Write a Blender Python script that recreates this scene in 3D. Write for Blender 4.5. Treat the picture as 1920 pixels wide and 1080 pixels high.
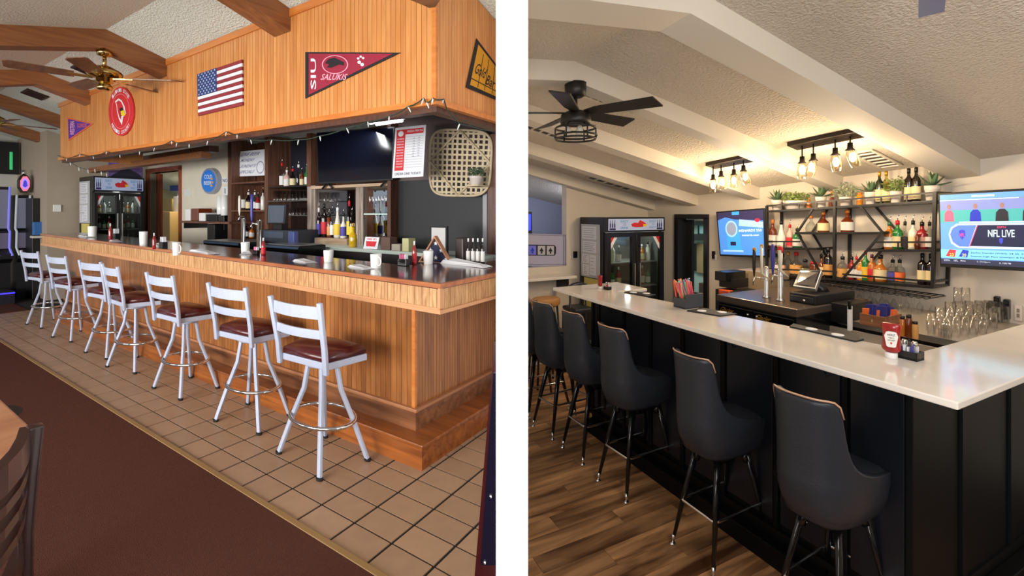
import bpy, bmesh, math, random
from mathutils import Vector, Matrix
random.seed(7)
for o in list(bpy.data.objects): bpy.data.objects.remove(o, do_unlink=True)
SC = bpy.context.scene
COL = SC.collection
PI = math.pi
# ---------------------------------------------------------------- camera, world, light, exposure
FOC, CX, CY = 852.0, 960.0, 398.0          # focal length and horizon in 1920x1080 pixels
CAM_Z = 1.5
cd = bpy.data.cameras.new('camera'); cam = bpy.data.objects.new('camera', cd); COL.objects.link(cam)
cd.sensor_fit = 'HORIZONTAL'; cd.sensor_width = 36; cd.lens = FOC / 1920 * 36
cd.shift_y = -(540 - CY) / 1920; cd.clip_start = 0.02
cam.location = (0, 0, CAM_Z); cam.rotation_euler = (PI / 2, 0, 0)
SC.camera = cam
vs = SC.view_settings
vs.view_transform = 'Standard'; vs.look = 'None'; vs.exposure = 0.0; vs.gamma = 1; vs.use_curve_mapping = False
wd = bpy.data.worlds.new('daylight'); SC.world = wd; wd.use_nodes = True
wd.node_tree.nodes['Background'].inputs[0].default_value = (0.80, 0.88, 1.0, 1)
wd.node_tree.nodes['Background'].inputs[1].default_value = 0.5

def area(name, loc, target, sx, sy, energy, color, spread=180):
    l = bpy.data.lights.new(name, 'AREA'); l.shape = 'RECTANGLE'; l.size = sx; l.size_y = sy
    l.energy = energy; l.color = color; l.spread = math.radians(spread)
    o = bpy.data.objects.new(name, l); COL.objects.link(o); o.location = loc
    o.rotation_euler = (Vector(target) - Vector(loc)).to_track_quat('-Z', 'Y').to_euler()
    return o
# daylight of the front windows of the older room (behind and left of the camera)
area('window_light_older_room', (-5.0, -1.7, 1.5), (-3.6, 3.0, 2.2), 5.0, 1.8, 560, (1.0, 0.96, 0.92))
area('window_light_older_room_far', (-9.5, 1.0, 2.0), (-8.0, 6.0, 1.6), 3.0, 1.6, 110, (1.0, 0.97, 0.93))
# unseen fills added for the weaker daylight of the newer room
area('front_fill_newer_room', (0.9, -0.9, 2.0), (2.2, 3.0, 0.2), 1.0, .8, 16, (1.0, 0.96, 0.92))
area('overhead_fill_newer_room', (1.5, .55, 2.28), (2.6, 3.4, 0.3), 1.2, .8, 22, (1.0, 0.96, 0.92))  # added light under the ceiling, no fixture there
# unseen light added to whiten the end of the wall between the rooms
area('wall_end_fill', (0, -0.12, 1.46), (0, 0.6, 1.42), 0.05, 1.0, 7.0, (1, 1, 1), 120)

# ---------------------------------------------------------------- rooms: X along the bar, Y into the bar, Z up from that room's floor
class Room:
    def __init__(s, yaw, H, side):
        s.a = math.radians(yaw); s.H = H; s.c = math.cos(s.a); s.s = math.sin(s.a); s.side = side
        s.dz = CAM_Z - H
    def W(s, p): return Vector((p[0]*s.c - p[1]*s.s, p[0]*s.s + p[1]*s.c, p[2] + s.dz))
    def d(s, px, py):
        u = (px-CX)/FOC; v = (CY-py)/FOC
        return u*s.c + s.s, -u*s.s + s.c, v
    def onY(s, px, py, Y): a, b, v = s.d(px, py); t = Y/b; return Vector((a*t, Y, s.H+v*t))
    def onX(s, px, py, X): a, b, v = s.d(px, py); t = X/a; return Vector((X, b*t, s.H+v*t))
    def onZ(s, px, py, Z): a, b, v = s.d(px, py); t = (Z-s.H)/v; return Vector((a*t, b*t, Z))
    def F(s, p): return p[0]*s.s + p[1]*s.c
    def m(s, p, px): return px*s.F(p)/FOC          # metres that px pixels span at p
    def up(s, p, py): return s.H + (CY-py)/FOC*s.F(p)   # height above the floor seen at row py over p
L = Room(-32.28, 1.5, -1)
R = Room(-63.77, 1.75, 1)
GAP = 0.0225

# ---------------------------------------------------------------- materials
def lin(c):
    if isinstance(c, str):
        c = c.lstrip('#'); c = [int(c[i:i+2], 16) for i in (0, 2, 4)]
    r = [x/255 for x in c]
    return tuple(x/12.92 if x <= .04045 else ((x+.055)/1.055)**2.4 for x in r) + (1,)
MC = {}
def mat(name, col, rough=.5, metal=0, emit=0, bump=0, bscale=40, var=0, vscale=6, spec=.5, coat=0, aniso=None, rnd=0, trans=0):
    if name in MC: return MC[name]
    m = bpy.data.materials.new(name); m.use_nodes = True; nt = m.node_tree; b = nt.nodes['Principled BSDF']
    base = lin(col); MC[name] = m
    b.inputs['Base Color'].default_value = base; b.inputs['Roughness'].default_value = rough
    b.inputs['Metallic'].default_value = metal; b.inputs['Specular IOR Level'].default_value = spec
    b.inputs['Coat Weight'].default_value = coat; b.inputs['Coat Roughness'].default_value = .12
    if trans: b.inputs['Transmission Weight'].default_value = trans
    if emit:
        b.inputs['Emission Color'].default_value = base; b.inputs['Emission Strength'].default_value = emit
    if var or bump or rnd:
        tc = nt.nodes.new('ShaderNodeTexCoord'); mp = nt.nodes.new('ShaderNodeMapping')
        nt.links.new(tc.outputs['Object'], mp.inputs[0])
        if aniso: mp.inputs['Scale'].default_value = aniso
        last = None
        if rnd:
            oi = nt.nodes.new('ShaderNodeObjectInfo')
            ad = nt.nodes.new('ShaderNodeVectorMath'); ad.operation = 'ADD'
            sc = nt.nodes.new('ShaderNodeMath'); sc.operation = 'MULTIPLY'; sc.inputs[1].default_value = 37
            nt.links.new(oi.outputs['Random'], sc.inputs[0]); nt.links.new(mp.outputs[0], ad.inputs[0]); nt.links.new(sc.outputs[0], ad.inputs[1])
            vec = ad.outputs[0]
        else: vec = mp.outputs[0]
        if var or rnd:
            n = nt.nodes.new('ShaderNodeTexNoise'); n.inputs['Scale'].default_value = vscale; n.inputs['Detail'].default_value = 5
            nt.links.new(vec, n.inputs['Vector'])
            mr = nt.nodes.new('ShaderNodeMapRange'); mr.inputs['From Min'].default_value = .3; mr.inputs['From Max'].default_value = .7
            mr.inputs['To Min'].default_value = 1-var; mr.inputs['To Max'].default_value = 1+var
            nt.links.new(n.outputs[0], mr.inputs['Value'])
            val = mr.outputs[0]
            if rnd:
                m2 = nt.nodes.new('ShaderNodeMapRange'); m2.inputs['To Min'].default_value = 1-rnd; m2.inputs['To Max'].default_value = 1+rnd
                nt.links.new(oi.outputs['Random'], m2.inputs['Value'])
                mu = nt.nodes.new('ShaderNodeMath'); mu.operation = 'MULTIPLY'
                nt.links.new(val, mu.inputs[0]); nt.links.new(m2.outputs[0], mu.inputs[1]); val = mu.outputs[0]
            vm = nt.nodes.new('ShaderNodeVectorMath'); vm.operation = 'SCALE'; vm.inputs[0].default_value = base[:3]
            nt.links.new(val, vm.inputs['Scale']); nt.links.new(vm.outputs[0], b.inputs['Base Color'])
        if bump:
            n2 = nt.nodes.new('ShaderNodeTexNoise'); n2.inputs['Scale'].default_value = bscale; n2.inputs['Detail'].default_value = 3
            nt.links.new(vec, n2.inputs['Vector'])
            bp = nt.nodes.new('ShaderNodeBump'); bp.inputs['Strength'].default_value = bump; bp.inputs['Distance'].default_value = .02 if 60 < bscale < 80 else .01
            nt.links.new(n2.outputs[0], bp.inputs['Height']); nt.links.new(bp.outputs[0], b.inputs['Normal'])
    return m
def glassmat(name, col=(255, 255, 255), a=.8, rough=.03, blend=.3):
    if name in MC: return MC[name]
    m = bpy.data.materials.new(name); m.use_nodes = True; nt = m.node_tree; MC[name] = m
    nt.nodes.clear(); o = nt.nodes.new('ShaderNodeOutputMaterial'); t = nt.nodes.new('ShaderNodeBsdfTransparent'); g = nt.nodes.new('ShaderNodeBsdfGlossy')
    c = lin(col); t.inputs[0].default_value = tuple(x*a for x in c[:3]) + (1,); g.inputs['Roughness'].default_value = rough
    lw = nt.nodes.new('ShaderNodeLayerWeight'); lw.inputs[0].default_value = blend
    mx = nt.nodes.new('ShaderNodeMixShader'); ml = nt.nodes.new('ShaderNodeMath'); ml.operation = 'MULTIPLY'; ml.inputs[1].default_value = .8; nt.links.new(lw.outputs['Facing'], ml.inputs[0]); nt.links.new(ml.outputs[0], mx.inputs[0]); nt.links.new(t.outputs[0], mx.inputs[1]); nt.links.new(g.outputs[0], mx.inputs[2])
    nt.links.new(mx.outputs[0], o.inputs[0]); return m
def wood(name, c1, c2, rough=.35, coat=.3, scale=(30, 30, 2), rnd=.1, spec=.5):
    """long grain along the axis whose scale is small (object coordinates)"""
    if name in MC: return MC[name]
    m = bpy.data.materials.new(name); m.use_nodes = True; nt = m.node_tree; b = nt.nodes['Principled BSDF']; MC[name] = m
    tc = nt.nodes.new('ShaderNodeTexCoord'); mp = nt.nodes.new('ShaderNodeMapping'); mp.inputs['Scale'].default_value = scale
    oi = nt.nodes.new('ShaderNodeObjectInfo'); sc = nt.nodes.new('ShaderNodeMath'); sc.operation = 'MULTIPLY'; sc.inputs[1].default_value = 53
    ad = nt.nodes.new('ShaderNodeVectorMath'); nt.links.new(tc.outputs['Object'], mp.inputs[0]); nt.links.new(mp.outputs[0], ad.inputs[0])
    nt.links.new(oi.outputs['Random'], sc.inputs[0]); nt.links.new(sc.outputs[0], ad.inputs[1])
    n = nt.nodes.new('ShaderNodeTexNoise'); n.inputs['Scale'].default_value = 1; n.inputs['Detail'].default_value = 6; n.inputs['Distortion'].default_value = .6
    nt.links.new(ad.outputs[0], n.inputs['Vector'])
    cr = nt.nodes.new('ShaderNodeValToRGB'); cr.color_ramp.elements[0].position = .32; cr.color_ramp.elements[1].position = .68
    cr.color_ramp.elements[0].color = lin(c1); cr.color_ramp.elements[1].color = lin(c2); nt.links.new(n.outputs[0], cr.inputs[0])
    m2 = nt.nodes.new('ShaderNodeMapRange'); m2.inputs['To Min'].default_value = 1-rnd; m2.inputs['To Max'].default_value = 1+rnd
    nt.links.new(oi.outputs['Random'], m2.inputs['Value'])
    vm = nt.nodes.new('ShaderNodeVectorMath'); vm.operation = 'SCALE'; nt.links.new(cr.outputs[0], vm.inputs[0]); nt.links.new(m2.outputs[0], vm.inputs['Scale'])
    nt.links.new(vm.outputs[0], b.inputs['Base Color']); b.inputs['Roughness'].default_value = rough
    b.inputs['Coat Weight'].default_value = coat; b.inputs['Coat Roughness'].default_value = .2; b.inputs['Specular IOR Level'].default_value = spec
    return m
WHITE = mat('white_paint', (250, 250, 250), .6)
BLACKM = mat('black_metal', (22, 22, 24), .4)
BLACKG = mat('black_gloss', (14, 14, 17), .15)
CHROME = mat('chrome', (225, 225, 225), .12, 1)
STEEL = mat('brushed_steel', (190, 190, 188), .32, 1)
RUBBER = mat('black_rubber', (20, 20, 20), .8)
PAPER = mat('white_paper', (225, 228, 235), .7)
PORC = mat('white_porcelain', (240, 240, 238), .15)
GLASS = glassmat('clear_glass', a=.95, blend=.3)
SC.cycles.transparent_max_bounces = 24

# ---------------------------------------------------------------- mesh builder
class MB:
    def __init__(s): s.v = []; s.f = []; s.mi = []; s.sm = []
    def add(s, vs_, fs, mi=0, sm=False):
        k = len(s.v); s.v += [Vector(v) for v in vs_]
        for f in fs: s.f.append([i+k for i in f]); s.mi.append(mi); s.sm.append(sm)
        return s
    def box(s, x0, x1, y0, y1, z0, z1, mi=0):
        return s.add([(x, y, z) for z in (z0, z1) for y in (y0, y1) for x in (x0, x1)],
                     [(0, 2, 3, 1), (4, 5, 7, 6), (0, 1, 5, 4), (2, 6, 7, 3), (0, 4, 6, 2), (1, 3, 7, 5)], mi)
    def hexa(s, lo, hi, mi=0):
        """lo, hi: four points each, counter-clockwise seen from above"""
        return s.add(list(lo)+list(hi), [(3, 2, 1, 0), (4, 5, 6, 7), (0, 1, 5, 4), (1, 2, 6, 5), (2, 3, 7, 6), (3, 0, 4, 7)], mi)
    def prism(s, pts, axis, a, b, mi=0):
        """2D outline swept along an axis"""
        n = len(pts)
        def P(p, t):
            return {'x': (t, p[0], p[1]), 'y': (p[0], t, p[1]), 'z': (p[0], p[1], t)}[axis]
        return s.add([P(p, a) for p in pts]+[P(p, b) for p in pts],
                     [list(range(n))[::-1], list(range(n, 2*n))]+[(i, (i+1) % n, n+(i+1) % n, n+i) for i in range(n)], mi)
    def lathe(s, c, prof, n=16, sx=1, sy=1, mi=0, sm=True, cap=True):
        vs_ = []; fs = []
        for r, z in prof:
            for k in range(n):
                a = 2*PI*k/n; vs_.append((c[0]+r*sx*math.cos(a), c[1]+r*sy*math.sin(a), c[2]+z))
        for i in range(len(prof)-1):
            for k in range(n):
                k2 = (k+1) % n; fs.append((i*n+k, i*n+k2, (i+1)*n+k2, (i+1)*n+k))
        s.add(vs_, fs, mi, sm)
        if cap:
            k = len(s.v)-len(vs_)
            if prof[0][0] > 1e-4: s.f.append([k+i for i in range(n)][::-1]); s.mi.append(mi); s.sm.append(False)
            e = k+(len(prof)-1)*n
            if prof[-1][0] > 1e-4: s.f.append([e+i for i in range(n)]); s.mi.append(mi); s.sm.append(False)
        return s
    def cyl(s, p0, p1, r0, r1=None, n=12, mi=0, sm=True):
        return s.tube([p0, p1], [r0, r0 if r1 is None else r1], n, mi, sm)
    def tube(s, pts, r, n=8, mi=0, sm=True, closed=False, flat=None):
        pts = [Vector(p) for p in pts]; m = len(pts)
        rs = r if isinstance(r, (list, tuple)) else [r]*m
        up = Vector((0, 0, 1)); vs_ = []; prev = None
        for i, p in enumerate(pts):
            if closed: t = pts[(i+1) % m]-pts[i-1]
            else: t = pts[min(i+1, m-1)]-pts[max(i-1, 0)]
            t.normalize()
            u = prev if prev is not None else (up if abs(t.z) < .95 else Vector((1, 0, 0)))
            u = u-t*u.dot(t)
            if u.length < 1e-5: u = t.orthogonal()
            u.normalize(); w = t.cross(u); prev = u
            for k in range(n):
                a = 2*PI*(k+.5)/n
                vs_.append(p+(u*math.cos(a)*(flat or 1)+w*math.sin(a))*rs[i])
        fs = []
        for i in range(m if closed else m-1):
            j = (i+1) % m
            for k in range(n): fs.append((i*n+k, i*n+(k+1) % n, j*n+(k+1) % n, j*n+k))
        if not closed: fs += [list(range(n))[::-1], [(m-1)*n+k for k in range(n)]]
        return s.add(vs_, fs, mi, sm)
    def ell(s, c, rx, ry, rz, n=12, m=8, mi=0):
        return s.lathe(c, [(math.sin(PI*i/m)+1e-5, -rz*math.cos(PI*i/m)) for i in range(m+1)], n, rx, ry, mi, cap=False)
    def xf(s, M): s.v = [M @ v for v in s.v]; return s

INFO = {}; CNT = {}
def mesh_of(name, mb, mats, room=None, org=None, clip=True):
    org = Vector(org) if org is not None else Vector((0, 0, 0))
    bm = bmesh.new(); vv = [bm.verts.new(v-org) for v in mb.v]
    for f, mi, sm in zip(mb.f, mb.mi, mb.sm):
        try: q = bm.faces.new([vv[i] for i in f])
        except ValueError: continue
        q.material_index = mi; q.smooth = sm
    if room is not None and clip:
        w = [room.side*room.W(v).x for v in mb.v]
        if min(w) < GAP:
            if max(w) < GAP: bm.free(); return None
            # cut where the dividing wall stands
            inv = Matrix.Rotation(-room.a, 3, 'Z')
            pn = inv @ Vector((room.side, 0, 0)); pc = inv @ Vector((room.side*GAP, 0, 0)) - Vector((org.x, org.y, 0))
            g = bmesh.ops.bisect_plane(bm, geom=bm.verts[:]+bm.edges[:]+bm.faces[:], plane_co=pc, plane_no=-pn, clear_outer=True)
            ed = [e for e in g['geom_cut'] if isinstance(e, bmesh.types.BMEdge)]
            try: bmesh.ops.holes_fill(bm, edges=[e for e in bm.edges if e.is_boundary and e in set(ed)], sides=0)
            except Exception: pass
    bmesh.ops.recalc_face_normals(bm, faces=bm.faces[:]) if mb_closed(mb) else None
    me = bpy.data.meshes.new(name); bm.to_mesh(me); bm.free()
    for m in (mats if isinstance(mats, (list, tuple)) else [mats]): me.materials.append(m)
    return me
def mb_closed(mb): return True
def tagit(o, label=None, cat=None, group=None, kind=None):
    if label: o['label'] = label
    if cat: o['category'] = cat
    if group: o['group'] = group
    if kind: o['kind'] = kind
def obj(name, mb, mats, parent=None, room=None, org=None, label=None, cat=None, group=None, kind=None, bevel=0, clip=True, seg=2):
    """a mesh object given in room coordinates; a child takes its parent's frame"""
    if parent is not None: room, porg = INFO[parent]
    else: porg = None
    if org is None:
        if porg is not None: org = porg
        else:
            xs = [v.x for v in mb.v]; ys = [v.y for v in mb.v]
            org = ((min(xs)+max(xs))/2, (min(ys)+max(ys))/2, min(v.z for v in mb.v))
    org = Vector(org)
    me = mesh_of(name, mb, mats, room, org, clip)
    if me is None: return None
    o = bpy.data.objects.new(name, me); COL.objects.link(o)
    if parent is not None: o.parent = parent; o.location = org-porg
    else: o.location = room.W(org); o.rotation_euler = (0, 0, room.a)
    INFO[o] = (room, org)
    if bevel:
        b = o.modifiers.new('bevel', 'BEVEL'); b.width = bevel; b.segments = seg; b.limit_method = 'ANGLE'; b.angle_limit = .6
    tagit(o, label, cat, group, kind); return o
def thing(name, room, org, label, cat, group=None, kind=None):
    o = bpy.data.objects.new(name, None); COL.objects.link(o); org = Vector(org)
    o.location = room.W(org); o.rotation_euler = (0, 0, room.a); o.empty_display_size = .05
    INFO[o] = (room, org); tagit(o, label, cat, group, kind); return o
def piece(name, me, parent, loc, rz=0):
    """one of many alike pieces sharing a mesh; loc in room coordinates"""
    room, org = INFO[parent]
    o = bpy.data.objects.new(name, me); COL.objects.link(o); o.parent = parent; o.location = Vector(loc)-org; o.rotation_euler = (0, 0, rz)
    INFO[o] = (room, Vector(loc)); return o
def inside(room, pts): return all(room.side*room.W(p).x > GAP for p in pts)
def smoothmesh(mb, seg=1): return mb

# ---------------------------------------------------------------- flat things laid out on a four-cornered face
class Quad:
    def __init__(s, room, A, B, C, D):
        s.room = room; s.A, s.B, s.C, s.D = [Vector(p) for p in (A, B, C, D)]
        n = (s.B-s.A).cross(s.D-s.A); n.normalize()
        c = (s.A+s.C)/2
        if n.dot(Vector((0, 0, room.H))-c) < 0: n = -n
        s.n = n
    def p(s, u, v, h=0):
        t = s.A.lerp(s.B, u); b = s.D.lerp(s.C, u); return t.lerp(b, v)+s.n*h
    def poly(s, mb, pts, h, th, mi=0):
        n = len(pts)
        return mb.add([s.p(u, v, h) for u, v in pts]+[s.p(u, v, h+th) for u, v in pts],
                      [list(range(n))[::-1], list(range(n, 2*n))]+[(i, (i+1) % n, n+(i+1) % n, n+i) for i in range(n)], mi)
    def rect(s, mb, u0, u1, v0, v1, h, th, mi=0): return s.poly(mb, [(u0, v0), (u1, v0), (u1, v1), (u0, v1)], h, th, mi)
    def disc(s, mb, u, v, ru, rv, h, th, mi=0, n=24): return s.poly(mb, [(u+ru*math.cos(2*PI*k/n), v+rv*math.sin(2*PI*k/n)) for k in range(n)], h, th, mi)
    def ring(s, mb, u, v, ru, rv, w, h, th, mi=0, n=28):
        for k in range(n):
            a, b = 2*PI*k/n, 2*PI*(k+1)/n
            s.poly(mb, [(u+ru*math.cos(a), v+rv*math.sin(a)), (u+ru*math.cos(b), v+rv*math.sin(b)), (u+ru*(1-w)*math.cos(b), v+rv*(1-w)*math.sin(b)), (u+ru*(1-w)*math.cos(a), v+rv*(1-w)*math.sin(a))], h, th, mi)
    def text(s, mb, st, u0, u1, v0, v1, h, mi=0, rot=0, shear=0):
        vs_, fs = textmesh(st)
        out = []
        for x, y in vs_:
            x2 = x+shear*(y-.5)
            if rot == 90: uu, vv = u0+(u1-u0)*(1-y), v0+(v1-v0)*(1-x2)
            else: uu, vv = u0+(u1-u0)*x2, v1-(v1-v0)*y
            out.append(s.p(uu, vv, h))
        return mb.add(out, fs, mi)
TM = {}
def textmesh(st):
    if st in TM: return TM[st]
    c = bpy.data.curves.new('t', 'FONT'); c.body = st; c.resolution_u = 2; c.size = 1; c.offset = .012
    o = bpy.data.objects.new('t', c); COL.objects.link(o)
    dg = bpy.context.evaluated_depsgraph_get(); me = bpy.data.meshes.new_from_object(o.evaluated_get(dg))
    v = [(p.co.x, p.co.y) for p in me.vertices]; f = [list(p.vertices) for p in me.polygons]
    bpy.data.objects.remove(o); bpy.data.curves.remove(c); bpy.data.meshes.remove(me)
    x0 = min(a for a, b in v); x1 = max(a for a, b in v); y0 = min(b for a, b in v); y1 = max(b for a, b in v)
    r = ([((a-x0)/(x1-x0), (b-y0)/max(y1-y0, 1e-3)) for a, b in v], f); TM[st] = r; return r
def quadY(room, Y, tl, tr, br, bl): return Quad(room, *[room.onY(p[0], p[1], Y) for p in (tl, tr, br, bl)])
def quadX(room, X, tl, tr, br, bl): return Quad(room, *[room.onX(p[0], p[1], X) for p in (tl, tr, br, bl)])
ORD = ['leftmost', 'second', 'third', 'fourth', 'fifth', 'sixth', 'seventh', 'eighth', 'ninth', 'tenth', 'eleventh', 'twelfth', 'thirteenth', 'fourteenth', 'fifteenth', 'sixteenth', 'seventeenth', 'eighteenth', 'nineteenth', 'twentieth']
ORD += [t+' '+u for t in ('twenty', 'thirty') for u in ORD[1:9]]
def oo(i): return ORD[i] if i == 0 else ORD[i]+' from left,'
# ================================================================ THE OLDER ROOM (left)
YF, YC = 1.963, 1.877
pa, pb = L.onY(825, 533, YC), L.onY(77, 438, YC)
XR, XL = -1.648, pb.x
def zbar(X): return pa.z+(pb.z-pa.z)*(X-pa.x)/(pb.x-pa.x)
fa, fb = L.onY(817, 192, YF), L.onY(111, 299, YF)
FXR, FXL = fa.x, fb.x
def zf(X): return fa.z+(fb.z-fa.z)*(X-fa.x)/(fb.x-fa.x)
def zc(Y): return 3.0-.3*(Y-1.963) if Y > 1.5 else 3.139-.28*(1.5-Y)
YB = 3.64; XW = -10.8; X0, Y0, TX, TY = -1.561, 1.3096, .2548, .1409

# --- ceiling, walls, floor
POP = mat('popcorn_ceiling', (232, 240, 228), .95, bump=.9, bscale=70, var=.06, vscale=90)
mb = MB()
for (a, b) in ((-1.6, 1.5), (1.5, 6.2)):
    za, zb = zc(a), zc(b)
    mb.hexa([(-14, a, za), (2.5, a, za), (2.5, b, zb), (-14, b, zb)], [(-14, a, za+.1), (2.5, a, za+.1), (2.5, b, zb+.1), (-14, b, zb+.1)])
obj('ceiling', mb, POP, room=L, kind='structure')
CREAM = mat('cream_wall', (222, 215, 196), .7, var=.03)
TAUPE = mat('taupe_wall', (168, 154, 136), .8, var=.03)
LGREY = mat('light_wall', (196, 194, 184), .8)
BROWN = wood('dark_brown_panel', (62, 34, 22), (96, 56, 36), .45, .1, (40, 40, 2))
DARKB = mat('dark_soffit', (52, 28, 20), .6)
xb = L.onY(430, 400, YB).x
dA, dB = L.onY(281, 325, YB), L.onY(338, 325, YB)
dz = dA.z
mb = MB(); mb.box(XW, dA.x, YB, YB+.1, 0, 2.85); mb.box(dB.x, xb, YB, YB+.1, 0, 2.85); mb.box(dA.x, dB.x, YB, YB+.1, dz, 2.85)
obj('wall_back', mb, CREAM, room=L, kind='structure')
mb = MB(); mb.box(xb, 1.5, YB, YB+.1, 0, 2.85)
obj('wall_back', mb, BROWN, room=L, kind='structure')
ya = L.onX(88, 400, XW).y
mb = MB(); mb.box(XW-.1, XW, ya, YB+.1, 0, 3.0); mb.box(XW-1.9, XW-.1, ya, ya+.1, 0, 3.0)
obj('wall_left', mb, TAUPE, room=L, kind='structure')
mb = MB(); mb.box(XW-2.0, XW-1.9, -2, ya+.1, 0, 3.2)
obj('wall_far', mb, LGREY, room=L, kind='structure')
GROUT = mat('dark_grout', (22, 16, 14), .85)
mb = MB(); mb.box(-14, 2, Y0+.0, 7, -.1, -.005)
obj('floor', mb, GROUT, room=L, kind='structure')
CARP = mat('brown_carpet', (86, 52, 42), .98, bump=.5, bscale=260, var=.12, vscale=120, spec=.1)
mb = MB(); mb.box(-14, 1.5, -2.0, Y0-.03, -.1, .004)
mb.box(-14, X0-33*TX, Y0-.03, 1.93, -.003, .006)
obj('carpet', mb, CARP, room=L, kind='structure')
mb = MB(); mb.box(X0-33*TX, 1.5, Y0-.03, Y0, -.05, .007)
obj('trim_1', mb, mat('tan_edge_strip', (150, 118, 72), .5), room=L, kind='structure', bevel=.003)
# tiles, each one a piece of the floor
tf = thing('tile_floor', L, (X0, Y0, 0), 'tan square floor tiles with dark grout along the wooden bar', 'tile floor', kind='structure')
TM1 = mat('tan_tile', (168, 136, 108), .38, var=.05, vscale=14, rnd=.07, spec=.45)
tm = MB(); tm.box(.0075, TX-.0075, .0044, TY-.0044, -.012, 0)
tme = mesh_of('tile', tm, TM1)
n = 0; rest = MB()
for i in range(-33, 7):
    for j in range(0, 14):
        x, y = X0+i*TX, Y0+j*TY
        if x+TX < -1.85 and y > 2.05: continue
        pts = [(x, y, 0), (x+TX, y, 0), (x, y+TY, 0), (x+TX, y+TY, 0)]
        if not any(L.side*L.W(p).x > GAP for p in pts): continue
        if L.F((x, y, 0)) < .9: continue
        if inside(L, pts) and n < 290 and i > -32: o = piece('tile', tme, tf, (x, y, 0)); n += 1
        else: rest.box(x+.0075, x+TX-.0075, y+.0044, y+TY-.0044, -.012, 0)
obj('tile_rest', rest, TM1, parent=tf, kind='stuff')

# --- ceiling beams
BEAM = wood('beam_wood', (128, 78, 42), (160, 104, 60), .5, .1, (34, 2.5, 34))
BX = [(-5.431, -5.245, 'wooden ceiling beam above the brass fan'), (-3.381, -3.172, 'nearest wooden ceiling beam, ending beside the maroon pennant'),
      (-7.578, -7.387, 'wooden ceiling beam ending left of the round red sign'), (-9.5, -9.3, 'wooden ceiling beam passing left of the header end'),
      (-11.4, -11.2, 'farthest wooden ceiling beam over the gaming machines')]
for k, (a, b, lab) in enumerate(BX):
    mb = MB(); d = .165; ye = YF if a > FXL else (3.0 if k == 3 else 2.6)
    for (p, q) in ((-1.5, 1.5), (1.5, ye)):
        mb.hexa([(a, p, zc(p)-d), (b, p, zc(p)-d), (b, q, zc(q)-d), (a, q, zc(q)-d)], [(a, p, zc(p)), (b, p, zc(p)), (b, q, zc(q)), (a, q, zc(q))])
    obj('ceiling_beam', mb, BEAM, room=L, label=lab, cat='beam', group='wooden ceiling beams', kind='structure')

# --- header over the bar
FW = wood('honey_beadboard', (196, 124, 62), (222, 156, 92), .38, .2, (12, 12, 1.6), rnd=.05)
FWD = mat('groove_shadow_wood', (120, 66, 28), .6)
TRIM = wood('honey_trim', (196, 112, 44), (216, 136, 64), .35, .3, (2, 30, 30), rnd=.03)
hd = thing('bar_header', L, (FXR, YF, 2.15), 'honey beadboard header hanging over the wooden bar', 'header')
mb = MB()
mb.hexa([(FXL, YF+.02, zf(FXL)), (FXR-.02, YF+.02, zf(FXR)), (FXR-.02, YF+.05, zf(FXR)), (FXL, YF+.05, zf(FXL))], [(FXL, YF+.02, 3.0), (FXR-.02, YF+.02, 3.0), (FXR-.02, YF+.05, 2.99), (FXL, YF+.05, 2.99)])
yend = 3.0
mb.hexa([(FXR-.05, YF+.02, zf(FXR)), (FXR-.02, YF+.02, zf(FXR)), (FXR-.02, yend, zf(FXR)), (FXR-.05, yend, zf(FXR))], [(FXR-.05, YF+.02, zc(YF+.02)), (FXR-.02, YF+.02, zc(YF+.02)), (FXR-.02, yend, zc(yend)), (FXR-.05, yend, zc(yend))])
obj('backing', mb, FWD, parent=hd)
PB = .0425
NB = int((FXR-.03-FXL)/PB)
bb = MB(); bb.box(.0016, PB-.0016, 0, .02, 0, 3.0-2.26)
bme = mesh_of('board', bb, FW)
bb2 = MB(); bb2.box(.0016, PB-.0016, 0, .02, 0, 3.0-2.15)
bme2 = mesh_of('board', bb2, FW)
for i in range(NB):
    x = FXR-.025-(i+1)*PB
    z = zf(x)+.01
    m_ = MB(); m_.box(x+.0016, x+PB-.0016, YF, YF+.02, z, 2.995)
    obj('board', m_, FW, parent=hd, org=(x, YF, z))
ps = .026
for j in range(int((yend-YF)/ps)):
    y = YF+.01+j*ps
    m_ = MB(); m_.hexa([(FXR-.02, y+.001, zf(FXR)+.01), (FXR, y+.001, zf(FXR)+.01), (FXR, y+ps-.001, zf(FXR)+.01), (FXR-.02, y+ps-.001, zf(FXR)+.01)],
                   [(FXR-.02, y+.001, zc(y)-.005), (FXR, y+.001, zc(y)-.005), (FXR, y+ps-.001, zc(y+ps)-.005), (FXR-.02, y+ps-.001, zc(y+ps)-.005)])
    if all(-L.W(v).x > GAP for v in m_.v): obj('board', m_, FW, parent=hd, org=(FXR, y, 2.16))
def slope_bar(x0, x1, y0, y1, dz0, dz1, f):
    return [(x0, y0, f(x0)+dz0), (x1, y0, f(x1)+dz0), (x1, y1, f(x1)+dz0), (x0, y1, f(x0)+dz0)], [(x0, y0, f(x0)+dz1), (x1, y0, f(x1)+dz1), (x1, y1, f(x1)+dz1), (x0, y1, f(x0)+dz1)]
mb = MB(); mb.hexa(*slope_bar(FXL-.01, FXR+.012, YF-.012, YF+.06, -.012, .022, zf)); mb.box(FXR-.05, FXR+.012, YF+.06, yend, zf(FXR)-.012, zf(FXR)+.022)
obj('bottom_trim', mb, TRIM, parent=hd)
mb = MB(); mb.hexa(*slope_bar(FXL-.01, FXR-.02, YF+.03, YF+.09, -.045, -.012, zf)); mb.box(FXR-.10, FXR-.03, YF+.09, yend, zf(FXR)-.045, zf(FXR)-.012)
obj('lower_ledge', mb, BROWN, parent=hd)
mb = MB(); mb.box(FXL, FXR, YF-.012, YF, 2.94, 2.998)
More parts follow.
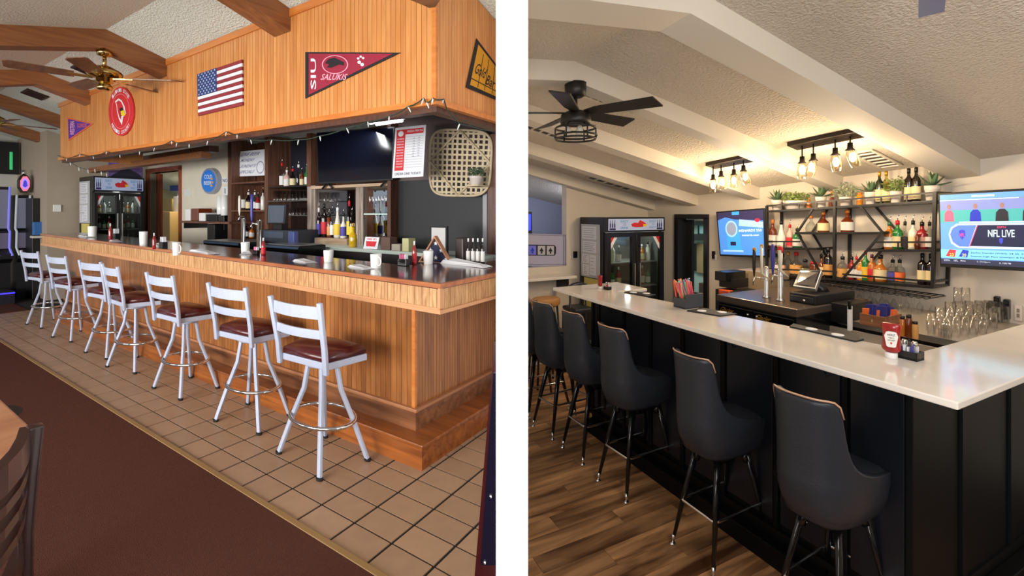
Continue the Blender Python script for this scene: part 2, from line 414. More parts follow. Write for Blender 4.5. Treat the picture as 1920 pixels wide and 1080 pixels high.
obj('top_trim', mb, TRIM, parent=hd)
mb = MB(); mb.box(FXR-.025, FXR+.006, YF-.006, YF+.012, zf(FXR), 2.99)
obj('corner_trim', mb, TRIM, parent=hd)
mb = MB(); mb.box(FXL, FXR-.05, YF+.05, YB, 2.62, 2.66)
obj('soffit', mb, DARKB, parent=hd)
mb = MB(); mb.box(FXL, FXL+.03, YF+.05, 2.9, zf(FXL)+.01, 2.7)
obj('end_panel', mb, FW, parent=hd)
# dark beams under the header
for nm, q, Y, mt, lab in (('soffit_beam', (235, 392, 283, 302), 2.95, BROWN, 'dark wooden beam under the header, left of the clock'), ('soffit_beam', (165, 376, 300, 316), 2.75, BEAM, 'reddish wooden beam below the header above the cooler')):
    a, b = L.onY(q[0], q[2], Y), L.onY(q[1], q[3], Y)
    mb = MB(); zz = (a.z+b.z)/2; mb.box(a.x, b.x, Y, Y+.12, zz-.04, zz+.04); obj(nm, mb, mt, room=L, label=lab, cat='beam', bevel=.004)
a, b = L.onY(300, 262, 2.7), L.onY(398, 290, 2.7)
mb = MB(); zz = a.z-.05
for k in range(16):
    x = a.x+(b.x-a.x)*k/16; w = (b.x-a.x)/16
    mb.prism([(x, zz), (x+w/2, zz+.03), (x+w, zz), (x+w, zz+.008), (x+w/2, zz+.038), (x, zz+.008)], 'y', 2.3, 3.1)
obj('corrugated_panel', mb, mat('galvanised', (140, 134, 124), .4, .7), room=L, label='corrugated metal panel hung under the left part of the header', cat='panel')
for (q, Y, lab) in (((640, 790, 205, 222), 3.1, 'dark brown beam under the header above the black television'), ((590, 770, 218, 238), 3.3, 'second dark brown beam right behind the television top')):
    a, b = L.onY(q[0], q[2], Y), L.onY(q[1], q[3], Y)
    mb = MB(); mb.box(a.x, b.x, Y, Y+.1, 2.5, 2.62); obj('soffit_beam', mb, BROWN, room=L, label=lab, cat='beam')

# --- the bar
SX, SY = -1.839, 1.941; PX_, PY_ = SX-.18, SY+.125
bar = thing('bar_counter', L, (PX_, PY_, 0), 'long honey-wood bar with beadboard front and dark glossy top', 'bar')
BW = wood('bar_beadboard', (140, 84, 40), (184, 120, 64), .28, .45, (9, 9, 1.8), rnd=.06)
STEPW = wood('step_wood', (122, 62, 22), (170, 98, 42), .3, .4, (1.6, 24, 24), rnd=.02)
BASEW = wood('base_moulding_wood', (104, 62, 36), (150, 98, 62), .35, .3, (1.6, 24, 24), rnd=.02)
mb = MB(); mb.box(XL+.25, PX_-.03, PY_+.03, PY_+.07, .02, 1.0); mb.box(PX_-.07, PX_-.03, PY_+.03, 3.3, .02, 1.0)
obj('carcass', mb, FWD, parent=bar)
pp = .048
for i in range(int((PX_-.02-(XL+.25))/pp)):
    x = PX_-.02-(i+1)*pp
    m_ = MB(); m_.box(x+.0015, x+pp-.0015, PY_, PY_+.03, .27, zbar(x)-.13)
    obj('board', m_, BW, parent=bar, org=(x, PY_, .27))
ps2 = .027
for j in range(60):
    y = PY_+.01+j*ps2
    m_ = MB(); m_.box(PX_-.03, PX_, y+.0012, y+ps2-.0012, .27, zbar(PX_)-.13)
    if all(-L.W(v).x > GAP for v in m_.v): obj('board', m_, BW, parent=bar, org=(PX_, y, .27))
mb = MB(); mb.box(PX_-.022, PX_+.006, PY_-.006, PY_+.012, .27, zbar(PX_)-.13); obj('corner_post', mb, TRIM, parent=bar)
def Lring(mb, x1, y0, dx, dy, z0, z1, xl=None):
    """front run plus right-hand return of a moulding"""
    xl = XL+.25 if xl is None else xl
    mb.prism([(xl, y0), (x1, y0), (x1, 4.2), (x1-dx, 4.2), (x1-dx, y0+dy), (xl, y0+dy)], 'z', z0, z1)
mb = MB(); Lring(mb, PX_+.02, PY_-.014, .05, .04, .15, .262); obj('base_moulding', mb, BASEW, parent=bar)
mb = MB(); Lring(mb, PX_+.03, PY_-.021, .05, .04, .262, .285); obj('base_cap', mb, mat('cap_mould', (176, 120, 82), .35), parent=bar, bevel=.006)
mb = MB(); Lring(mb, SX, SY, .3, .2, .125, .15); obj('step_tread', mb, STEPW, parent=bar, bevel=.006)
mb = MB(); Lring(mb, SX-.008, SY+.006, .3, .2, 0.0, .125); obj('step_riser', mb, STEPW, parent=bar)
# top, apron
DT = wood('dark_bar_top', (58, 24, 14), (88, 40, 24), .12, .8, (2, 20, 20), rnd=0, spec=.6)
def zt(pts): return [(x, y, zbar(x)) for x, y in pts]
top = [(XL, YC), (XR, YC), (XR, 3.9), (-2.38, 3.9), (-2.38, 2.36), (XL, 2.36)]
mb = MB(); n = 6
mb.add([(x, y, zbar(x)-.028) for x, y in top]+[(x, y, zbar(x)) for x, y in top], [[5, 4, 3, 2, 1, 0], [6, 7, 8, 9, 10, 11]]+[(i, (i+1) % 6, 6+(i+1) % 6, 6+i) for i in range(6)])
obj('countertop', mb, DT, parent=bar)
mb = MB(); mb.hexa(*slope_bar(XL-.004, XR+.01, YC-.008, YC+.02, -.022, .002, zbar)); mb.box(XR-.02, XR+.01, YC+.02, 3.9, zbar(XR)-.022, zbar(XR)+.002)
obj('edge_rail', mb, wood('edge_rail_wood', (150, 82, 40), (186, 112, 60), .3, .4, (2, 30, 30), rnd=0), parent=bar)
AP = wood('pale_reed_apron', (168, 118, 72), (214, 168, 116), .5, .1, (60, 60, 9), rnd=0)
mb = MB(); k = 0; x = XR; w = .0275
while x-w > XL:
    mb.hexa(*slope_bar(x-w+.002, x, YC+.004-(k % 2)*.001, YC+.02, -.145, -.022, zbar)); x -= w; k += 1
y = YC+.01
while y < 3.2:
    mb.box(XR-.02, XR-.004, y+.001, y+.016, zbar(XR)-.145, zbar(XR)-.022); y += .0165
obj('apron_strips', mb, AP, parent=bar, kind='stuff')
mb = MB(); mb.hexa(*slope_bar(XL, XR-.012, YC+.014, YC+.03, -.16, -.022, zbar)); mb.box(XR-.035, XR-.012, YC+.02, 3.8, zbar(XR)-.16, zbar(XR)-.022)
mb.box(XL, XL+.02, YC+.02, 2.36, zbar(XL)-.16, zbar(XL)-.022)
obj('apron_board', mb, mat('apron_wood', (150, 100, 60), .5), parent=bar)
mb = MB(); mb.hexa(*slope_bar(XL-.003, XR+.006, YC-.006, YC+.03, -.163, -.143, zbar)); mb.box(XR-.03, XR+.006, YC+.03, 3.9, zbar(XR)-.163, zbar(XR)-.143)
mb.hexa(*slope_bar(XL-.003, XR+.003, YC-.003, YC+.02, -.143, -.132, zbar)); mb.box(XR-.012, XR+.003, YC-.003, YC+.02, zbar(XR)-.14, zbar(XR)-.02)
obj('apron_moulding', mb, mat('apron_mould', (206, 150, 104), .4), parent=bar)
mb = MB(); mb.hexa(*slope_bar(XL+.05, XR-.05, YC+.03, PY_+.03, -.16, -.13, zbar)); obj('underside', mb, FWD, parent=bar)

# --- bar stools, older room
SM = mat('sky_tinted_enamel', (186, 195, 216), .3, .0, var=.03, vscale=30)  # blue of the sky light mixed into the white enamel colour
VIN = mat('maroon_vinyl', (84, 28, 28), .3, coat=.3, var=.06)
def stool_old(X, Y, yaw, legyaw, label, h=1.0):
    t = thing('bar_stool', L, (X, Y, 0), label, 'bar stool', 'white metal bar stools along the wooden bar')
    S = Matrix.Translation((X, Y, 0)) @ Matrix.Diagonal((1.2, .72, 1, 1))
    M = S @ Matrix.Rotation(math.radians(yaw), 4, 'Z'); Lg = S @ Matrix.Rotation(math.radians(legyaw), 4, 'Z')
    # seat frame: straight sides fanning to a bowed front
    out = [(-.175, -.19), (.175, -.19), (.225, .16)] + [(.225-.45*k/8, .16+.035*math.sin(PI*k/8)) for k in range(1, 8)] + [(-.225, .16)]
    out = [(x, y-.03*math.cos(x/.175*PI/2) if y < -.1 else y) for x, y in out]
    mb = MB(); mb.prism(out, 'z', .605, .645); obj('seat_frame', mb.xf(M), SM, parent=t, bevel=.005)
    mb = MB(); n = len(out); rings = []
    for s_, z in ((.955, .645), (.965, .665), (.94, .685), (.80, .7), (.5, .712), (.02, .716)): rings.append([(x*s_, y*s_, z) for x, y in out])
    mb.add([p for r in rings for p in r], [list(range(n))[::-1]]+[(i*n+k, i*n+(k+1) % n, (i+1)*n+(k+1) % n, (i+1)*n+k) for i in range(5) for k in range(n)], 0, True)
    obj('seat_cushion', mb.xf(M), VIN, parent=t)
    for sx in (-1, 1):
        mb = MB(); mb.tube([(sx*.178, -.2, .585), (sx*.18, -.215, .72), (sx*.186, -.25, .88), (sx*.19, -.275, h)], .021, 4)
        obj('back_post', mb.xf(M), SM, parent=t, bevel=.004)
    for z0, z1, yb in ((.905, .975, -.262), (.79, .84, -.236)):
        mb = MB(); m = 8; pts = []
        for k in range(m+1):
            x = -.18+.36*k/m; y = yb-.035*math.cos(x/.18*PI/2)
            pts.append((x, y))
        mb.prism(pts+[(x, y+.014) for x, y in pts[::-1]], 'z', z0, z1)
        obj('back_slat', mb.xf(M), SM, parent=t)
    mb = MB(); mb.lathe((0, 0, .57), [(.11, 0), (.13, .012), (.13, .035)], 16); obj('swivel_plate', mb.xf(M), SM, parent=t)
    for k in range(4):
        a = PI/4+k*PI/2; ca, sa = math.cos(a), math.sin(a)
        mb = MB(); mb.tube([(ca*.085, sa*.085, .59), (ca*.115, sa*.115, .42), (ca*.19, sa*.19, .24), (ca*.275, sa*.275, .012)], .018, 4)
        l_ = obj('leg', mb.xf(Lg), SM, parent=t, bevel=.003)
        mb = MB(); mb.lathe((ca*.277, sa*.277, 0), [(.02, 0), (.023, .014)], 10); obj('foot_glide', mb.xf(Lg), RUBBER, parent=l_)
    mb = MB(); mb.tube([(math.cos(2*PI*k/32)*.205, math.sin(2*PI*k/32)*.205, .255) for k in range(32)], .012, 8, closed=True)
    obj('foot_ring', mb.xf(Lg), CHROME, parent=t)
    return t
near = ['nearest white metal bar stool, at the bar corner', 'second white metal bar stool from the bar corner', 'third white metal bar stool from the bar corner, seat turned towards it',
        'fourth white metal bar stool from the bar corner', 'fifth white metal bar stool from the corner, middle of the far three', 'sixth white metal bar stool from the corner, last but one', 'farthest white metal bar stool, at the bar\'s left end']
for (X, Y, yw, lw), lab in zip([(-2.47, 1.735, 3, -8), (-3.36, 1.79, 5, 12), (-4.42, 1.79, 3, 2), (-5.50, 1.80, -4, 14), (-6.24, 1.83, 10, 8), (-7.38, 1.83, 12, 10), (-8.52, 1.83, 14, 8)], near):
    stool_old(X, Y, yw, lw, lab)

# --- things fixed to the header
RED = mat('sign_red', (206, 42, 50), .5); NAVY = mat('flag_navy', (38, 62, 120), .6); STRIPE = mat('flag_red', (140, 42, 50), .6); FWHITE = mat('flag_white', (228, 230, 236), .6)
MAROON = mat('pennant_maroon', (150, 26, 56), .7); PBLACK = mat('print_black', (22, 20, 26), .7); GOLD = mat('pennant_gold', (206, 146, 26), .7); PURPLE = mat('pennant_purple', (84, 44, 148), .7)
ORANGE = mat('print_orange', (222, 96, 60), .7); YEL = mat('print_yellow', (232, 200, 40), .6); PINKW = mat('print_pinkish', (236, 170, 190), .7)
def star(u, v, ru, rv, off=-PI/2): return [(u+(ru if k % 2 == 0 else ru*.4)*math.cos(off+PI*k/5), v+(rv if k % 2 == 0 else rv*.4)*math.sin(off+PI*k/5)) for k in range(10)]
q = quadY(L, YF-.004, (373, 140), (456, 112), (457, 198), (374, 218))
fl = thing('wooden_flag', L, q.D, 'slatted wooden United States flag hung on the beadboard header', 'flag')
for k in range(13):
    mb = MB(); q.rect(mb, 0 if k > 6 else .46, 1, k/13+.004, (k+1)/13-.004, 0, .012); obj('stripe', mb, STRIPE if k % 2 == 0 else FWHITE, parent=fl)
mb = MB(); q.rect(mb, 0, .46, 0, 7/13-.006, 0, .014); cn = obj('canton', mb, NAVY, parent=fl)
mb = MB()
for r in range(9):
    for c in range(6 if r % 2 == 0 else 5): q.poly(mb, star(.04+.076*(c+(.5 if r % 2 else 0)), .035+r*.0585, .017, .023), .0141, .0008)
obj('stars', mb, FWHITE, parent=cn, kind='stuff')
# round red sign
q = quadY(L, YF-.004, (206, 163), (253, 163), (253, 255), (206, 255))
sg = thing('round_sign', L, q.p(.5, 1), 'round red university sign with a bird head on the header', 'sign')
mb = MB(); q.disc(mb, .5, .5, .5, .5, 0, .012, n=40); obj('disc', mb, RED, parent=sg)
mb = MB(); q.ring(mb, .5, .5, .36, .36, .04, .0125, .001); obj('ring_line', mb, mat('sign_pink', (232, 120, 124), .5), parent=sg)
mb = MB(); q.poly(mb, [(.28, .30), (.42, .24), (.55, .28), (.66, .40), (.72, .55), (.60, .62), (.56, .78), (.44, .66), (.36, .50), (.34, .38)], .0125, .001); obj('crest_outline', mb, FWHITE, parent=sg)
mb = MB(); q.poly(mb, [(.33, .32), (.43, .28), (.53, .31), (.61, .40), (.64, .48), (.52, .5), (.54, .68), (.46, .62), (.39, .49), (.37, .38)], .0137, .001); obj('crest', mb, RED, parent=sg)
mb = MB(); q.poly(mb, [(.47, .44), (.60, .42), (.60, .56), (.52, .62)], .015, .001); obj('face_mask', mb, PBLACK, parent=sg)
mb = MB(); q.poly(mb, [(.52, .50), (.66, .48), (.72, .58), (.60, .60), (.54, .58)], .0163, .001); obj('beak', mb, YEL, parent=sg)
mb = MB()
for st, c0, rr, fl_ in (('ILLINOIS STATE', -PI/2, .43, 1), ('REDBIRD COUNTRY', PI/2, .43, -1)):
    N = len(st)
    for k, ch in enumerate(st):
        if ch == ' ': continue
        a = c0+fl_*(k-(N-1)/2)*.125
        cx_, cy_ = .5+rr*math.cos(a), .5+rr*math.sin(a)
        vv, ff = textmesh(ch); ang = a+PI/2*fl_; ca, sa = math.cos(ang), math.sin(ang)
        mb.add([q.p(cx_+((x-.5)*ca*.055 + (y-.5)*sa*.07), cy_+((x-.5)*sa*.055 - (y-.5)*ca*.07), .0135) for x, y in vv], ff)
obj('lettering', mb, FWHITE, parent=sg)
# maroon pennant
q = quadY(L, YF-.004, (573, 98), (752, 98), (752, 185), (573, 185))
pn = thing('pennant', L, q.D, 'maroon triangular pennant with a black dog head on the header', 'pennant')
mb = MB(); q.poly(mb, [(0, 0), (1, .01), (0, 1)], 0, .003); obj('border', mb, PBLACK, parent=pn)
mb = MB(); q.poly(mb, [(.045, .035), (.93, .035), (.045, .92)], .0035, .001); obj('field', mb, MAROON, parent=pn)
mb = MB(); q.text(mb, 'SIU', .07, .135, .14, .80, .0052, rot=90); obj('lettering', mb, FWHITE, parent=pn)
mb = MB(); q.ring(mb, .35, .27, .145, .20, .07, .0050, .0006); q.text(mb, 'SALUKIS', .20, .48, .47, .60, .0052, shear=.1); obj('lettering', mb, PINKW, parent=pn)
mb = MB(); q.poly(mb, [(.24, .24), (.28, .15), (.35, .12), (.40, .17), (.45, .22), (.45, .29), (.40, .27), (.36, .30), (.31, .34), (.26, .33), (.29, .27)], .0055, .0008); obj('dog_head', mb, PBLACK, parent=pn)
mb = MB()
for u, v, r in ((.60, .14, .013), (.625, .10, .012), (.65, .13, .012), (.61, .22, .018), (.64, .27, .018)): q.disc(mb, u, v, r, r*2, .005, .0008, n=12)
obj('paw_print', mb, FWHITE, parent=pn)
# purple pennant
q = quadY(L, YF-.004, (127, 221), (175, 221), (175, 264), (127, 264))
pn = thing('pennant', L, q.D, 'small purple pennant at the left end of the header', 'pennant')
mb = MB(); q.poly(mb, [(0, 0), (1, .26), (.04, 1)], 0, .003); obj('border', mb, ORANGE, parent=pn)
mb = MB(); q.poly(mb, [(.03, .05), (.92, .27), (.06, .93)], .0035, .001); obj('field', mb, PURPLE, parent=pn)
mb = MB(); q.text(mb, 'WESTERN', .12, .3, .15, .75, .005, rot=90); obj('lettering', mb, PINKW, parent=pn)
mb = MB(); q.text(mb, 'ILLINOIS', .42, .78, .24, .42, .005); obj('lettering', mb, ORANGE, parent=pn)
# gold pennant on the side of the header
q = quadX(L, FXR+.004, (893, 72), (960, 140), (960, 200), (873, 164))
pn = thing('pennant', L, q.D, 'gold and black pennant on the right side of the header', 'pennant')
mb = MB(); q.poly(mb, [(0, 0), (1, .35), (1, 1), (0, 1)], 0, .003); obj('border', mb, PBLACK, parent=pn)
mb = MB(); q.poly(mb, [(.06, .08), (1, .42), (1, .92), (.06, .92)], .0035, .001); obj('field', mb, GOLD, parent=pn)
mb = MB(); q.text(mb, 'Gold', .10, .32, .42, .66, .0052, shear=.2); q.text(mb, 'Bar', .36, .56, .52, .76, .0052, shear=.2)
obj('lettering', mb, PBLACK, parent=pn)
for u in (.2, .34, .5): mb = MB(); q.rect(mb, u, u+.012, .18, .9, .0048, .0005); obj('printed_line', mb, PBLACK, parent=pn)
mb = MB(); q.rect(mb, .06, .9, .78, .8, .0048, .0005); obj('printed_line', mb, PBLACK, parent=pn)
# string lights
st = thing('string_lights', L, L.onY(600, 235, YF-.02), 'green wire string of unlit mini lights draped along the header edge', 'string lights')
keys = [(108, 291), (125, 297), (150, 289), (175, 293), (200, 284), (225, 290), (262, 284), (290, 277), (322, 264), (332, 268), (355, 270), (390, 264), (425, 247), (445, 252), (470, 262), (510, 262), (560, 262), (600, 255), (650, 240), (690, 228), (730, 218), (765, 200), (795, 184), (800, 192), (812, 184), (829, 186)]
pts = [L.onY(x, y, YF-.03) for x, y in keys]
key2 = [(832, 186), (838, 205), (850, 220), (862, 232), (880, 236), (900, 242), (925, 246)]
pts2 = [L.onX(x, y, FXR+.02) for x, y in key2]
allp = []
for a, b in zip(pts, pts[1:]):
    for k in range(3): allp.append(a.lerp(b, k/3)-Vector((0, 0, .008*math.sin(PI*k/3))))
allp += pts2
mb = MB(); mb.tube(allp, .004, 5); obj('wire', mb, mat('green_wire', (34, 52, 44), .5), parent=st)
BULB = mat('mini_bulb', (216, 222, 220), .15)
for k in range(3, len(allp)-1, 3):
    p = allp[k]; mb = MB(); a = random.uniform(-.6, .6)
    mb.tube([p, p+Vector((.02*a, 0, -.016)), p+Vector((.04*a, 0, -.036))], [.004, .005, .002], 6); obj('bulb', mb, BULB, parent=st)
# strand hanging free beyond the header end
st = thing('string_lights', L, L.onY(130, 300, YF+.3), 'loose strand of mini lights drooping left of the cooler top', 'string lights')
keys = [(108, 297), (132, 304), (148, 314), (165, 318), (178, 317), (190, 322), (200, 325)]
pts = [L.onY(x, y, YF+.02+.05*i) for i, (x, y) in enumerate(keys)]
mb = MB(); mb.tube(pts, .003, 5); obj('wire', mb, MC['green_wire'], parent=st)
for p in pts[1:]:
    mb = MB(); mb.tube([p, p+Vector((.01, 0, -.05))], [.008, .003], 6); obj('bulb', mb, BULB, parent=st)

# --- ceiling fans of the older room
BRASS = mat('polished_brass', (196, 168, 104), .18, 1); BLADEW = wood('blade_wood', (96, 60, 40), (132, 90, 62), .35, .2, (3, 30, 30))
def fan_old(X, Y, ztop, zhub, blades, label, R_=.62):
    t = thing('ceiling_fan', L, (X, Y, zhub), label, 'ceiling fan')
    mb = MB(); mb.lathe((X, Y, ztop-.06), [(.02, 0), (.055, .01), (.065, .06)], 20); obj('canopy', mb, BRASS, parent=t)
    mb = MB(); mb.cyl((X, Y, zhub+.08), (X, Y, ztop-.05), .014); obj('downrod', mb, BRASS, parent=t)
    mb = MB(); mb.lathe((X, Y, zhub), [(.03, -.06), (.06, -.055), (.065, -.02), (.11, -.01), (.13, .01), (.132, .03), (.115, .05), (.09, .065), (.06, .085), (.02, .1)], 28); obj('motor_housing', mb, BRASS, parent=t)
    mb = MB(); mb.lathe((X, Y, zhub-.13), [(.03, 0), (.055, .01), (.06, .035), (.04, .06), (.035, .075)], 20); obj('light_hub', mb, BRASS, parent=t)
    for a in blades:
        a = math.radians(a); M = Matrix.Translation((X, Y, zhub-.02)) @ Matrix.Rotation(a, 4, 'Z') @ Matrix.Rotation(.2, 4, 'X')
        mb = MB(); mb.prism([(.2, -.055), (.3, -.062), (R_-.03, -.07), (R_, -.05), (R_, .05), (R_-.03, .07), (.3, .062), (.2, .055)], 'z', -.004, .004)
        b_ = obj('blade', mb.xf(M), BLADEW, parent=t)
        mb = MB(); mb.box(.08, .24, -.02, .02, -.008, .002); obj('blade_iron', mb.xf(M), BRASS, parent=b_)
    return t
p = L.onX(190, 142, -5.35)
fan_old(-5.34, p.y+.02, 2.975, L.up((-5.34, p.y, 0), 142), [40, 112, 184, 256, 328], 'brass ceiling fan with wooden blades hanging from a beam')
p = L.onX(-12, 228, -9.4)
fan_old(-9.4, p.y, 3.0, p.z, [8, 80, 152, 224, 296], 'far ceiling fan at the left edge of the older room')
fan_old(-1.10, 1.35, zc(1.35), 2.52, [150, 222, 294, 6, 78], 'ceiling fan of which only one blade tip shows over the header', .5)
# --- vents
def vent(room, X, Y, w, d, zfun, label, frame, slat, n=6):
    t = thing('ceiling_vent', room, (X, Y, zfun(Y)), label, 'air vent')
    def q4(x0, x1, y0, y1, o0, o1):
        return [(x0, y0, zfun(y0)-o1), (x1, y0, zfun(y0)-o1), (x1, y1, zfun(y1)-o1), (x0, y1, zfun(y1)-o1)], [(x0, y0, zfun(y0)-o0), (x1, y0, zfun(y0)-o0), (x1, y1, zfun(y1)-o0), (x0, y1, zfun(y1)-o0)]
    mb = MB(); mb.hexa(*q4(X-w/2, X+w/2, Y-d/2, Y+d/2, -.01, .006)); obj('backing', mb, PBLACK, parent=t)
    mb = MB(); e = min(w, d)*.1
    for a in ((X-w/2, X+w/2, Y-d/2, Y-d/2+e), (X-w/2, X+w/2, Y+d/2-e, Y+d/2), (X-w/2, X-w/2+e, Y-d/2, Y+d/2), (X+w/2-e, X+w/2, Y-d/2, Y+d/2)): mb.hexa(*q4(*a, 0, .014))
    obj('frame', mb, frame, parent=t)
    for k in range(n):
        x = X-w/2+e+(w-2*e)*(k+.5)/n
        mb = MB(); mb.hexa(*q4(x-.006, x+.006, Y-d/2+e, Y+d/2-e, .004, .012)); obj('slat', mb, slat, parent=t)
    return t
VB = mat('vent_brown', (66, 44, 34), .5, .3)
vent(L, -6.6, 1.73, .34, .2, zc, 'dark ceiling vent behind the brass fan', VB, VB)
vent(L, -8.6, 1.72, .34, .2, zc, 'dark ceiling vent beyond the second beam', VB, VB)
# ================================================================ the wall between the two rooms
mb = MB(); mb.box(-.0211, .0211, .6, 15, -.25, 3.6)
me = mesh_of('wall_partition', mb, mat('partition_white', (252, 252, 252), .9, spec=0))
o = bpy.data.objects.new('wall_partition', me); COL.objects.link(o); o['kind'] = 'structure'

# ================================================================ THE NEWER ROOM (right)
RW = 4.224; RXW = -4.55; RIDGE = 1.5
def zr(X, Y): return 2.052+.0708*(X+2.2)+(.213*(RW-Y) if Y > RIDGE else .213*(RW-RIDGE)-.10*(RIDGE-Y))
def onC(px, py, off=0):
    a, b, v = R.d(px, py); lo, hi = .3, 12
    for _ in range(50):
        t = (lo+hi)/2
        if R.H+v*t > zr(a*t, b*t)-off: hi = t
        else: lo = t
    return Vector((a*t, b*t, R.H+v*t))
PW = mat('painted_wall', (214, 204, 190), .7, var=.02)
PW2 = mat('blue_lit_wall', (150, 152, 172), .8)  # blue light of the gaming area put into the wall colour
CEI = mat('popcorn_ceiling_new', (208, 198, 184), .95, bump=.85, bscale=75, var=.05, vscale=90)
BEAMW = mat('painted_beam', (214, 206, 192), .6)
mb = MB()
for a, b in ((-1.5, RIDGE), (RIDGE, 6.0)):
    P4 = [(-7, a), (3, a), (3, b), (-7, b)]
    f = lambda x, y: zr(x, y) if (y > RIDGE-1e-6) else zr(x, y)
    mb.hexa([(x, y, zr(x, min(y, RIDGE) if b == RIDGE else y)) for x, y in P4], [(x, y, zr(x, y)+.1) for x, y in P4])
obj('ceiling', mb, CEI, room=R, kind='structure')
d0, d1 = R.onY(1270, 407, RW), R.onY(1327, 407, RW)
mb = MB(); zt_ = 2.5
mb.box(RXW-.1, d0.x, RW, RW+.1, -.0, zt_); mb.box(d1.x, 2.5, RW, RW+.1, 0, zt_); mb.box(d0.x, d1.x, RW, RW+.1, d0.z, zt_)
obj('wall_back', mb, PW, room=R, kind='structure')
yl = R.onX(1062, 400, RXW).y
zl = R.onX(1030, 500, RXW).z
mb = MB(); mb.box(RXW-.1, RXW, yl, RW+.1, 0, 2.5); mb.box(RXW-.1, RXW, .5, yl, 0, zl)
obj('wall_left', mb, PW, room=R, kind='structure')
mb = MB(); mb.box(RXW-1.6, RXW-1.5, .5, yl+1.0, 0, 2.6); mb.box(RXW-1.5, RXW-.1, yl+.9, yl+1.0, 0, 2.6)
obj('wall_far', mb, PW2, room=R, kind='structure')
mb = MB(); mb.box(1.35, 1.45, .1, 5.2, 0, 2.9)
obj('wall_front', mb, PW, room=R, kind='structure')
area('gaming_corner_fill', R.W((RXW-.35, yl+.5, 1.9)), R.W((RXW-1.5, yl-.4, 1.7)), .4, .4, 6, (.78, .84, 1))  # hidden light added to lift the dark recess
# back room seen through the door
MINT = mat('mint_wall', (170, 196, 186), .8)
mb = MB(); mb.box(-5.2, -2.6, RW+1.3, RW+1.4, 0, 2.4); mb.box(-5.3, -5.2, RW+.1, RW+1.4, 0, 2.4)
obj('wall_far', mb, MINT, room=R, kind='structure')
FLB = mat('floor_gap', (40, 26, 18), .9)
mb = MB(); mb.box(-7, 2, .2, RW+1.4, -.08, -.004); obj('floor', mb, FLB, room=R, kind='structure')
PLK = wood('walnut_plank', (86, 52, 30), (206, 156, 108), .42, .15, (16, 1.6, 16), rnd=.28, spec=.4)
pf = thing('plank_floor', R, (-2.5, 1.2, 0), 'brown wood plank floor in front of the black bar', 'plank floor', kind='structure')
w, ln = .113, .95; meshes = []
pm = MB(); pm.box(.0012, w-.0012, .0012, ln-.0012, -.008, 0); pme = mesh_of('plank', pm, PLK)
rest = MB(); n = 0
for i in range(-42, 14):
    x = -.1+i*w-1.4+1.4; off = (i*0.377) % 1*ln
    for j in range(-1, 5):
        y = j*ln+off-.4
        if y > 2.7 and x > -3.4: continue
        pts = [(x, y, 0), (x+w, y, 0), (x, y+ln, 0), (x+w, y+ln, 0)]
        if not any(R.W(p).x > GAP for p in pts) or max(R.F(p) for p in pts) < .9: continue
        if inside(R, pts) and n < 290: piece('plank', pme, pf, (x, y, 0)); n += 1
        else:
            m_ = MB(); m_.box(x+.0012, x+w-.0012, y+.0012, y+ln-.0012, -.008, 0); obj('plank', m_, PLK, parent=pf)
for i, (xa, xb_, lab) in enumerate([(-1.541, -1.365, 'big white painted ceiling beam nearest the camera'), (-2.325, -2.215, 'white ceiling beam between the two bulb fixtures'), (-3.10, -2.975, 'white ceiling beam behind the left bulb fixture'),
        (-3.86, -3.74, 'fourth white ceiling beam, ending above the door'), (-4.50, -4.42, 'farthest white ceiling beam, against the left wall')]):
    mb = MB(); d = .115
    for p, q in ((-1.0, RIDGE), (RIDGE, RW)):
        mb.hexa([(x, y, zr(x, y)-d) for x, y in ((xa, p), (xb_, p), (xb_, q), (xa, q))], [(x, y, zr(x, y)) for x, y in ((xa, p), (xb_, p), (xb_, q), (xa, q))])
    obj('ceiling_beam', mb, BEAMW, room=R, label=lab, cat='beam', group='white painted ceiling beams', kind='structure')

# --- quartz bar
CXr, CYr, CZ = -.684, 1.953, 1.131
bl = R.onZ(1014, 541, CZ); RXL = bl.x
PXr, PYr = -.90, 2.20
nb = thing('black_bar', R, (PXr, PYr, 0), 'black panelled bar with a white quartz top', 'bar')
QZ = mat('white_quartz', (232, 226, 218), .1, var=.05, vscale=5, spec=.6, coat=.3)
BP = mat('black_panel', (18, 22, 30), .32, spec=.4)
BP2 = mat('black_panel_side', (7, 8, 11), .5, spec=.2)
inner = R.onZ(1732, 658, CZ)
IY, IX = 2.50, inner.x
le = R.onZ(1211, 541, CZ); li = R.onZ(1150, 549, CZ)
top = [(RXL, CYr), (CXr, CYr), (CXr, RW), (IX, RW), (IX, IY), (-2.78, 2.32), (-2.83, 2.32), (-2.83, 2.62), (RXL, 2.62)]
mb = MB(); N = len(top)
mb.add([(x, y, CZ-.026) for x, y in top]+[(x, y, CZ) for x, y in top], [list(range(N))[::-1], list(range(N, 2*N))]+[(i, (i+1) % N, N+(i+1) % N, N+i) for i in range(N)])
obj('quartz_top', mb, QZ, parent=nb, bevel=.004)
mb = MB(); mb.box(RXL+.2, PXr, PYr, PYr+.05, 0, CZ-.026); mb.box(PXr-.05, PXr, PYr+.05, RW, 0, CZ-.026); mb.box(RXL+.2, RXL+.25, PYr, 2.57, 0, CZ-.026)
obj('carcass', mb, BP2, parent=nb)
posts = [1124, 1171, 1221, 1281, 1358, 1457, 1586]
xs = [R.onY(p, 650, PYr).x for p in posts]
xs = [RXL+.22]+xs+[PXr-.01]
for x in xs:
    mb = MB(); mb.box(x-.012, x+.012, PYr-.014, PYr, .16, CZ-.03); obj('stile', mb, BP2, parent=nb, bevel=.002)
for a, b in zip(xs, xs[1:]):
    mb = MB(); mb.box(a+.02, b-.02, PYr-.006, PYr, .2, CZ-.06); obj('panel', mb, BP, parent=nb, bevel=.002)
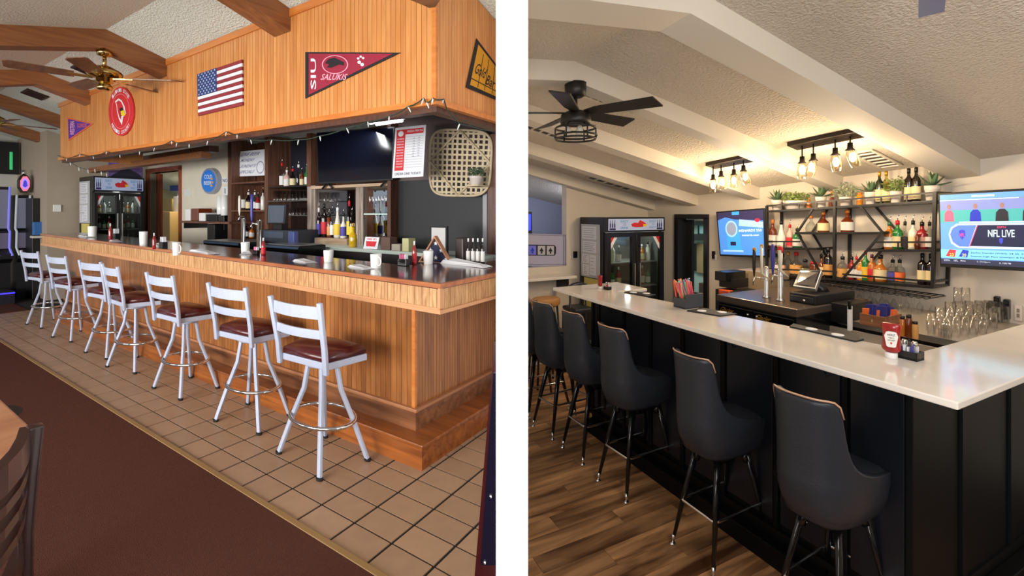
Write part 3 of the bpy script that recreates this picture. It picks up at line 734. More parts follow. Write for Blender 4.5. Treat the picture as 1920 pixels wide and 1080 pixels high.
mb = MB(); mb.box(RXL+.2, PXr+.01, PYr-.02, PYr, .14, .17); mb.box(PXr, PXr+.01, PYr, RW, .14, .17); obj('rail', mb, BP2, parent=nb)
mb = MB(); mb.box(RXL+.2, PXr+.06, PYr-.06, PYr, 0, .1); mb.box(PXr, PXr+.06, PYr, RW, 0, .1); obj('toe_kick', mb, BP2, parent=nb, bevel=.004)
for y in (2.6, 3.1, 3.6):
    mb = MB(); mb.box(PXr, PXr+.012, y-.02, y+.02, .17, CZ-.03); obj('stile', mb, BP2, parent=nb)
for px in (1151, 1235, 1384, 1560):
    p = R.onY(px, 620, PYr-.004); z = CZ-.08
    mb = MB(); mb.tube([(p.x-.02, PYr-.004, z), (p.x-.02, PYr-.03, z-.015), (p.x, PYr-.045, z-.03), (p.x+.02, PYr-.03, z-.015), (p.x+.02, PYr-.004, z)], .004, 6); obj('hook', mb, BLACKG, parent=nb)

# --- bar stools, newer room
LEA = mat('black_leather', (42, 46, 54), .36, bump=.12, bscale=90, spec=.5)
COP = mat('copper_piping', (196, 156, 128), .35)
def stool_new(X, Y, yaw, label):
    t = thing('upholstered_bar_stool', R, (X, Y, 0), label, 'bar stool', 'black upholstered bar stools along the quartz bar')
    S = Matrix.Translation((X, Y, 0)) @ Matrix.Diagonal((.62, 1.03, 1, 1)) @ Matrix.Rotation(math.radians(yaw), 4, 'Z')
    def out(a, r):   # rounded-square plan, angle from the back
        c, s_ = math.cos(a), math.sin(a); k = (abs(c)**3+abs(s_)**3)**(-1/3)
        return Vector((s_*r*k, -c*r*k, 0))
    # shell: band swept round the back, highest at the back
    rows = [(.515, .11, 180), (.53, .17, 180), (.56, .212, 180), (.61, .232, 168), (.66, .240, 152), (.69, .242, 132), (.71, .242, 112), (.725, .240, 92), (.745, .238, 75), (.775, .236, 63), (.82, .234, 56), (.90, .232, 52), (.98, .234, 50), (1.025, .236, 47), (1.042, .236, 42)]
    n = 32; V = []; F_ = []; m = len(rows)
    for lay in (0, 1):
        for (z, r, am) in rows:
            for k in range(n+1):
                a = math.radians(-am+2*am*k/n); rr = r-(.035 if lay else 0)
                p = out(a, max(rr, .02)); lean = max(0, z-.7)*.07
                p.y -= lean; p.z = z if not (lay and z < .56) else z+.03
                V.append(p)
    def id_(l_, i, k): return (l_*m+i)*(n+1)+k
    for i in range(m-1):
        for k in range(n):
            F_.append((id_(0, i, k), id_(0, i, k+1), id_(0, i+1, k+1), id_(0, i+1, k)))
            F_.append((id_(1, i, k), id_(1, i+1, k), id_(1, i+1, k+1), id_(1, i, k+1)))
        F_.append((id_(0, i, 0), id_(0, i+1, 0), id_(1, i+1, 0), id_(1, i, 0))); F_.append((id_(0, i, n), id_(1, i, n), id_(1, i+1, n), id_(0, i+1, n)))
    for k in range(n):
        F_.append((id_(0, m-1, k), id_(0, m-1, k+1), id_(1, m-1, k+1), id_(1, m-1, k))); F_.append((id_(0, 0, k), id_(1, 0, k), id_(1, 0, k+1), id_(0, 0, k+1)))
    mb = MB(); mb.add(V, F_, 0, True); sh = obj('shell', mb.xf(S), LEA, parent=t)
    if sh:
        sd = sh.modifiers.new('smooth', 'SUBSURF'); sd.levels = 1; sd.render_levels = 1
    # seat pad
    mb = MB(); V = []; N = 32; prof = [(.05, .515), (.16, .52), (.205, .55), (.218, .60), (.22, .65), (.212, .685), (.18, .70), (.10, .705), (.01, .705)]
    for r, z in prof:
        for k in range(N):
            p = out(2*PI*k/N, r); p.y += .02 if p.y > 0 else 0; p.z = z; V.append(p)
    mb.add(V, [(i*N+k, i*N+(k+1) % N, (i+1)*N+(k+1) % N, (i+1)*N+k) for i in range(len(prof)-1) for k in range(N)]+[list(range(N))[::-1], [(len(prof)-1)*N+k for k in range(N)]], 0, True)
    obj('seat', mb.xf(S), LEA, parent=t)
    mb = MB(); pts = []
    for (z, r, am) in rows[11:]:
        p = out(math.radians(-am), r); p.y -= max(0, z-.7)*.07; p.z = z; pts.append(p)
    z, r, am = rows[-1]
    for k in range(1, 16):
        p = out(math.radians(-am+2*am*k/16), r); p.y -= (z-.7)*.07; p.z = z+.004; pts.append(p)
    for (z, r, am) in rows[11:][::-1]:
        p = out(math.radians(am), r); p.y -= max(0, z-.7)*.07; p.z = z; pts.append(p)
    mb.tube([p*1.0 for p in pts[1:-1]], .004, 6); obj('piping', mb.xf(S), COP, parent=t)
    mb = MB(); mb.lathe((0, 0, .455), [(.05, 0), (.09, .02), (.1, .062)], 16); obj('swivel_mount', mb.xf(S), BLACKG, parent=t)
    for sx in (-1, 1):
        for sy in (-1, 1):
            mb = MB(); mb.tube([(sx*.10, sy*.10, .53), (sx*.15, sy*.15, .3), (sx*.2, sy*.2, .05)], [.021, .018, .011], 10); l_ = obj('leg', mb.xf(S), BLACKG, parent=t)
            mb = MB(); mb.tube([(sx*.2, sy*.2, .055), (sx*.206, sy*.206, .014)], [.0125, .0095], 10); mb.lathe((sx*.206, sy*.206, 0), [(.019, 0), (.019, .008), (.009, .015)], 10); obj('foot_tip', mb.xf(S), COP if 0 else CHROME, parent=l_)
            mb = MB(); mb.tube([(sx*.095, sy*.095, .50), (sx*.108, sy*.108, .46)], .024, 8); obj('leg_collar', mb.xf(S), BLACKG, parent=l_)
    mb = MB(); c = .168; pts = []
    for k in range(4):
        a0 = PI/4+k*PI/2; cx_, cy_ = c*math.sqrt(2)*math.cos(a0)*.84, c*math.sqrt(2)*math.sin(a0)*.84
        for j in range(-2, 3):
            a = a0+j*PI/8; pts.append((cx_+.032*math.cos(a), cy_+.032*math.sin(a), .245))
    mb.tube(pts, .0085, 8, closed=True); obj('foot_rest', mb.xf(S), CHROME, parent=t)
    return t
labs = ['nearest black upholstered bar stool, right of the other five', 'second black upholstered bar stool, seen whole in the middle', 'third black upholstered bar stool from the camera',
        'fourth black upholstered bar stool from the camera', 'fifth black upholstered bar stool from the camera', 'farthest black upholstered bar stool, cut by the white wall']
for (X, Y, yw), lab in zip([(-1.10, 2.03, 4), (-1.645, 2.03, 0), (-2.28, 2.03, 2), (-2.73, 2.04, 0), (-3.13, 2.02, 4), (-3.52, 2.02, 4)], labs):
    stool_new(X, Y, yw, lab)
# ================================================================ shared small things
PROF = {'wine': [(.94, 0), (1, .02), (1, .60), (.86, .69), (.44, .76), (.34, .82), (.34, 1)],
        'liq': [(.94, 0), (1, .02), (1, .56), (.88, .65), (.5, .71), (.34, .77), (.32, 1)],
        'squat': [(.9, 0), (1, .04), (1, .40), (.86, .52), (.42, .62), (.28, .70), (.28, 1)],
        'round': [(.7, 0), (.94, .1), (1, .28), (.85, .46), (.45, .6), (.26, .68), (.26, 1)],
        'cone': [(.86, 0), (1, .06), (.96, .3), (.7, .5), (.42, .68), (.32, .8), (.3, 1)],
        'jar': [(.9, 0), (1, .03), (1, .8), (.75, .86), (.75, 1)],
        'sauce': [(.9, 0), (1, .04), (1, .55), (.6, .72), (.34, .84), (.3, 1)]}
def bottle(room, base, h, r, style, body, lab, cap, text, group=None, pour=False, lz=(.1, .46), capz=.86, nm='bottle', cat='bottle', sq=False):
    b = Vector(base); t = thing(nm, room, b, text, cat, group)
    P = PROF[style]; n = 4 if sq else 14
    mb = MB(); mb.lathe(b, [(k*r, z*h) for k, z in P], 14)
    obj('glass_body', mb, body, parent=t)
    if lab is not None:
        mb = MB(); mb.lathe(b, [(r*1.03, lz[0]*h), (r*1.03, lz[1]*h)], 14, cap=False); obj('label', mb, lab, parent=t)
    k = min(x for x, z in P)
    mb = MB(); mb.lathe(b, [(r*(k+.07), capz*h), (r*(k+.07), h*1.0), (r*k*.5, h*1.01)], 10); obj('cap', mb, cap, parent=t)
    if pour:
        mb = MB(); mb.tube([b+Vector((0, 0, h)), b+Vector((0, 0, h*1.10)), b+Vector((r*.3, 0, h*1.2))], r*.09, 5); obj('pour_spout', mb, CHROME, parent=t)
    return t
def glassm(nm, col): return mat(nm, col, .1, spec=.6, coat=.3)
G_DARK = glassm('dark_bottle', (22, 14, 14)); G_BRN = glassm('brown_liquor', (112, 48, 20)); G_AMB = glassm('amber_liquor', (186, 106, 34)); G_GRN = glassm('green_bottle', (34, 120, 54))
G_RED = glassm('red_liquor', (150, 30, 34)); G_WHT = glassm('white_bottle', (226, 222, 210)); G_PNK = glassm('pale_pink_bottle', (214, 176, 164)); G_YEL = glassm('yellow_bottle', (200, 160, 30)); G_DGR = glassm('dark_green_bottle', (30, 44, 22))
G_CLR = glassmat('clear_bottle', (250, 252, 250), .9, blend=.25); G_BLU = glassm('bluish_bottle', (120, 134, 190)); G_ORG = glassm('orange_bottle', (226, 136, 26)); G_STR = glassmat('straw_bottle', (246, 238, 180), .85)
L_CRM = mat('cream_label', (222, 206, 160), .6); L_WHT = mat('white_label', (224, 222, 218), .6); L_RED = mat('red_label', (196, 40, 50), .6); L_BLK = mat('black_label', (26, 24, 28), .5); L_YEL = mat('yellow_label', (232, 194, 60), .6); L_TAN = mat('tan_label', (214, 158, 90), .6); L_PNK = mat('pink_label', (222, 168, 150), .6); L_BLU = mat('blue_label', (70, 66, 150), .6); L_ORG = mat('orange_label', (226, 106, 50), .6)
C_BLK = mat('black_cap', (18, 18, 18), .4); C_RED = mat('red_cap', (206, 34, 44), .4); C_ORG = mat('orange_cap', (206, 120, 52), .5); C_GLD = mat('gold_foil', (206, 156, 60), .3, .6); C_GRN = mat('green_cap', (40, 96, 70), .4); C_PUR = mat('purple_cap', (92, 40, 74), .4); C_WHT = mat('white_cap', (230, 230, 230), .4)
def tumbler(room, base, h, r, text, group, taper=.82, up=False):
    b = Vector(base); mb = MB(); r0, r1 = (r*taper, r) if up else (r, r*taper)
    mb.lathe(b, [(r0, 0), (r1, h), (r1*.9, h), (r0*.9, h*.08)], 14, cap=False)
    return obj('drinking_glass', mb, GLASS, room=room, org=b, label=text, cat='glass', group=group)
def wineglass(room, top, h, r, text, group, hang=True):
    t = Vector(top); P = [(r*.85, 0), (r*.85, .02*h), (.08*r, .05*h), (.08*r, .42*h), (.5*r, .5*h), (.95*r, .66*h), (r, .8*h), (.85*r, h)]
    mb = MB()
    if hang: mb.lathe(t, [(a, -z) for a, z in P], 12, cap=False)
    else: mb.lathe(t, P, 12, cap=False)
    return obj('wine_glass', mb, GLASS, room=room, org=t, label=text, cat='glass', group=group)
def mug(room, base, h, r, text, ang=0):
    b = Vector(base); t = thing('mug', room, b, text, 'mug', 'white mugs on the dark bar top')
    mb = MB(); mb.lathe(b, [(r*.86, 0), (r*.9, .004), (r, h*.97), (r*.98, h), (r*.9, h*.98), (r*.8, .01)], 20, cap=False)
    mb.lathe(b, [(r*.86, 0), (.001, .002)], 20, cap=False); obj('cup', mb, PORC, parent=t)
    mb = MB(); ca, sa = math.cos(ang), math.sin(ang)
    mb.tube([b+Vector((ca*(r*.93+r*.75*math.sin(a)), sa*(r*.93+r*.75*math.sin(a)), h*.5+h*.3*math.cos(a))) for a in [PI*k/8 for k in range(9)]], r*.13, 6); obj('handle', mb, PORC, parent=t)
    return t
def oblong(room, px0, px1, py0, py1, Y, dep, name, m, text=None, cat=None, parent=None, bevel=0, group=None, **kw):
    """box whose front face spans the given pixels on plane Y"""
    a, b = room.onY(px0, py1, Y), room.onY(px1, py1, Y); c = room.up(((a.x+b.x)/2, Y, 0), py0)
    zb_ = kw.get('z0', (a.z+b.z)/2)
    mb = MB(); mb.box(a.x, b.x, Y, Y+dep, zb_, c); return obj(name, mb, m, parent=parent, room=room, label=text, cat=cat, bevel=bevel, group=group)
# two-door display cooler, the same in both rooms
def cooler(room, XF, dep, ytl, ytr, hdr, dtop, z0, side_label, text):
    a = room.onX(*ytl, XF); b = room.onX(*ytr, XF); zt_ = (a.z+b.z)/2; y0, y1 = a.y, b.y; W_ = y1-y0
    t = thing('display_cooler', room, (XF-dep/2, (y0+y1)/2, z0), text, 'cooler')
    BK = mat('cooler_black', (20, 20, 22), .35); INR = mat('cooler_inside', (120, 120, 116), .5)
    zh = room.up((XF, y0, 0), hdr); zd = room.up((XF, y0, 0), dtop)
    mb = MB(); e = .035
    mb.box(XF-dep, XF-.06, y0, y0+e, z0, zt_); mb.box(XF-dep, XF-.06, y1-e, y1, z0, zt_); mb.box(XF-dep, XF-.06, y0+e, y1-e, zd+.02, zt_); mb.box(XF-dep, XF-.06, y0+e, y1-e, z0, z0+.15); 
    m2 = MB(); m2.box(XF-dep, XF-dep+.04, y0+e, y1-e, z0+.15, zd+.02); m2.box(XF-dep+.04, XF-.07, y0+e, y0+e+.006, z0+.15, zd+.02); m2.box(XF-dep+.04, XF-.07, y1-e-.006, y1-e, z0+.15, zd+.02); obj('lining', m2, INR, parent=t)
    obj('cabinet', mb, BK, parent=t, bevel=.004)
    Q = Quad(room, (XF, y0, zt_), (XF, y1, zt_), (XF, y1, zh), (XF, y0, zh))
    mb = MB(); mb.box(XF-.06, XF-.004, y0, y1, zh-.01, zt_); obj('header', mb, BK, parent=t, bevel=.004)
    mb = MB(); Q.rect(mb, .03, .97, .1, .95, 0, .003); sgn = obj('header_sign', mb, mat('cooler_sign', (176, 190, 224), .4, emit=.12), parent=t)
    CY_ = mat('sign_cyan', (64, 150, 206), .5); mb = MB()
    for u in (.22, .71):
        for k, s_ in enumerate(('EASY', 'TO', 'DRINK' if u < .5 else 'ENJOY')):
            wdt = .13 if k != 1 else .05; Q.text(mb, s_, u+.07-wdt/2, u+.07+wdt/2, .2+.24*k, .38+.24*k, .0035)
    obj('lettering', mb, CY_, parent=sgn)
    mb = MB(); Q.poly(mb, [(.40, .5), (.46, .38), (.52, .42), (.55, .2), (.62, .35), (.66, .5), (.60, .72), (.48, .74), (.42, .68)], .0035, .001); obj('bird_mark', mb, RED, parent=sgn)
    mb = MB(); Q.poly(mb, [(.60, .52), (.67, .5), (.66, .66), (.61, .7)], .0048, .001); obj('beak_mark', mb, YEL, parent=sgn)
    mb = MB()
    for u in (.06, .095, .13, .86, .895, .93):
        Q.poly(mb, [(u-.010, .75), (u-.010, .5), (u-.004, .38), (u-.004, .2), (u+.004, .2), (u+.004, .38), (u+.010, .5), (u+.010, .75)], .0035, .001)
    for u in (.045, .845): Q.rect(mb, u, u+.10, .78, .92, .0035, .001)
    obj('printed_bottles', mb, mat('sign_navy', (40, 36, 96), .5), parent=sgn, kind='stuff')
    ym = (y0+y1)/2
    for k, (ya_, yb_) in enumerate(((y0+.01, ym-.003), (ym+.003, y1-.01))):
        mb = MB(); f_ = .06*W_/.9
        for q in ((ya_, ya_+f_, z0+.14, zd), (yb_-f_, yb_, z0+.14, zd), (ya_+f_, yb_-f_, zd-.05, zd), (ya_+f_, yb_-f_, z0+.14, z0+.2)): mb.box(XF-.05, XF-.005, *q)
        d_ = obj('door', mb, BK, parent=t, bevel=.003)
        mb = MB(); mb.box(XF-.03, XF-.026, ya_+f_, yb_-f_, z0+.2, zd-.05); obj('pane', mb, glassmat('cooler_glass', (230, 236, 234), .85, blend=.15), parent=d_)
        QQ = Quad(room, (XF-.024, ya_+f_, zd-.05), (XF-.024, yb_-f_, zd-.05), (XF-.024, yb_-f_, z0+.2), (XF-.024, ya_+f_, z0+.2))
        mb = MB()
        if k == 0: QQ.poly(mb, [(0, 0), (.2, 0), (0, .07)], 0, .002)
        else: QQ.poly(mb, [(1, 0), (.8, 0), (1, .07)], 0, .002)
        obj('corner_decal', mb, RED, parent=d_)
        mb = MB()
        if k == 0: QQ.poly(mb, [(.2, 0), (.34, 0), (0, .12), (0, .07)], 0, .002)
        else: QQ.poly(mb, [(.8, 0), (.66, 0), (1, .12), (1, .07)], 0, .002)
        obj('decal_band', mb, FWHITE, parent=d_)
        mb = MB(); yy = yb_-f_*.6 if k == 0 else ya_+f_*.6; mb.box(XF-.005, XF+.02, yy-.008, yy+.008, zd-.75, zd-.35); obj('door_handle', mb, STEEL, parent=d_, bevel=.003)
    for k in range(4):
        z = zd-.36-.28*k*1.0
        if z < z0+.3: break
        mb = MB(); mb.box(XF-dep+.05, XF-.09, y0+.05, y1-.05, z, z+.015); obj('shelf', mb, mat('cooler_shelf', (150, 150, 146), .5), parent=t)
        cols = [G_AMB, G_BRN, G_WHT, G_GRN, G_CLR, G_RED]
        for j in range(8):
            y = y0+.12+(y1-y0-.24)*j/7
            if abs(y-ym) < .05: continue
            bottle(room, (XF-.16, y, z+.015), .19+.03*((j+k) % 2), .022*W_/.6, 'liq', cols[(j*2+k) % 6], L_WHT if (j+k) % 3 else L_CRM, C_BLK if j % 2 else C_WHT,
                   f'bottle in the {side_label}, {oo(j)} {["top", "second", "third", "lowest"][k]} shelf', f'bottles inside the {side_label}', cat='bottle')
    li = bpy.data.lights.new('cooler_lamp', 'POINT'); li.energy = 5; li.color = (.95, 1, .98); li.shadow_soft_size = .05; lo = bpy.data.objects.new('cooler_lamp', li); COL.objects.link(lo); lo.location = room.W((XF-.12, ym, zd-.06))
    # paper board on the left side
    Q2 = Quad(room, (XF-dep*.92, y0-.002, zt_-.08), (XF-dep*.22, y0-.002, zt_-.08), (XF-dep*.22, y0-.002, zd-.52), (XF-dep*.92, y0-.002, zd-.52))
    tb = thing('notice_board', room, Q2.D, f'white board with papers on the side of the {side_label}', 'board')
    mb = MB(); Q2.rect(mb, 0, 1, 0, 1, 0, .012); obj('board', mb, mat('board_frame', (190, 192, 196), .4), parent=tb)
    for u0, u1, v0, v1 in ((.08, .85, .04, .28), (.1, .85, .32, .53), (.08, .46, .57, .74), (.5, .84, .57, .95), (.1, .46, .77, .97)):
        mb = MB(); Q2.rect(mb, u0, u1, v0, v1, .0125, .0015); pp_ = obj('paper', mb, PAPER, parent=tb)
        mb = MB()
        for k in range(5):
            v = v0+(v1-v0)*(k+1)/6; Q2.rect(mb, u0+.06, u1-.08-.05*(k % 3), v-.004, v+.004, .0142, .0006)
        obj('writing', mb, mat('pencil_grey', (140, 144, 160), .7), parent=pp_, kind='stuff')
    Q3 = Quad(room, (XF-dep*.82, y0-.002, zd-.53), (XF-dep*.25, y0-.002, zd-.53), (XF-dep*.30, y0-.002, zd-.86), (XF-dep*.82, y0-.002, zd-.86))
    mb = MB(); Q3.rect(mb, 0, 1, 0, 1, 0, .003); obj('paper_note', mb, mat('yellow_note', (214, 200, 110), .7), room=room, label=f'yellow paper taped below the white board on the {side_label}', cat='note')
cooler(L, -10.05, .7, (175, 329), (271, 335), 357, 361, 0, 'older room cooler', 'black two-door drinks cooler at the far end of the wooden bar')
cooler(R, -4.0, .5, (1137, 405), (1247, 410), 434, 437, 0, 'newer room cooler', 'black two-door drinks cooler beside the black-framed door')

# ================================================================ back bar of the older room
YS = 3.30
def lbox(px0, px1, py0, py1, Y0_, Y1_, name, m, parent=None, text=None, cat=None, bevel=0, z=None):
    a, b = L.onY(px0, 400, Y0_), L.onY(px1, 400, Y0_); mid = ((a.x+b.x)/2, Y0_, 0)
    z1 = L.up(mid, py0) if z is None else z[1]; z0 = L.up(mid, py1) if z is None else z[0]
    mb = MB(); mb.box(a.x, b.x, Y0_, Y1_, z0, z1); return obj(name, mb, m, parent=parent, room=L, label=text, cat=cat, bevel=bevel)
WEATH = wood('weathered_post', (110, 96, 86), (170, 156, 144), .6, 0, (30, 30, 2), rnd=.03)
WLT = wood('light_shelf_wood', (150, 122, 96), (200, 172, 146), .6, 0, (2, 30, 30), rnd=.03)
DKW = wood('shelf_post_brown', (76, 46, 32), (118, 78, 56), .5, .1, (30, 30, 2), rnd=.05)
bbk = thing('back_bar_shelving', L, L.onY(580, 460, YS), 'brown wooden back-bar shelving with mirrors and bays', 'shelving')
for p0, p1, y0_, y1_, m in ((427, 434, 262, 470, DKW), (496, 503, 255, 470, DKW), (575, 583, 250, 350, DKW), (576, 591, 348, 456, WEATH), (667, 681, 348, 462, WEATH), (733, 739, 240, 470, BLACKM)):
    lbox(p0, p1, y0_, y1_, YS, YS+.05 if m is WEATH else YB, 'upright', m, bbk)
for k in range(4):
    lbox(437+15*k, 449+15*k, 262, 342, YB-.03, YB-.005, 'back_board', BROWN, bbk)
for k in range(4):
    lbox(505+9.5*k, 513.5+9.5*k, 258, 350, YB-.03, YB-.005, 'back_board', DKW if k % 2 else BROWN, bbk)
lbox(543, 575, 262, 350, YB-.03, YB-.01, 'dark_panel', mat('slate_dark', (30, 32, 44), .4), bbk)
MIRR = mat('mirror', (200, 204, 206), .03, 1)
lbox(472, 496, 365, 392, YB-.03, YB-.01, 'mirror', MIRR, bbk); lbox(593, 667, 352, 446, YB-.03, YB-.01, 'mirror', mat('dim_mirror', (120, 112, 110), .08, 1), bbk)
lbox(700, 733, 352, 462, YB-.03, YB-.01, 'mirror', MIRR, bbk); lbox(682, 700, 352, 462, YB-.03, YB-.01, 'back_board', BROWN, bbk); lbox(541, 576, 350, 440, YB-.03, YB-.01, 'mirror', mat('dim_mirror', (0, 0, 0)), bbk)
shelves = {}
def shelf(key, px0, px1, py, th, m, Y0_=YS, nm='shelf'):
    a, b = L.onY(px0, py, Y0_), L.onY(px1, py, Y0_); z = L.up(((a.x+b.x)/2, Y0_, 0), py)
    mb = MB(); mb.box(a.x, b.x, Y0_, YB-.01, z-th, z); obj(nm, mb, m, parent=bbk); shelves[key] = z
shelf('a1', 434, 497, 341, .02, DKW); shelf('a2', 434, 497, 394, .02, DKW); shelf('b1', 503, 576, 349, .012, BLACKM); shelf('b2', 503, 576, 376, .012, glassmat('glass_shelf', (190, 214, 206), .8))
shelf('b3', 541, 576, 403, .012, MC['glass_shelf']); shelf('c1', 583, 739, 346, .03, WLT, YS-.04); shelf('d1', 682, 734, 400, .015, mat('frosted_shelf', (176, 200, 190), .2), YS)
shelf('c2', 590, 650, 447, .09, WLT, YS-.06, 'box_plinth')
# lower counter of the back bar
zc1 = L.up(L.onY(700, 465, 3.0), 468)
a0, a1 = L.onY(434, 450, 3.0).x, L.onY(890, 450, 2.9).x
bc = thing('back_counter', L, (a0+1, 3.1, 0), 'pale green back counter along the wall behind the wooden bar', 'counter')
mb = MB(); mb.box(a0, a1, 2.98, YB-.01, zc1-.03, zc1); obj('counter_top', mb, mat('pale_green_top', (186, 200, 190), .35), parent=bc)
mb = MB(); mb.box(a0+.05, a1-.05, 3.05, YB-.02, 0, zc1-.03); obj('cabinet_body', mb, mat('dark_cabinet', (40, 34, 34), .5), parent=bc)
# bottles on the shelves: (px, top y, width, style, body, label, cap, words)
def rowL(key, z, Y, items, where, grp, pour=True):
    for i, (px, yt_, w_, st_, bo, la, ca, words) in enumerate(items):
        p = L.onY(px, 400, Y); p.z = z; h = L.up(p, yt_)-z
        bottle(L, p, h*(.9 if pour else 1), L.m(p, w_)/2, st_, bo, la, ca, f'{words}, {oo(i)} on {where}', grp, pour)
rowL('b1', shelves['b1'], 3.45, [(514, 316, 12, 'cone', G_RED, L_WHT, C_WHT, 'red bottle with a white label'), (529, 300, 10, 'liq', G_CLR, L_WHT, C_RED, 'clear bottle with a red pourer'), (538, 315, 11, 'liq', G_PNK, L_WHT, C_WHT, 'pale bottle with a tall label'),
      (549, 313, 11, 'squat', G_DARK, L_CRM, C_RED, 'dark squat bottle'), (560, 304, 11, 'liq', G_CLR, None, C_WHT, 'clear bottle with no label'), (566, 316, 8, 'liq', G_BRN, L_CRM, C_BLK, 'brown bottle'), (575, 308, 8, 'liq', G_GRN, L_WHT, C_GRN, 'green bottle with a white label')], 'shelf beside the black television', 'bottles on the upper back-bar shelf')
rowL('a2', shelves['a2'], 3.47, [(443, 355, 9, 'liq', G_YEL, L_CRM, C_BLK, 'pale yellow bottle'), (456, 346, 11, 'liq', G_CLR, L_WHT, C_RED, 'clear bottle with a red cap'), (466, 357, 10, 'liq', G_DARK, L_CRM, C_WHT, 'dark bottle with a cream label'),
      (478, 357, 9, 'liq', G_CLR, L_WHT, C_WHT, 'clear bottle'), (484, 362, 9, 'liq', G_RED, L_WHT, C_BLK, 'red bottle'), (493, 352, 8, 'liq', G_WHT, None, C_BLK, 'white bottle')], 'left shelf under the handwritten sign', 'bottles under the handwritten sign')
rowL('a3', zc1, 3.45, [(440, 415, 11, 'liq', G_CLR, L_WHT, C_WHT, 'clear bottle'), (449, 420, 10, 'squat', G_GRN, L_CRM, C_BLK, 'green bottle'), (462, 418, 10, 'liq', G_DARK, L_WHT, C_BLK, 'dark bottle'), (472, 422, 9, 'liq', G_AMB, L_WHT, C_WHT, 'amber bottle')], 'back counter behind the beer taps', 'bottles behind the older beer taps')
rowL('c2', shelves['c2'], 3.34, [(598, 384, 9, 'liq', G_DARK, L_BLU, C_WHT, 'dark blue-labelled bottle'), (608, 375, 12, 'liq', G_DARK, L_RED, C_BLK, 'tall red-labelled bottle'), (617, 396, 8, 'jar', G_BRN, L_TAN, C_BLK, 'brown jar'),
      (623, 388, 9, 'liq', G_CLR, L_WHT, C_BLK, 'clear bottle with a white label'), (633, 383, 14, 'cone', G_WHT, L_YEL, C_WHT, 'white cone-shaped bottle'), (644, 394, 12, 'squat', G_WHT, L_BLU, C_BLK, 'white squat bottle'),
      (655, 369, 10, 'liq', G_CLR, L_YEL, C_RED, 'clear bottle with a red pourer'), (660, 392, 11, 'liq', G_DARK, L_YEL, C_BLK, 'dark yellow-labelled bottle')], 'light wood plinth', 'bottles on the light wood plinth')
p = L.onY(662, 456, 3.1); p.z = zc1
bottle(L, p, L.up(p, 419)-zc1, L.m(p, 15)/2, 'squat', G_YEL, None, C_GLD, 'olive round-shouldered bottle right of the light wood plinth', lz=(.1, .3))
def gl_row(z, px0, px1, n_, yt_, Y, w_, where, grp, stem=False):
    for i in range(n_):
        px = px0+(px1-px0)*i/(n_-1); p = L.onY(px, 400, Y); p.z = z; h = L.up(p, yt_)-z
        if stem: wineglass(L, p, h, L.m(p, w_)/2, f'stemmed wine glass, {oo(i)} on the {where}', grp, hang=False)
        else: tumbler(L, p, h, L.m(p, w_)/2, f'clear glass, {oo(i)} on the {where}', grp)
gl_row(shelves['b2'], 508, 573, 10, 358, 3.38, 8, 'glass shelf over the register', 'glasses over the register')
gl_row(shelves['b3'], 545, 573, 5, 390, 3.38, 7, 'shelf right of the register', 'glasses right of the register')
gl_row(shelves['d1'], 690, 732, 8, 368, 3.38, 8, 'frosted shelf by the mirror', 'stemmed glasses by the mirror', True)
# handwritten sign
q = quadY(L, 3.42, (452, 284), (498, 280), (498, 329), (447, 331))
t = thing('handwritten_sign', L, q.D, 'white handwritten sign leaning in the top left bay', 'sign')
mb = MB(); q.rect(mb, 0, 1, 0, 1, 0, .008); obj('board', mb, PAPER, parent=t)
INK = mat('marker_ink', (96, 104, 140), .7)
for k, (s_, u1) in enumerate((('LIVE BEER', .8), ('MONDAY', .6), ('SUNDAY\'S', .66), ('SPECIALS', .6))):
    mb = MB(); q.text(mb, s_, .08, u1, .08+.23*k, .2+.23*k, .009, shear=.15); obj('lettering', mb, INK, parent=t)
mb = MB(); q.ring(mb, .83, .68, .14, .24, .12, .0085, .0008, n=14); obj('doodle', mb, INK, parent=t)
# big black television
q = quadY(L, 3.2, (595, 249), (741, 237), (737, 338), (597, 345))
t = thing('television', L, q.p(.5, 1), 'large switched-off black television over the back bar', 'television')
mb = MB(); q.rect(mb, 0, 1, 0, 1, -.05, .06); obj('case', mb, BLACKM, parent=t, bevel=.004)
mb = MB(); q.rect(mb, .015, .985, .02, .97, .0105, .002); obj('screen', mb, mat('dark_screen', (8, 11, 22), .12, spec=.7), parent=t)
for u in (.1, .9):
    mb = MB(); a = q.p(u, 1, -.03); mb.tube([a+Vector((-.09, 0, -.055)), a+Vector((0, 0, .01)), a+Vector((.09, 0, -.055))], .012, 5); obj('foot', mb, BLACKM, parent=t)
a_, b_ = L.onY(706, 236, 3.12), L.onY(757, 236, 3.12); zz = L.up(((a_.x+b_.x)/2, 3.12, 0), 233)
t = thing('ceiling_light', L, ((a_.x+b_.x)/2, 3.12, zz), 'two white fluorescent tubes above the black television', 'light')
mb = MB(); mb.box(a_.x, b_.x, 3.0, 3.14, zz+.03, zz+.05); mb.cyl(((a_.x+b_.x)/2, 3.07, zz+.05), ((a_.x+b_.x)/2, 3.07, 2.62), .012); obj('housing', mb, FWHITE, parent=t)
for y_ in (3.03, 3.11):
    mb = MB(); mb.cyl((a_.x+.01, y_, zz+.015), (b_.x-.01, y_, zz+.015), .014); obj('tube', mb, mat('lit_tube', (255, 255, 255), .4, emit=6), parent=t)
area('fluorescent_light', L.W(((a_.x+b_.x)/2-.5, 2.9, 2.3)), L.W(((a_.x+b_.x)/2-.9, 3.3, 1.2)), 1.2, .1, 9, (.95, .97, 1))
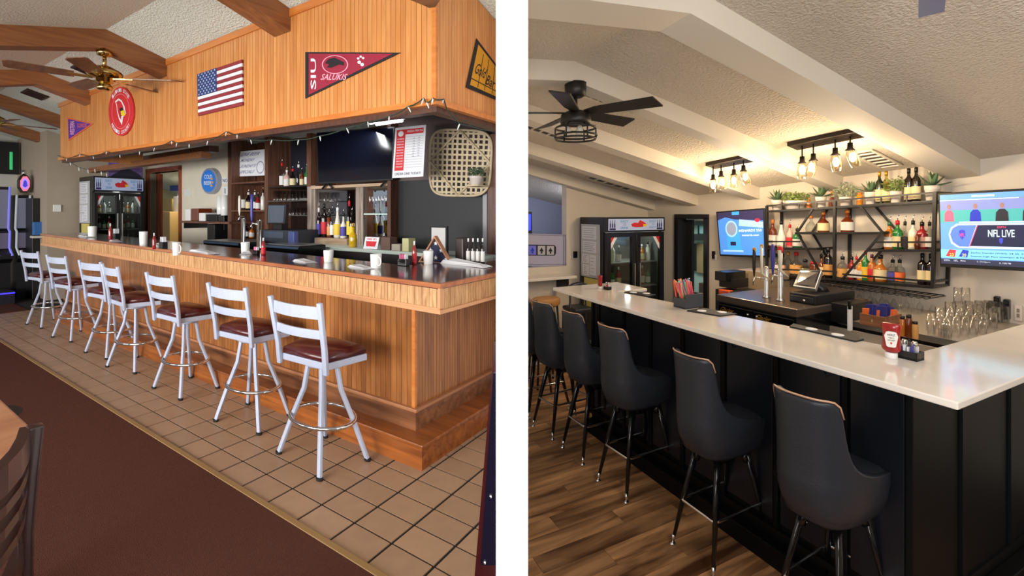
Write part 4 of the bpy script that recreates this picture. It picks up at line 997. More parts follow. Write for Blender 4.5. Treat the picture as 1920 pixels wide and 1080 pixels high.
# pizza-style price poster hung in front of the television
q = quadY(L, 2.9, (742, 240), (799, 234), (794, 331), (736, 334))
t = thing('menu_poster', L, q.D, 'red and white menu poster hanging beside the black television', 'poster')
mb = MB(); q.rect(mb, 0, 1, 0, 1, 0, .004); obj('sheet', mb, PAPER, parent=t)
mb = MB(); q.poly(mb, [(.06, .05), (.94, .05), (.94, .15), (.36, .15), (.36, .86), (.06, .86)], .0045, .001); obj('red_panel', mb, RED, parent=t)
mb = MB(); q.disc(mb, .21, .13, .09, .055, .006, .001); q.text(mb, 'PIZZA PRICES', .42, .92, .075, .115, .006)
for k, s_ in enumerate(('CHEESE', 'SAUSAGE', 'PEPPERONI', 'MUSHROOM', 'ONION', 'BACON', 'GREEN PEPPER', 'BLACK OLIVES', 'DELUXE', 'TACO', 'VEGGIE')): q.text(mb, s_, .10, .32, .22+.055*k, .245+.055*k, .006)
obj('white_lettering', mb, FWHITE, parent=t)
mb = MB()
for k in range(13): q.rect(mb, .38, .94, .2+.05*k, .203+.05*k, .0045, .0006)
for k in range(8):
    q.text(mb, '12', .62, .68, .23+.05*k, .25+.05*k, .005); q.text(mb, '16', .78, .84, .22+.05*k, .24+.05*k, .005)
q.text(mb, 'ORDER ONE TODAY!', .08, .92, .90, .95, .005)
obj('dark_lettering', mb, mat('print_grey', (60, 66, 84), .7), parent=t)
# black corner wall and its things
a, b = L.onY(740, 400, 3.3), L.onY(914, 400, 3.3)
mb = MB(); mb.box(a.x, b.x, 3.3, 3.34, zc1, L.up(a, 340)); obj('wall_panel', mb, mat('black_wall', (24, 25, 28), .5), room=L, label='black wall panel below the woven basket', cat='panel')
mb = MB(); mb.box(a.x, a.x+.05, 3.2, 3.3, zc1, 2.45); obj('corner_column', mb, BROWN, room=L, label='dark brown column right of the menu poster', cat='column')
lbox(905, 913, 250, 512, 3.22, 3.3, 'grey_trim', mat('grey_metal_trim', (120, 120, 126), .35, .5), None, 'thin grey vertical trim at the right end of the black panel', 'trim')
mb = MB(); mb.box(a.x+.05, b.x+.9, 3.3, 3.36, L.up(a, 340), 2.6); obj('wall_panel', mb, mat('mauve_wall', (86, 72, 70), .7), room=L, label='dull mauve wall panel behind the woven basket', cat='panel')
lbox(914, 960, 250, 520, 3.2, 3.28, 'brown_panel', BROWN, None, 'reddish brown panel at the very right of the older room', 'panel')
# woven basket
q = quadY(L, 3.2, (808, 242), (926, 246), (918, 368), (807, 366))
t = thing('woven_basket', L, q.D, 'flat woven cane basket hung on the wall', 'basket')
CANE = mat('cane', (186, 170, 140), .7, var=.1, vscale=40)
def rr(u): # rounded outline half height at u
    k = abs(u-.5)*2; return .5*(1-k**4.5)**(1/4.5) if k < 1 else 0
for k in range(12):
    u = .05+.9*k/11; hgt = rr(u)
    mb = MB(); q.poly(mb, [(u-.017, .5-hgt), (u+.017, .5-hgt), (u+.017, .5+hgt), (u-.017, .5+hgt)], .004*(k % 2), .004); obj('stake', mb, CANE, parent=t)
for k in range(12):
    v = .05+.9*k/11; hgt = rr(v)
    mb = MB(); q.poly(mb, [(.5-hgt, v-.015), (.5+hgt, v-.015), (.5+hgt, v+.015), (.5-hgt, v+.015)], .006, .004); obj('weaver', mb, CANE, parent=t)
mb = MB(); mb.tube([q.p(.5+math.copysign(abs(math.cos(a))**.45, math.cos(a))*.5, .5+math.copysign(abs(math.sin(a))**.45, math.sin(a))*.5, .01) for a in [2*PI*k/48+.01 for k in range(48)]], .012, 6, closed=True); obj('rim', mb, CANE, parent=t)
for A_, B_ in (((.5, .0), (.0, .48)), ((.0, .48), (.5, 1)), ((.5, 1), (1, .5)), ((1, .5), (.5, 0))):
    mb = MB(); mb.tube([q.p(*A_, .014), q.p(*B_, .014)], .011, 6); obj('diagonal_cane', mb, CANE, parent=t)
# potted plant on the basket
def potplant(room, base, pr, ph, fr, fh, kind, text, group, potm, leafm):
    b = Vector(base); t = thing('potted_plant', room, b, text, 'plant', group)
    mb = MB(); mb.lathe(b, [(pr*.72, 0), (pr*.8, .003), (pr*.98, ph*.72), (pr*1.04, ph*.74), (pr*1.06, ph), (pr*.9, ph), (pr*.85, ph*.85), (.001, ph*.85)], 18, cap=False); obj('pot', mb, potm, parent=t)
    rnd = random.Random(int(b.x*1000) % 977)
    if kind == 'agave':
        for k in range(13):
            a = 2*PI*k/13*1.62; el = (.35, .8, 1.25)[k % 3]+rnd.uniform(-.1, .1); ln_ = fr*(1.4 if k % 3 == 0 else 1.35 if k % 3 == 1 else 1.25)
            d = Vector((math.cos(a)*math.cos(el), math.sin(a)*math.cos(el), math.sin(el))); sd = Vector((-math.sin(a), math.cos(a), 0)); up_ = sd.cross(d)*-1
            c0 = b+Vector((0, 0, ph*.95)); V = []
            for s_, wd in ((0, .12), (.35, .22), (.7, .16), (1, .008)):
                c = c0+d*ln_*s_+Vector((0, 0, fh*.15*s_*s_*(1 if el > .5 else -.5)))
                V += [c-sd*wd*fr+up_*.02*fr, c-up_*wd*fr*.35, c+sd*wd*fr+up_*.02*fr]
            mb = MB(); fs = []
            for i in range(3):
                k0, k1 = i*3, i*3+3; fs += [(k0, k0+1, k1+1, k1), (k0+1, k0+2, k1+2, k1+1), (k0+2, k0, k1, k1+2)]
            mb.add(V, fs, 0, False); obj('leaf', mb, leafm, parent=t)
    else:
        mb = MB()
        for k in range(170):
            a = rnd.uniform(0, 2*PI); r_ = fr*math.sqrt(rnd.random()); z = ph*.9+fh*(.1+.9*rnd.random())*(1-.45*(r_/fr)**2)
            c = b+Vector((math.cos(a)*r_, math.sin(a)*r_, z)); s_ = fr*rnd.uniform(.13, .2)
            u = Vector((rnd.uniform(-1, 1), rnd.uniform(-1, 1), rnd.uniform(-.2, 1))).normalized(); w_ = u.cross(Vector((rnd.uniform(-1, 1), rnd.uniform(-1, 1), .3))).normalized()
            mb.add([c-u*s_, c+w_*s_*.45, c+u*s_, c-w_*s_*.45], [(0, 1, 2, 3)])
        obj('foliage', mb, leafm, parent=t, kind='stuff', clip=False)
        mb = MB()
        for k in range(9):
            a = 2*PI*k/9; mb.tube([b+Vector((0, 0, ph*.8)), b+Vector((math.cos(a)*fr*.6, math.sin(a)*fr*.6, ph+fh*.7))], .0025, 4)
        obj('stems', mb, leafm, parent=t, kind='stuff')
    return t
POTW = mat('white_pot', (222, 212, 204), .6, bump=.3, bscale=60); LFG = mat('agave_green', (88, 116, 82), .5, var=.15, vscale=12); LFB = mat('bush_green', (124, 144, 78), .6, var=.25, vscale=25); LFS = mat('silver_green', (150, 160, 130), .6, var=.2, vscale=25)
p = L.onY(892, 347, 3.08); r_ = L.m(p, 26)/2
mb = MB(); mb.box(p.x-.06, p.x+.06, 3.03, 3.21, p.z-.012, p.z); obj('wall_bracket', mb, CANE, room=L, label='small ledge holding the potted plant on the woven basket', cat='bracket')
potplant(L, p, r_*.9, L.up(p, 330)-p.z, r_*1.2, L.m(p, 20), 'bush', 'small green plant in a white pot against the woven basket', None, mat('plain_white_pot', (206, 196, 190), .4), mat('deep_green', (58, 84, 56), .6))
# flag case, frame, sign and other things on the back counter
def onc(px, Y, z=None): p = L.onY(px, 470, Y); p.z = zc1 if z is None else z; return p
p0, p1 = onc(784, 2.62), onc(846, 2.62); zfl = zbar(XR)
cx_ = (p0.x+p1.x)/2; ht = L.up(p0, 441)-zfl
t = thing('flag_case', L, (cx_, 2.62, zfl), 'triangular wooden case with a folded starry flag', 'flag case')
zz = zfl
TRI = [(p0.x, zz), (p1.x, zz), (cx_, zz+ht)]
cen = (cx_, zz+ht*.36)
def shrink(k): return [(cen[0]+(x-cen[0])*k, cen[1]+(z-cen[1])*k) for x, z in TRI]
I_ = shrink(.87)
for k in range(3):
    a, b = TRI[k], TRI[(k+1) % 3]; c, d = I_[(k+1) % 3], I_[k]
    mb = MB(); mb.prism([a, b, c, d], 'y', 2.62, 2.655); obj('case_side', mb, wood('case_wood', (150, 96, 62), (196, 142, 104), .4, .2, (4, 30, 4), rnd=.02), parent=t)
mb = MB(); mb.prism(I_, 'y', 2.64, 2.65); fl2 = obj('folded_flag', mb, mat('deep_navy', (30, 34, 66), .7), parent=t)
mb = MB()
for fx, fz in ((0, .72), (-.16, .47), (.16, .47), (-.32, .18), (0, .2), (.32, .18)):
    x, z = cx_+fx*(p1.x-p0.x), zz+ht*fz; s_ = ht*.085
    mb.prism([(x+(s_*1.2 if k % 2 == 0 else s_*.45)*math.sin(PI*k/5), z+(s_ if k % 2 == 0 else s_*.4)*math.cos(PI*k/5)) for k in range(10)], 'y', 2.636, 2.6402)
obj('stars', mb, FWHITE, parent=fl2, kind='stuff')
oblong(L, 806, 838, 424, 455, 2.86, .02, 'framed_certificate', PBLACK, 'black-framed certificate behind the flag case', 'frame', z0=zfl+.02)
oblong(L, 809, 835, 427, 450, 2.855, .004, 'certificate', mat('certificate', (190, 190, 190), .5), 'pale certificate sheet inside the black frame behind the flag case', 'certificate', z0=zfl+.05)
q = quadY(L, 3.02, (686, 444), (712, 445), (708, 467), (682, 466))
t = thing('counter_sign', L, q.D, 'white counter card with red lettering on the back counter', 'sign')
mb = MB(); q.rect(mb, 0, 1, 0, 1, 0, .006); obj('card', mb, PAPER, parent=t)
mb = MB(); q.poly(mb, [(.12, .35), (.88, .35), (.82, .8), (.18, .8)], .0065, .001); q.text(mb, 'WE ID', .15, .85, .1, .26, .008); obj('red_print', mb, RED, parent=t)
for k, (p0_, p1_, y0_, y1_, c, w_) in enumerate(((713, 731, 445, 466, (96, 72, 62), 'stack of brown coasters on the back counter'), (734, 750, 458, 468, (160, 150, 136), 'pale stack of coasters on the back counter'), (754, 766, 447, 466, (190, 186, 140), 'pale green drink carton on the back counter'))):
    oblong(L, p0_, p1_, y0_, y1_, 3.04, .09, ('coaster_stack', 'coaster_stack', 'carton')[k], mat('coast%d' % k, c, .7), w_, ('coasters', 'coasters', 'carton')[k], z0=zc1, bevel=.003)
for i in range(4):
    p = L.onY(878+9*i, 470, 2.78); p.z = zfl
    bottle(L, p, L.up(p, 447)-p.z, L.m(p, 8)/2, 'liq', G_DARK, L_WHT, C_WHT, f'small white-labelled dark bottle, {oo(i)} in the row by the black wall', 'small bottles by the black wall', lz=(.1, .5))
oblong(L, 853, 868, 446, 474, 2.75, .12, 'coffee_grinder', mat('dark_brown_case', (52, 42, 40), .4), 'small dark machine between the flag case and the small bottles', 'machine', z0=zfl, bevel=.01)
# register
t = thing('cash_register', L, onc(520, 3.05), 'dark cash register with a blank monitor behind the wooden bar', 'register')
oblong(L, 492, 546, 431, 452, 2.98, .45, 'drawer_box', mat('register_case', (44, 50, 60), .4), parent=t, z0=zc1, bevel=.006)
oblong(L, 495, 531, 434, 446, 2.975, .006, 'drawer_front', mat('register_front', (66, 78, 94), .4), parent=t)
q = quadY(L, 3.0, (503, 383), (538, 383), (535, 420), (502, 420)); mb = MB(); q.rect(mb, 0, 1, 0, 1, -.03, .04); obj('monitor', mb, BLACKM, parent=t, bevel=.004)
mb = MB(); q.rect(mb, .05, .93, .06, .93, .0105, .001); obj('screen', mb, mat('grey_screen', (78, 88, 104), .2), parent=t)
oblong(L, 512, 528, 419, 432, 3.03, .08, 'stand', BLACKM, parent=t)
oblong(L, 540, 551, 434, 451, 2.9, .05, 'card_reader', mat('blue_reader', (70, 80, 130), .3), 'small blue card terminal beside the cash register', 'card reader', z0=zc1, bevel=.004)
# under-counter coolers seen over the bar
for (p0_, p1_, y0_, Y_, w_) in ((381, 448, 449, 2.62, 'low black bottle cooler left of the tap towers'), (497, 560, 456, 2.62, 'low black ice bin right of the tap towers')):
    a, b = L.onY(p0_, y0_, Y_), L.onY(p1_, y0_, Y_); z = (L.up(a, y0_)+L.up(b, y0_+8))/2
    t = thing('bottle_cooler', L, ((a.x+b.x)/2, Y_, 0), w_, 'cooler')
    mb = MB(); mb.box(a.x, b.x, Y_, Y_+.3, 0, z); obj('cabinet', mb, BLACKG, parent=t, bevel=.008)
    mb = MB(); mb.box(a.x+.01, b.x-.01, Y_-.004, Y_, z-.03, z-.008); obj('steel_strip', mb, mat('blue_steel', (120, 150, 186), .25, .8), parent=t)
    mb = MB(); mb.box(a.x+.02, b.x-.02, Y_+.02, Y_+.28, z, z+.006); obj('lid', mb, STEEL, parent=t)
# beer tap towers
def tap(room, px, ybot, ytop, w_, Y, hx, hy0, hy1, hw, hm, text, z0, tip=None):
    p = room.onY(px, ybot, Y); p.z = z0; zt_ = room.up(p, ytop); t = thing('beer_tap_tower', room, p, text, 'beer tap'); r_ = room.m(p, w_)/2
    mb = MB(); mb.lathe(p, [(r_*1.5, 0), (r_*1.5, .01), (r_, .02), (r_, zt_-z0-.01), (r_*.8, zt_-z0), (.001, zt_-z0+.004)], 16); obj('column', mb, CHROME, parent=t)
    a = room.onY(hx, hy1, Y-.08); b = room.onY(hx, hy0, Y-.08)
    mb = MB(); mb.tube([(p.x, Y, a.z-.04), (a.x, Y-.08, a.z-.03), (a.x, Y-.09, a.z-.09)], r_*.35, 8); obj('faucet', mb, CHROME, parent=t)
    hr = room.m(a, hw)/2
    mb = MB(); mb.tube([a+Vector((0, 0, -.03)), a, a.lerp(b, .2), a.lerp(b, .8), b], [hr*.3, hr*.6, hr, hr, hr*.7], 10); h_ = obj('tap_handle', mb, hm, parent=t)
    if tip is not None:
        mb = MB(); mb.ell(b, hr*1.3, hr*.6, hr*1.5); obj('handle_top', mb, tip, parent=h_)
    return t
H_BLU = mat('handle_blue', (56, 58, 150), .3); H_WHT = mat('handle_white', (226, 222, 206), .3)
tap(L, 456, 470, 408, 8, 2.7, 449, 367, 400, 4, H_WHT, 'chrome tap tower with a white handle behind the wooden bar', zbar(-4)-.02)
tap(L, 486, 474, 412, 9, 2.62, 472, 364, 413, 5, H_BLU, 'chrome tap tower with a long blue handle behind the wooden bar', zbar(-4)-.02)
# clock, door, shelf with machines on the cream wall
q = quadY(L, YB-.05, (379, 315), (410, 315), (410, 364), (379, 364))
t = thing('wall_clock', L, q.p(.5, 1), 'round blue clock sign with a grey rim on the cream wall', 'clock')
mb = MB(); q.disc(mb, .5, .5, .5, .5, -.045, .06, n=32); obj('rim', mb, mat('clock_rim', (160, 166, 180), .3, .3), parent=t)
mb = MB(); q.disc(mb, .46, .5, .42, .42, .016, .004, n=32); obj('face', mb, mat('clock_blue', (30, 110, 200), .3, emit=.25), parent=t)
mb = MB(); q.text(mb, 'COLD', .22, .7, .26, .42, .0205); q.text(mb, 'BEER', .2, .66, .5, .64, .0205); obj('lettering', mb, FWHITE, parent=t)
mb = MB()
for u, v in ((.68, .42), (.72, .55), (.66, .68)): q.disc(mb, u, v, .07, .05, .0205, .003, n=12)
obj('amber_dots', mb, L_TAN, parent=t, kind='stuff')
RW_ = wood('red_door_wood', (110, 50, 24), (160, 84, 46), .4, .2, (26, 26, 2), rnd=.05)
t = thing('door_1', L, (dA.x, YB, 0), 'reddish wooden frame of the open kitchen doorway', 'doorway', kind='structure')
fw = .11
for x0_, x1_ in ((dA.x-fw, dA.x), (dB.x, dB.x+fw*.6)):
    mb = MB(); mb.box(x0_, x1_, YB-.03, YB+.12, 0, dz+.06); obj('jamb', mb, RW_, parent=t)
mb = MB(); mb.box(dA.x-fw, dB.x+fw*.6, YB-.03, YB+.12, dz, dz+.08); obj('lintel', mb, RW_, parent=t)
mb = MB(); mb.box(dA.x-.02, dA.x+.02, YB+.12, YB+.2, 0, dz); obj('door_leaf', mb, RW_, parent=t)
# kitchen beyond
mb = MB(); mb.box(dA.x-1.2, dB.x+.8, YB+1.6, YB+1.7, 0, 3); mb.box(dA.x-3.3, dA.x-3.2, YB+.1, YB+1.7, 0, 3)
area('kitchen_fill', L.W((dA.x-.6, YB+.9, 2.1)), L.W((dA.x-.6, YB+.9, 0)), .8, .8, 22, (1, .93, .8))  # unseen light added to brighten the kitchen
obj('wall_far', mb, mat('kitchen_wall', (226, 212, 170), .8), room=L, kind='structure')
def kit(px0, px1, y0_, y1_, dy, c, nm, text, cat):
    a, b = L.onY(px0, y1_, YB+dy), L.onY(px1, y0_, YB+dy); mb = MB(); mb.box(a.x, b.x, YB+dy, YB+dy+.2, 0 if y1_ > 430 else a.z, b.z); obj(nm, mb, mat('kit%d%d' % (px0, y0_), c, .6), room=L, label=text, cat=cat, bevel=.01)
kit(296, 340, 328, 346, 1.3, (110, 112, 104), 'range_hood', 'grey range hood seen through the kitchen doorway', 'range hood')
kit(318, 341, 347, 358, 1.2, (84, 100, 190), 'blue_tarp', 'blue sloping sheet in the kitchen', 'sheet')
kit(303, 322, 372, 440, 1.0, (206, 176, 110), 'cardboard_box', 'tall yellowish carton in the kitchen', 'carton')
kit(297, 318, 397, 450, .7, (196, 160, 96), 'cardboard_box', 'low brown carton on a stand in the kitchen', 'carton')
kit(325, 341, 368, 440, .9, (226, 222, 212), 'white_rack', 'white cabinet at the right of the kitchen view', 'cabinet')
oblong(L, 345, 357, 354, 368, YB-.03, .03, 'thermostat', mat('device_white', (226, 226, 220), .4), 'white square control box beside the kitchen doorway', 'control box')
a, b = L.onY(336, 414, 3.2), L.onY(430, 416, 3.2)
t = thing('wall_shelf', L, (a.x, 3.2, a.z), 'narrow wooden shelf below the blue clock', 'shelf')
mb = MB(); mb.box(a.x, b.x, 3.2, YB, a.z-.03, a.z); obj('board', mb, DKW, parent=t)
for px in (345, 420):
    x = L.onY(px, 414, 3.3).x; mb = MB(); mb.box(x-.01, x+.01, 3.3, YB, a.z-.12, a.z-.03); obj('bracket', mb, BLACKM, parent=t)
sz = a.z
def onsh(px0, px1, y0_, m, nm, text, cat, bev=.006):
    a_, b_ = L.onY(px0, 414, 3.3), L.onY(px1, 414, 3.3); z = L.up(a_, y0_); mb = MB(); mb.box(a_.x, b_.x, 3.3, 3.5, sz, z); return obj(nm, mb, m, room=L, label=text, cat=cat, bevel=bev)
onsh(347, 356, 392, PORC, 'white_canister', 'white canister at the left end of the wall shelf', 'canister')
onsh(358, 371, 391, G_BRN, 'coffee_jar', 'brown coffee jars on the wall shelf', 'jar')
onsh(373, 384, 399, PORC, 'cup_stack', 'white cups on the wall shelf', 'cup')
onsh(386, 407, 402, BLACKM, 'radio', 'long dark radio on the wall shelf', 'radio')
onsh(409, 420, 404, BLACKG, 'card_box', 'small black box at the right of the wall shelf', 'box')
# paper cup stack and notes
for i, (px, y0_) in enumerate(((414, 368), (422, 366))):
    a_ = L.onY(px, 414, 3.4); mb = MB(); a_.z = sz; hh = L.up(a_, y0_)-sz
    mb.lathe(a_, [(.05, 0), (.055, hh), (.05, hh)], 14); obj('cup_sleeve', mb, PORC, room=L, label=('left', 'right')[i]+' tall stack of white paper cups beside the brown shelving', cat='cups', group='stacks of paper cups')
for (x0_, x1_, y0_, y1_, c) in ((416, 429, 333, 344, 'sign reading NO on the cream wall'), (417, 428, 350, 366, 'lower notice with black print on the cream wall')):
    q = quadY(L, YB-.01, (x0_, y0_), (x1_, y0_), (x1_, y1_), (x0_, y1_)); t = thing('wall_notice', L, q.D, 'white '+c, 'notice')
    mb = MB(); q.rect(mb, 0, 1, 0, 1, 0, .003); obj('sheet', mb, PAPER, parent=t); mb = MB(); q.text(mb, 'NO' if y0_ < 340 else 'I', .15 if y0_ < 340 else .42, .85 if y0_ < 340 else .55, .2, .8, .004); obj('lettering', mb, PBLACK, parent=t)
oblong(L, 388, 402, 420, 440, 3.3, .3, 'coffee_machine', BLACKM, 'black coffee machine under the wall shelf', 'coffee machine', z0=zc1-.1, bevel=.01)
# --- things on the bar top (px, base y)
def ont(px, py): p = L.onZ(px, py, 1.12); p.z = zbar(p.x); p2 = L.onZ(px, py, p.z); p2.z = zbar(p2.x); return p2
for (px, py, yt_, w_, an, w2) in ((173, 441, 424, 13, 2.5, 'white mug at the far left end of the bar top'), (269, 457, 434, 13, 2.8, 'white mug in front of the kitchen doorway'), (331, 478, 454, 13, .3, 'white canister-like mug with red bottle behind'),
        (460, 474, 454, 15, 2.9, 'white mug beside the pink sweetener caddy'), (616, 491, 469, 18, 2.8, 'white mug left of the napkin by the bar middle'), (705, 503, 476, 21, -.2, 'white mug near the bar corner, handle to the right'), (803, 495, 470, 19, 2.9, 'white mug in front of the flag case')):
    p = ont(px, py); mug(L, p, L.up(p, yt_)-p.z, L.m(p, w_)/2, w2, an)
for (px, py, yt_, w_, w2) in ((207, 447, 419, 6, 'red ketchup bottle at the far end of the bar top'), (289, 466, 437, 6, 'red ketchup bottle in front of the kitchen doorway'), (494, 478, 446, 8, 'red ketchup bottle in the middle of the bar top'), (777, 496, 452, 9, 'red ketchup bottle near the flag case')):
    p = ont(px, py); bottle(L, p, L.up(p, yt_)-p.z, L.m(p, w_)/2, 'sauce', G_RED, None if w_ < 8 else L_RED, C_WHT, w2, 'ketchup bottles on the bar top', nm='ketchup_bottle', capz=.8)
for (px, py, yt_, w_, w2, pk) in ((218, 446, 428, 16, 'black condiment caddy at the far end of the bar top', 0), (306, 465, 443, 17, 'black condiment caddy before the kitchen doorway', 0), (481, 477, 462, 14, 'sweetener caddy with pink packets in the bar middle', 1), (757, 498, 475, 22, 'sweetener caddy with pink packets near the flag case', 1)):
    p = ont(px, py); w3 = L.m(p, w_)/2; h = L.up(p, yt_)-p.z; t = thing('condiment_caddy', L, p, w2, 'caddy', 'caddies on the bar top')
    mb = MB(); mb.box(p.x-w3, p.x+w3, p.y-w3*.5, p.y+w3*.5, p.z, p.z+h*.55); obj('holder', mb, BLACKG, parent=t, bevel=.004)
    for k in range(5):
        x = p.x-w3*.8+w3*.32*k; mb = MB(); mb.box(x, x+w3*.24, p.y-w3*.3, p.y+w3*.3, p.z+h*.5, p.z+h*(.95-.06*(k % 2))); obj('packet', mb, (mat('pink_packet', (224, 120, 160), .5) if pk and k < 4 else PAPER), parent=t)
NAP = mat('napkin_cloth', (224, 224, 228), .8)
for (x0_, y0_, x1_, y1_, hh, w2) in ((150, 438, 172, 442, .02, 'white folded napkin at the far left of the bar top'), (190, 452, 236, 448, .015, 'white folded napkin before the far ketchup bottle'), (282, 461, 312, 462, .03, 'white crumpled napkin before the kitchen doorway'), (358, 470, 404, 476, .02, 'white and blue folded napkin on the bar middle'),
        (437, 478, 480, 474, .02, 'white folded napkin under the middle mug'), (545, 490, 592, 492, .015, 'white folded napkin before the round plate'), (660, 500, 690, 505, .015, 'white patterned napkin left of the nearest mug'), (840, 492, 905, 503, .03, 'white folded napkin near the bar corner')):
    a, b = ont(x0_, y0_), ont(x1_, y1_); c = (a+b)/2; dx = abs(b.x-a.x)/2+.02; dy = .07
    mb = MB(); z0_ = zbar(c.x)
    mb.add([(c.x-dx, c.y-dy*.2, z0_), (c.x+dx, c.y-dy, z0_), (c.x+dx, c.y+dy*.6, z0_), (c.x-dx*.8, c.y+dy, z0_), (c.x-dx*.9, c.y, z0_+hh), (c.x+dx*.7, c.y-dy*.5, z0_+hh*.6), (c.x+dx*.9, c.y+dy*.4, z0_+hh*.3), (c.x-dx*.5, c.y+dy*.7, z0_+hh*1.4)],
           [(3, 2, 1, 0), (4, 5, 6, 7), (0, 1, 5, 4), (1, 2, 6, 5), (2, 3, 7, 6), (3, 0, 4, 7)]); obj('napkin', mb, NAP, room=L, label=w2, cat='napkin', group='napkins on the bar top', bevel=.003)
# --- far left: gaming machines, screens
def fbox(px0, px1, y0_, y1_, X, dep, m, nm, text=None, cat=None, parent=None, bev=.006, z0=None):
    a, b = L.onX(px0, y1_, X), L.onX(px1, y0_, X); mb = MB(); mb.box(X-dep, X, a.y, b.y, a.z if z0 is None else z0, b.z); return obj(nm, mb, m, parent=parent, room=L, label=text, cat=cat, bevel=bev)
t = thing('television', L, L.onX(15, 323, -12.4), 'black wall television above the gaming machines', 'television')
fbox(-30, 36, 268, 324, -12.4, .12, BLACKM, 'case', parent=t); fbox(18, 24, 285, 318, -12.395, .01, mat('green_glare', (60, 200, 120), .3, emit=.4), 'lit_strip', parent=t)  # green glare on the screen put in as a glowing strip
def machine(px0, px1, ytop, X, text, emis, z0=0):
    a, b = L.onX(px0, ytop, X), L.onX(px1, ytop, X); y0_, y1_ = a.y, b.y; zt_ = (a.z+b.z)/2
    t = thing('gaming_machine', L, (X-.3, (y0_+y1_)/2, 0), text, 'gaming machine', 'gaming machines at the left end of the room')
    prof = [(X, 0), (X, .62), (X+.16, .70), (X+.16, .78), (X-.06, .86), (X-.02, 1.15), (X-.12, 1.2), (X-.02, zt_), (X-.5, zt_), (X-.5, 0)]
    mb = MB(); V = [(x, y, z) for y in (y0_, y1_) for x, z in prof]; n_ = len(prof)
    mb.add(V, [list(range(n_))[::-1], list(range(n_, 2*n_))]+[(i, (i+1) % n_, n_+(i+1) % n_, n_+i) for i in range(n_)]); obj('cabinet', mb, BLACKM, parent=t)
    e = (y1_-y0_)*.1
    Q = Quad(L, (X-.015, y0_+e, zt_-.05), (X-.015, y1_-e, zt_-.05), (X-.105, y1_-e, 1.22), (X-.105, y0_+e, 1.22)); mb = MB(); Q.rect(mb, 0, 1, 0, 1, .006, .004); obj('upper_screen', mb, mat('slot_screen', (110, 112, 130), .3, emit=.25), parent=t)
    Q = Quad(L, (X-.018, y0_+e, 1.14), (X-.018, y1_-e, 1.14), (X-.055, y1_-e, .87), (X-.055, y0_+e, .87)); mb = MB(); Q.rect(mb, 0, 1, 0, 1, .006, .004); obj('lower_screen', mb, mat('slot_screen2', (96, 92, 110), .3, emit=.25), parent=t)
    for yy in (y0_, y1_-.02):
        mb = MB(); mb.tube([(X+.17, yy+.01, .76), (X-.03, yy+.01, .88), (X+.0, yy+.01, 1.16), (X-.09, yy+.01, 1.21), (X+.0, yy+.01, zt_)], .016, 6); obj('trim_light', mb, mat(emis[0], emis[1], .3, emit=emis[2]), parent=t)
    return t
machine(30, 58, 366, -11.6, 'gaming machine with white trim beside the octagonal sign', ('slot_white', (190, 196, 200), .2))
machine(-8, 20, 350, -11.6, 'gaming machine with coloured light trim at the left photo edge', ('slot_rainbow', (130, 130, 236), .4))
q = quadX(L, -11.55, (35, 327), (58, 327), (58, 362), (35, 362)); t = thing('topper_sign', L, q.p(.5, 1), 'octagonal purple and pink lit topper sign over a gaming machine', 'sign')
octo = [(.5+.5*math.cos(PI/8+PI*k/4), .5+.5*math.sin(PI/8+PI*k/4)) for k in range(8)]
mb = MB(); q.poly(mb, octo, -.15, .16); obj('case', mb, BLACKM, parent=t); mb = MB(); q.poly(mb, [(.5+(u-.5)*.85, .5+(v-.5)*.85) for u, v in octo], .011, .004); obj('pink_ring', mb, mat('lit_pink', (236, 110, 130), .4, emit=.9), parent=t)
mb = MB(); q.poly(mb, [(.5+(u-.5)*.62, .5+(v-.5)*.62) for u, v in octo], .016, .004); obj('purple_face', mb, mat('lit_purple', (150, 130, 240), .4, emit=.9), parent=t)
mb = MB(); q.poly(mb, [(.3, .62), (.38, .38), (.5, .3), (.62, .38), (.7, .62), (.5, .7)], .021, .002); obj('emblem', mb, mat('lit_blue', (70, 60, 190), .4, emit=.6), parent=t)
mb = MB(); p = q.p(.5, 0); mb.cyl(p+Vector((-.06, 0, -.02)), p+Vector((-.06, 0, .08)), .03); obj('topper_knob', mb, CHROME, parent=t)
fbox(60, 90, 372, 500, -11.2, .4, BLACKM, 'ticket_machine', 'black kiosk behind the last bar stool', 'kiosk', z0=0)
fbox(63, 88, 416, 441, -11.1, .1, mat('blue_bin', (50, 104, 170), .5), 'blue_bin', 'bright blue bin fixed to the black kiosk', 'bin')
fbox(62, 80, 442, 447, -10.98, .2, LGREY, 'small_table', 'small pale table left of the bar end', 'table')
fbox(100, 115, 384, 397, XW+.03, .03, MC['device_white'], 'thermostat', 'white thermostat on the taupe wall', 'thermostat')
q = quadX(L, -10.5, (203, 303), (266, 303), (266, 331), (203, 331)); t = thing('stadium_picture', L, q.D, 'purple stadium picture standing on the cooler', 'picture')
mb = MB(); q.rect(mb, 0, 1, 0, 1.1, 0, .02); obj('print', mb, mat('stadium_purple', (120, 96, 160), .6, var=.4, vscale=30), parent=t)
mb = MB(); q.poly(mb, [(0, 1.1), (.1, .9), (.5, .4), (.9, .85), (1, 1.1)], .0205, .002); obj('dark_roof', mb, mat('dark_slate', (44, 44, 62), .6), parent=t)
LEDP = mat('purple_led', (60, 50, 235), .4, emit=2.0)
t = thing('machine_platform', L, L.onZ(30, 520, 0), 'dark platform with purple-blue light strips under the gaming machines', 'platform')
mb = MB(); mb.box(-12.4, -10.9, .9, 1.95, 0.006, .2); obj('base', mb, mat('dark_platform', (26, 24, 36), .5), parent=t)
mb = MB(); mb.box(-10.9, -10.88, .9, 1.95, .17, .19); obj('light_strip', mb, LEDP, parent=t)
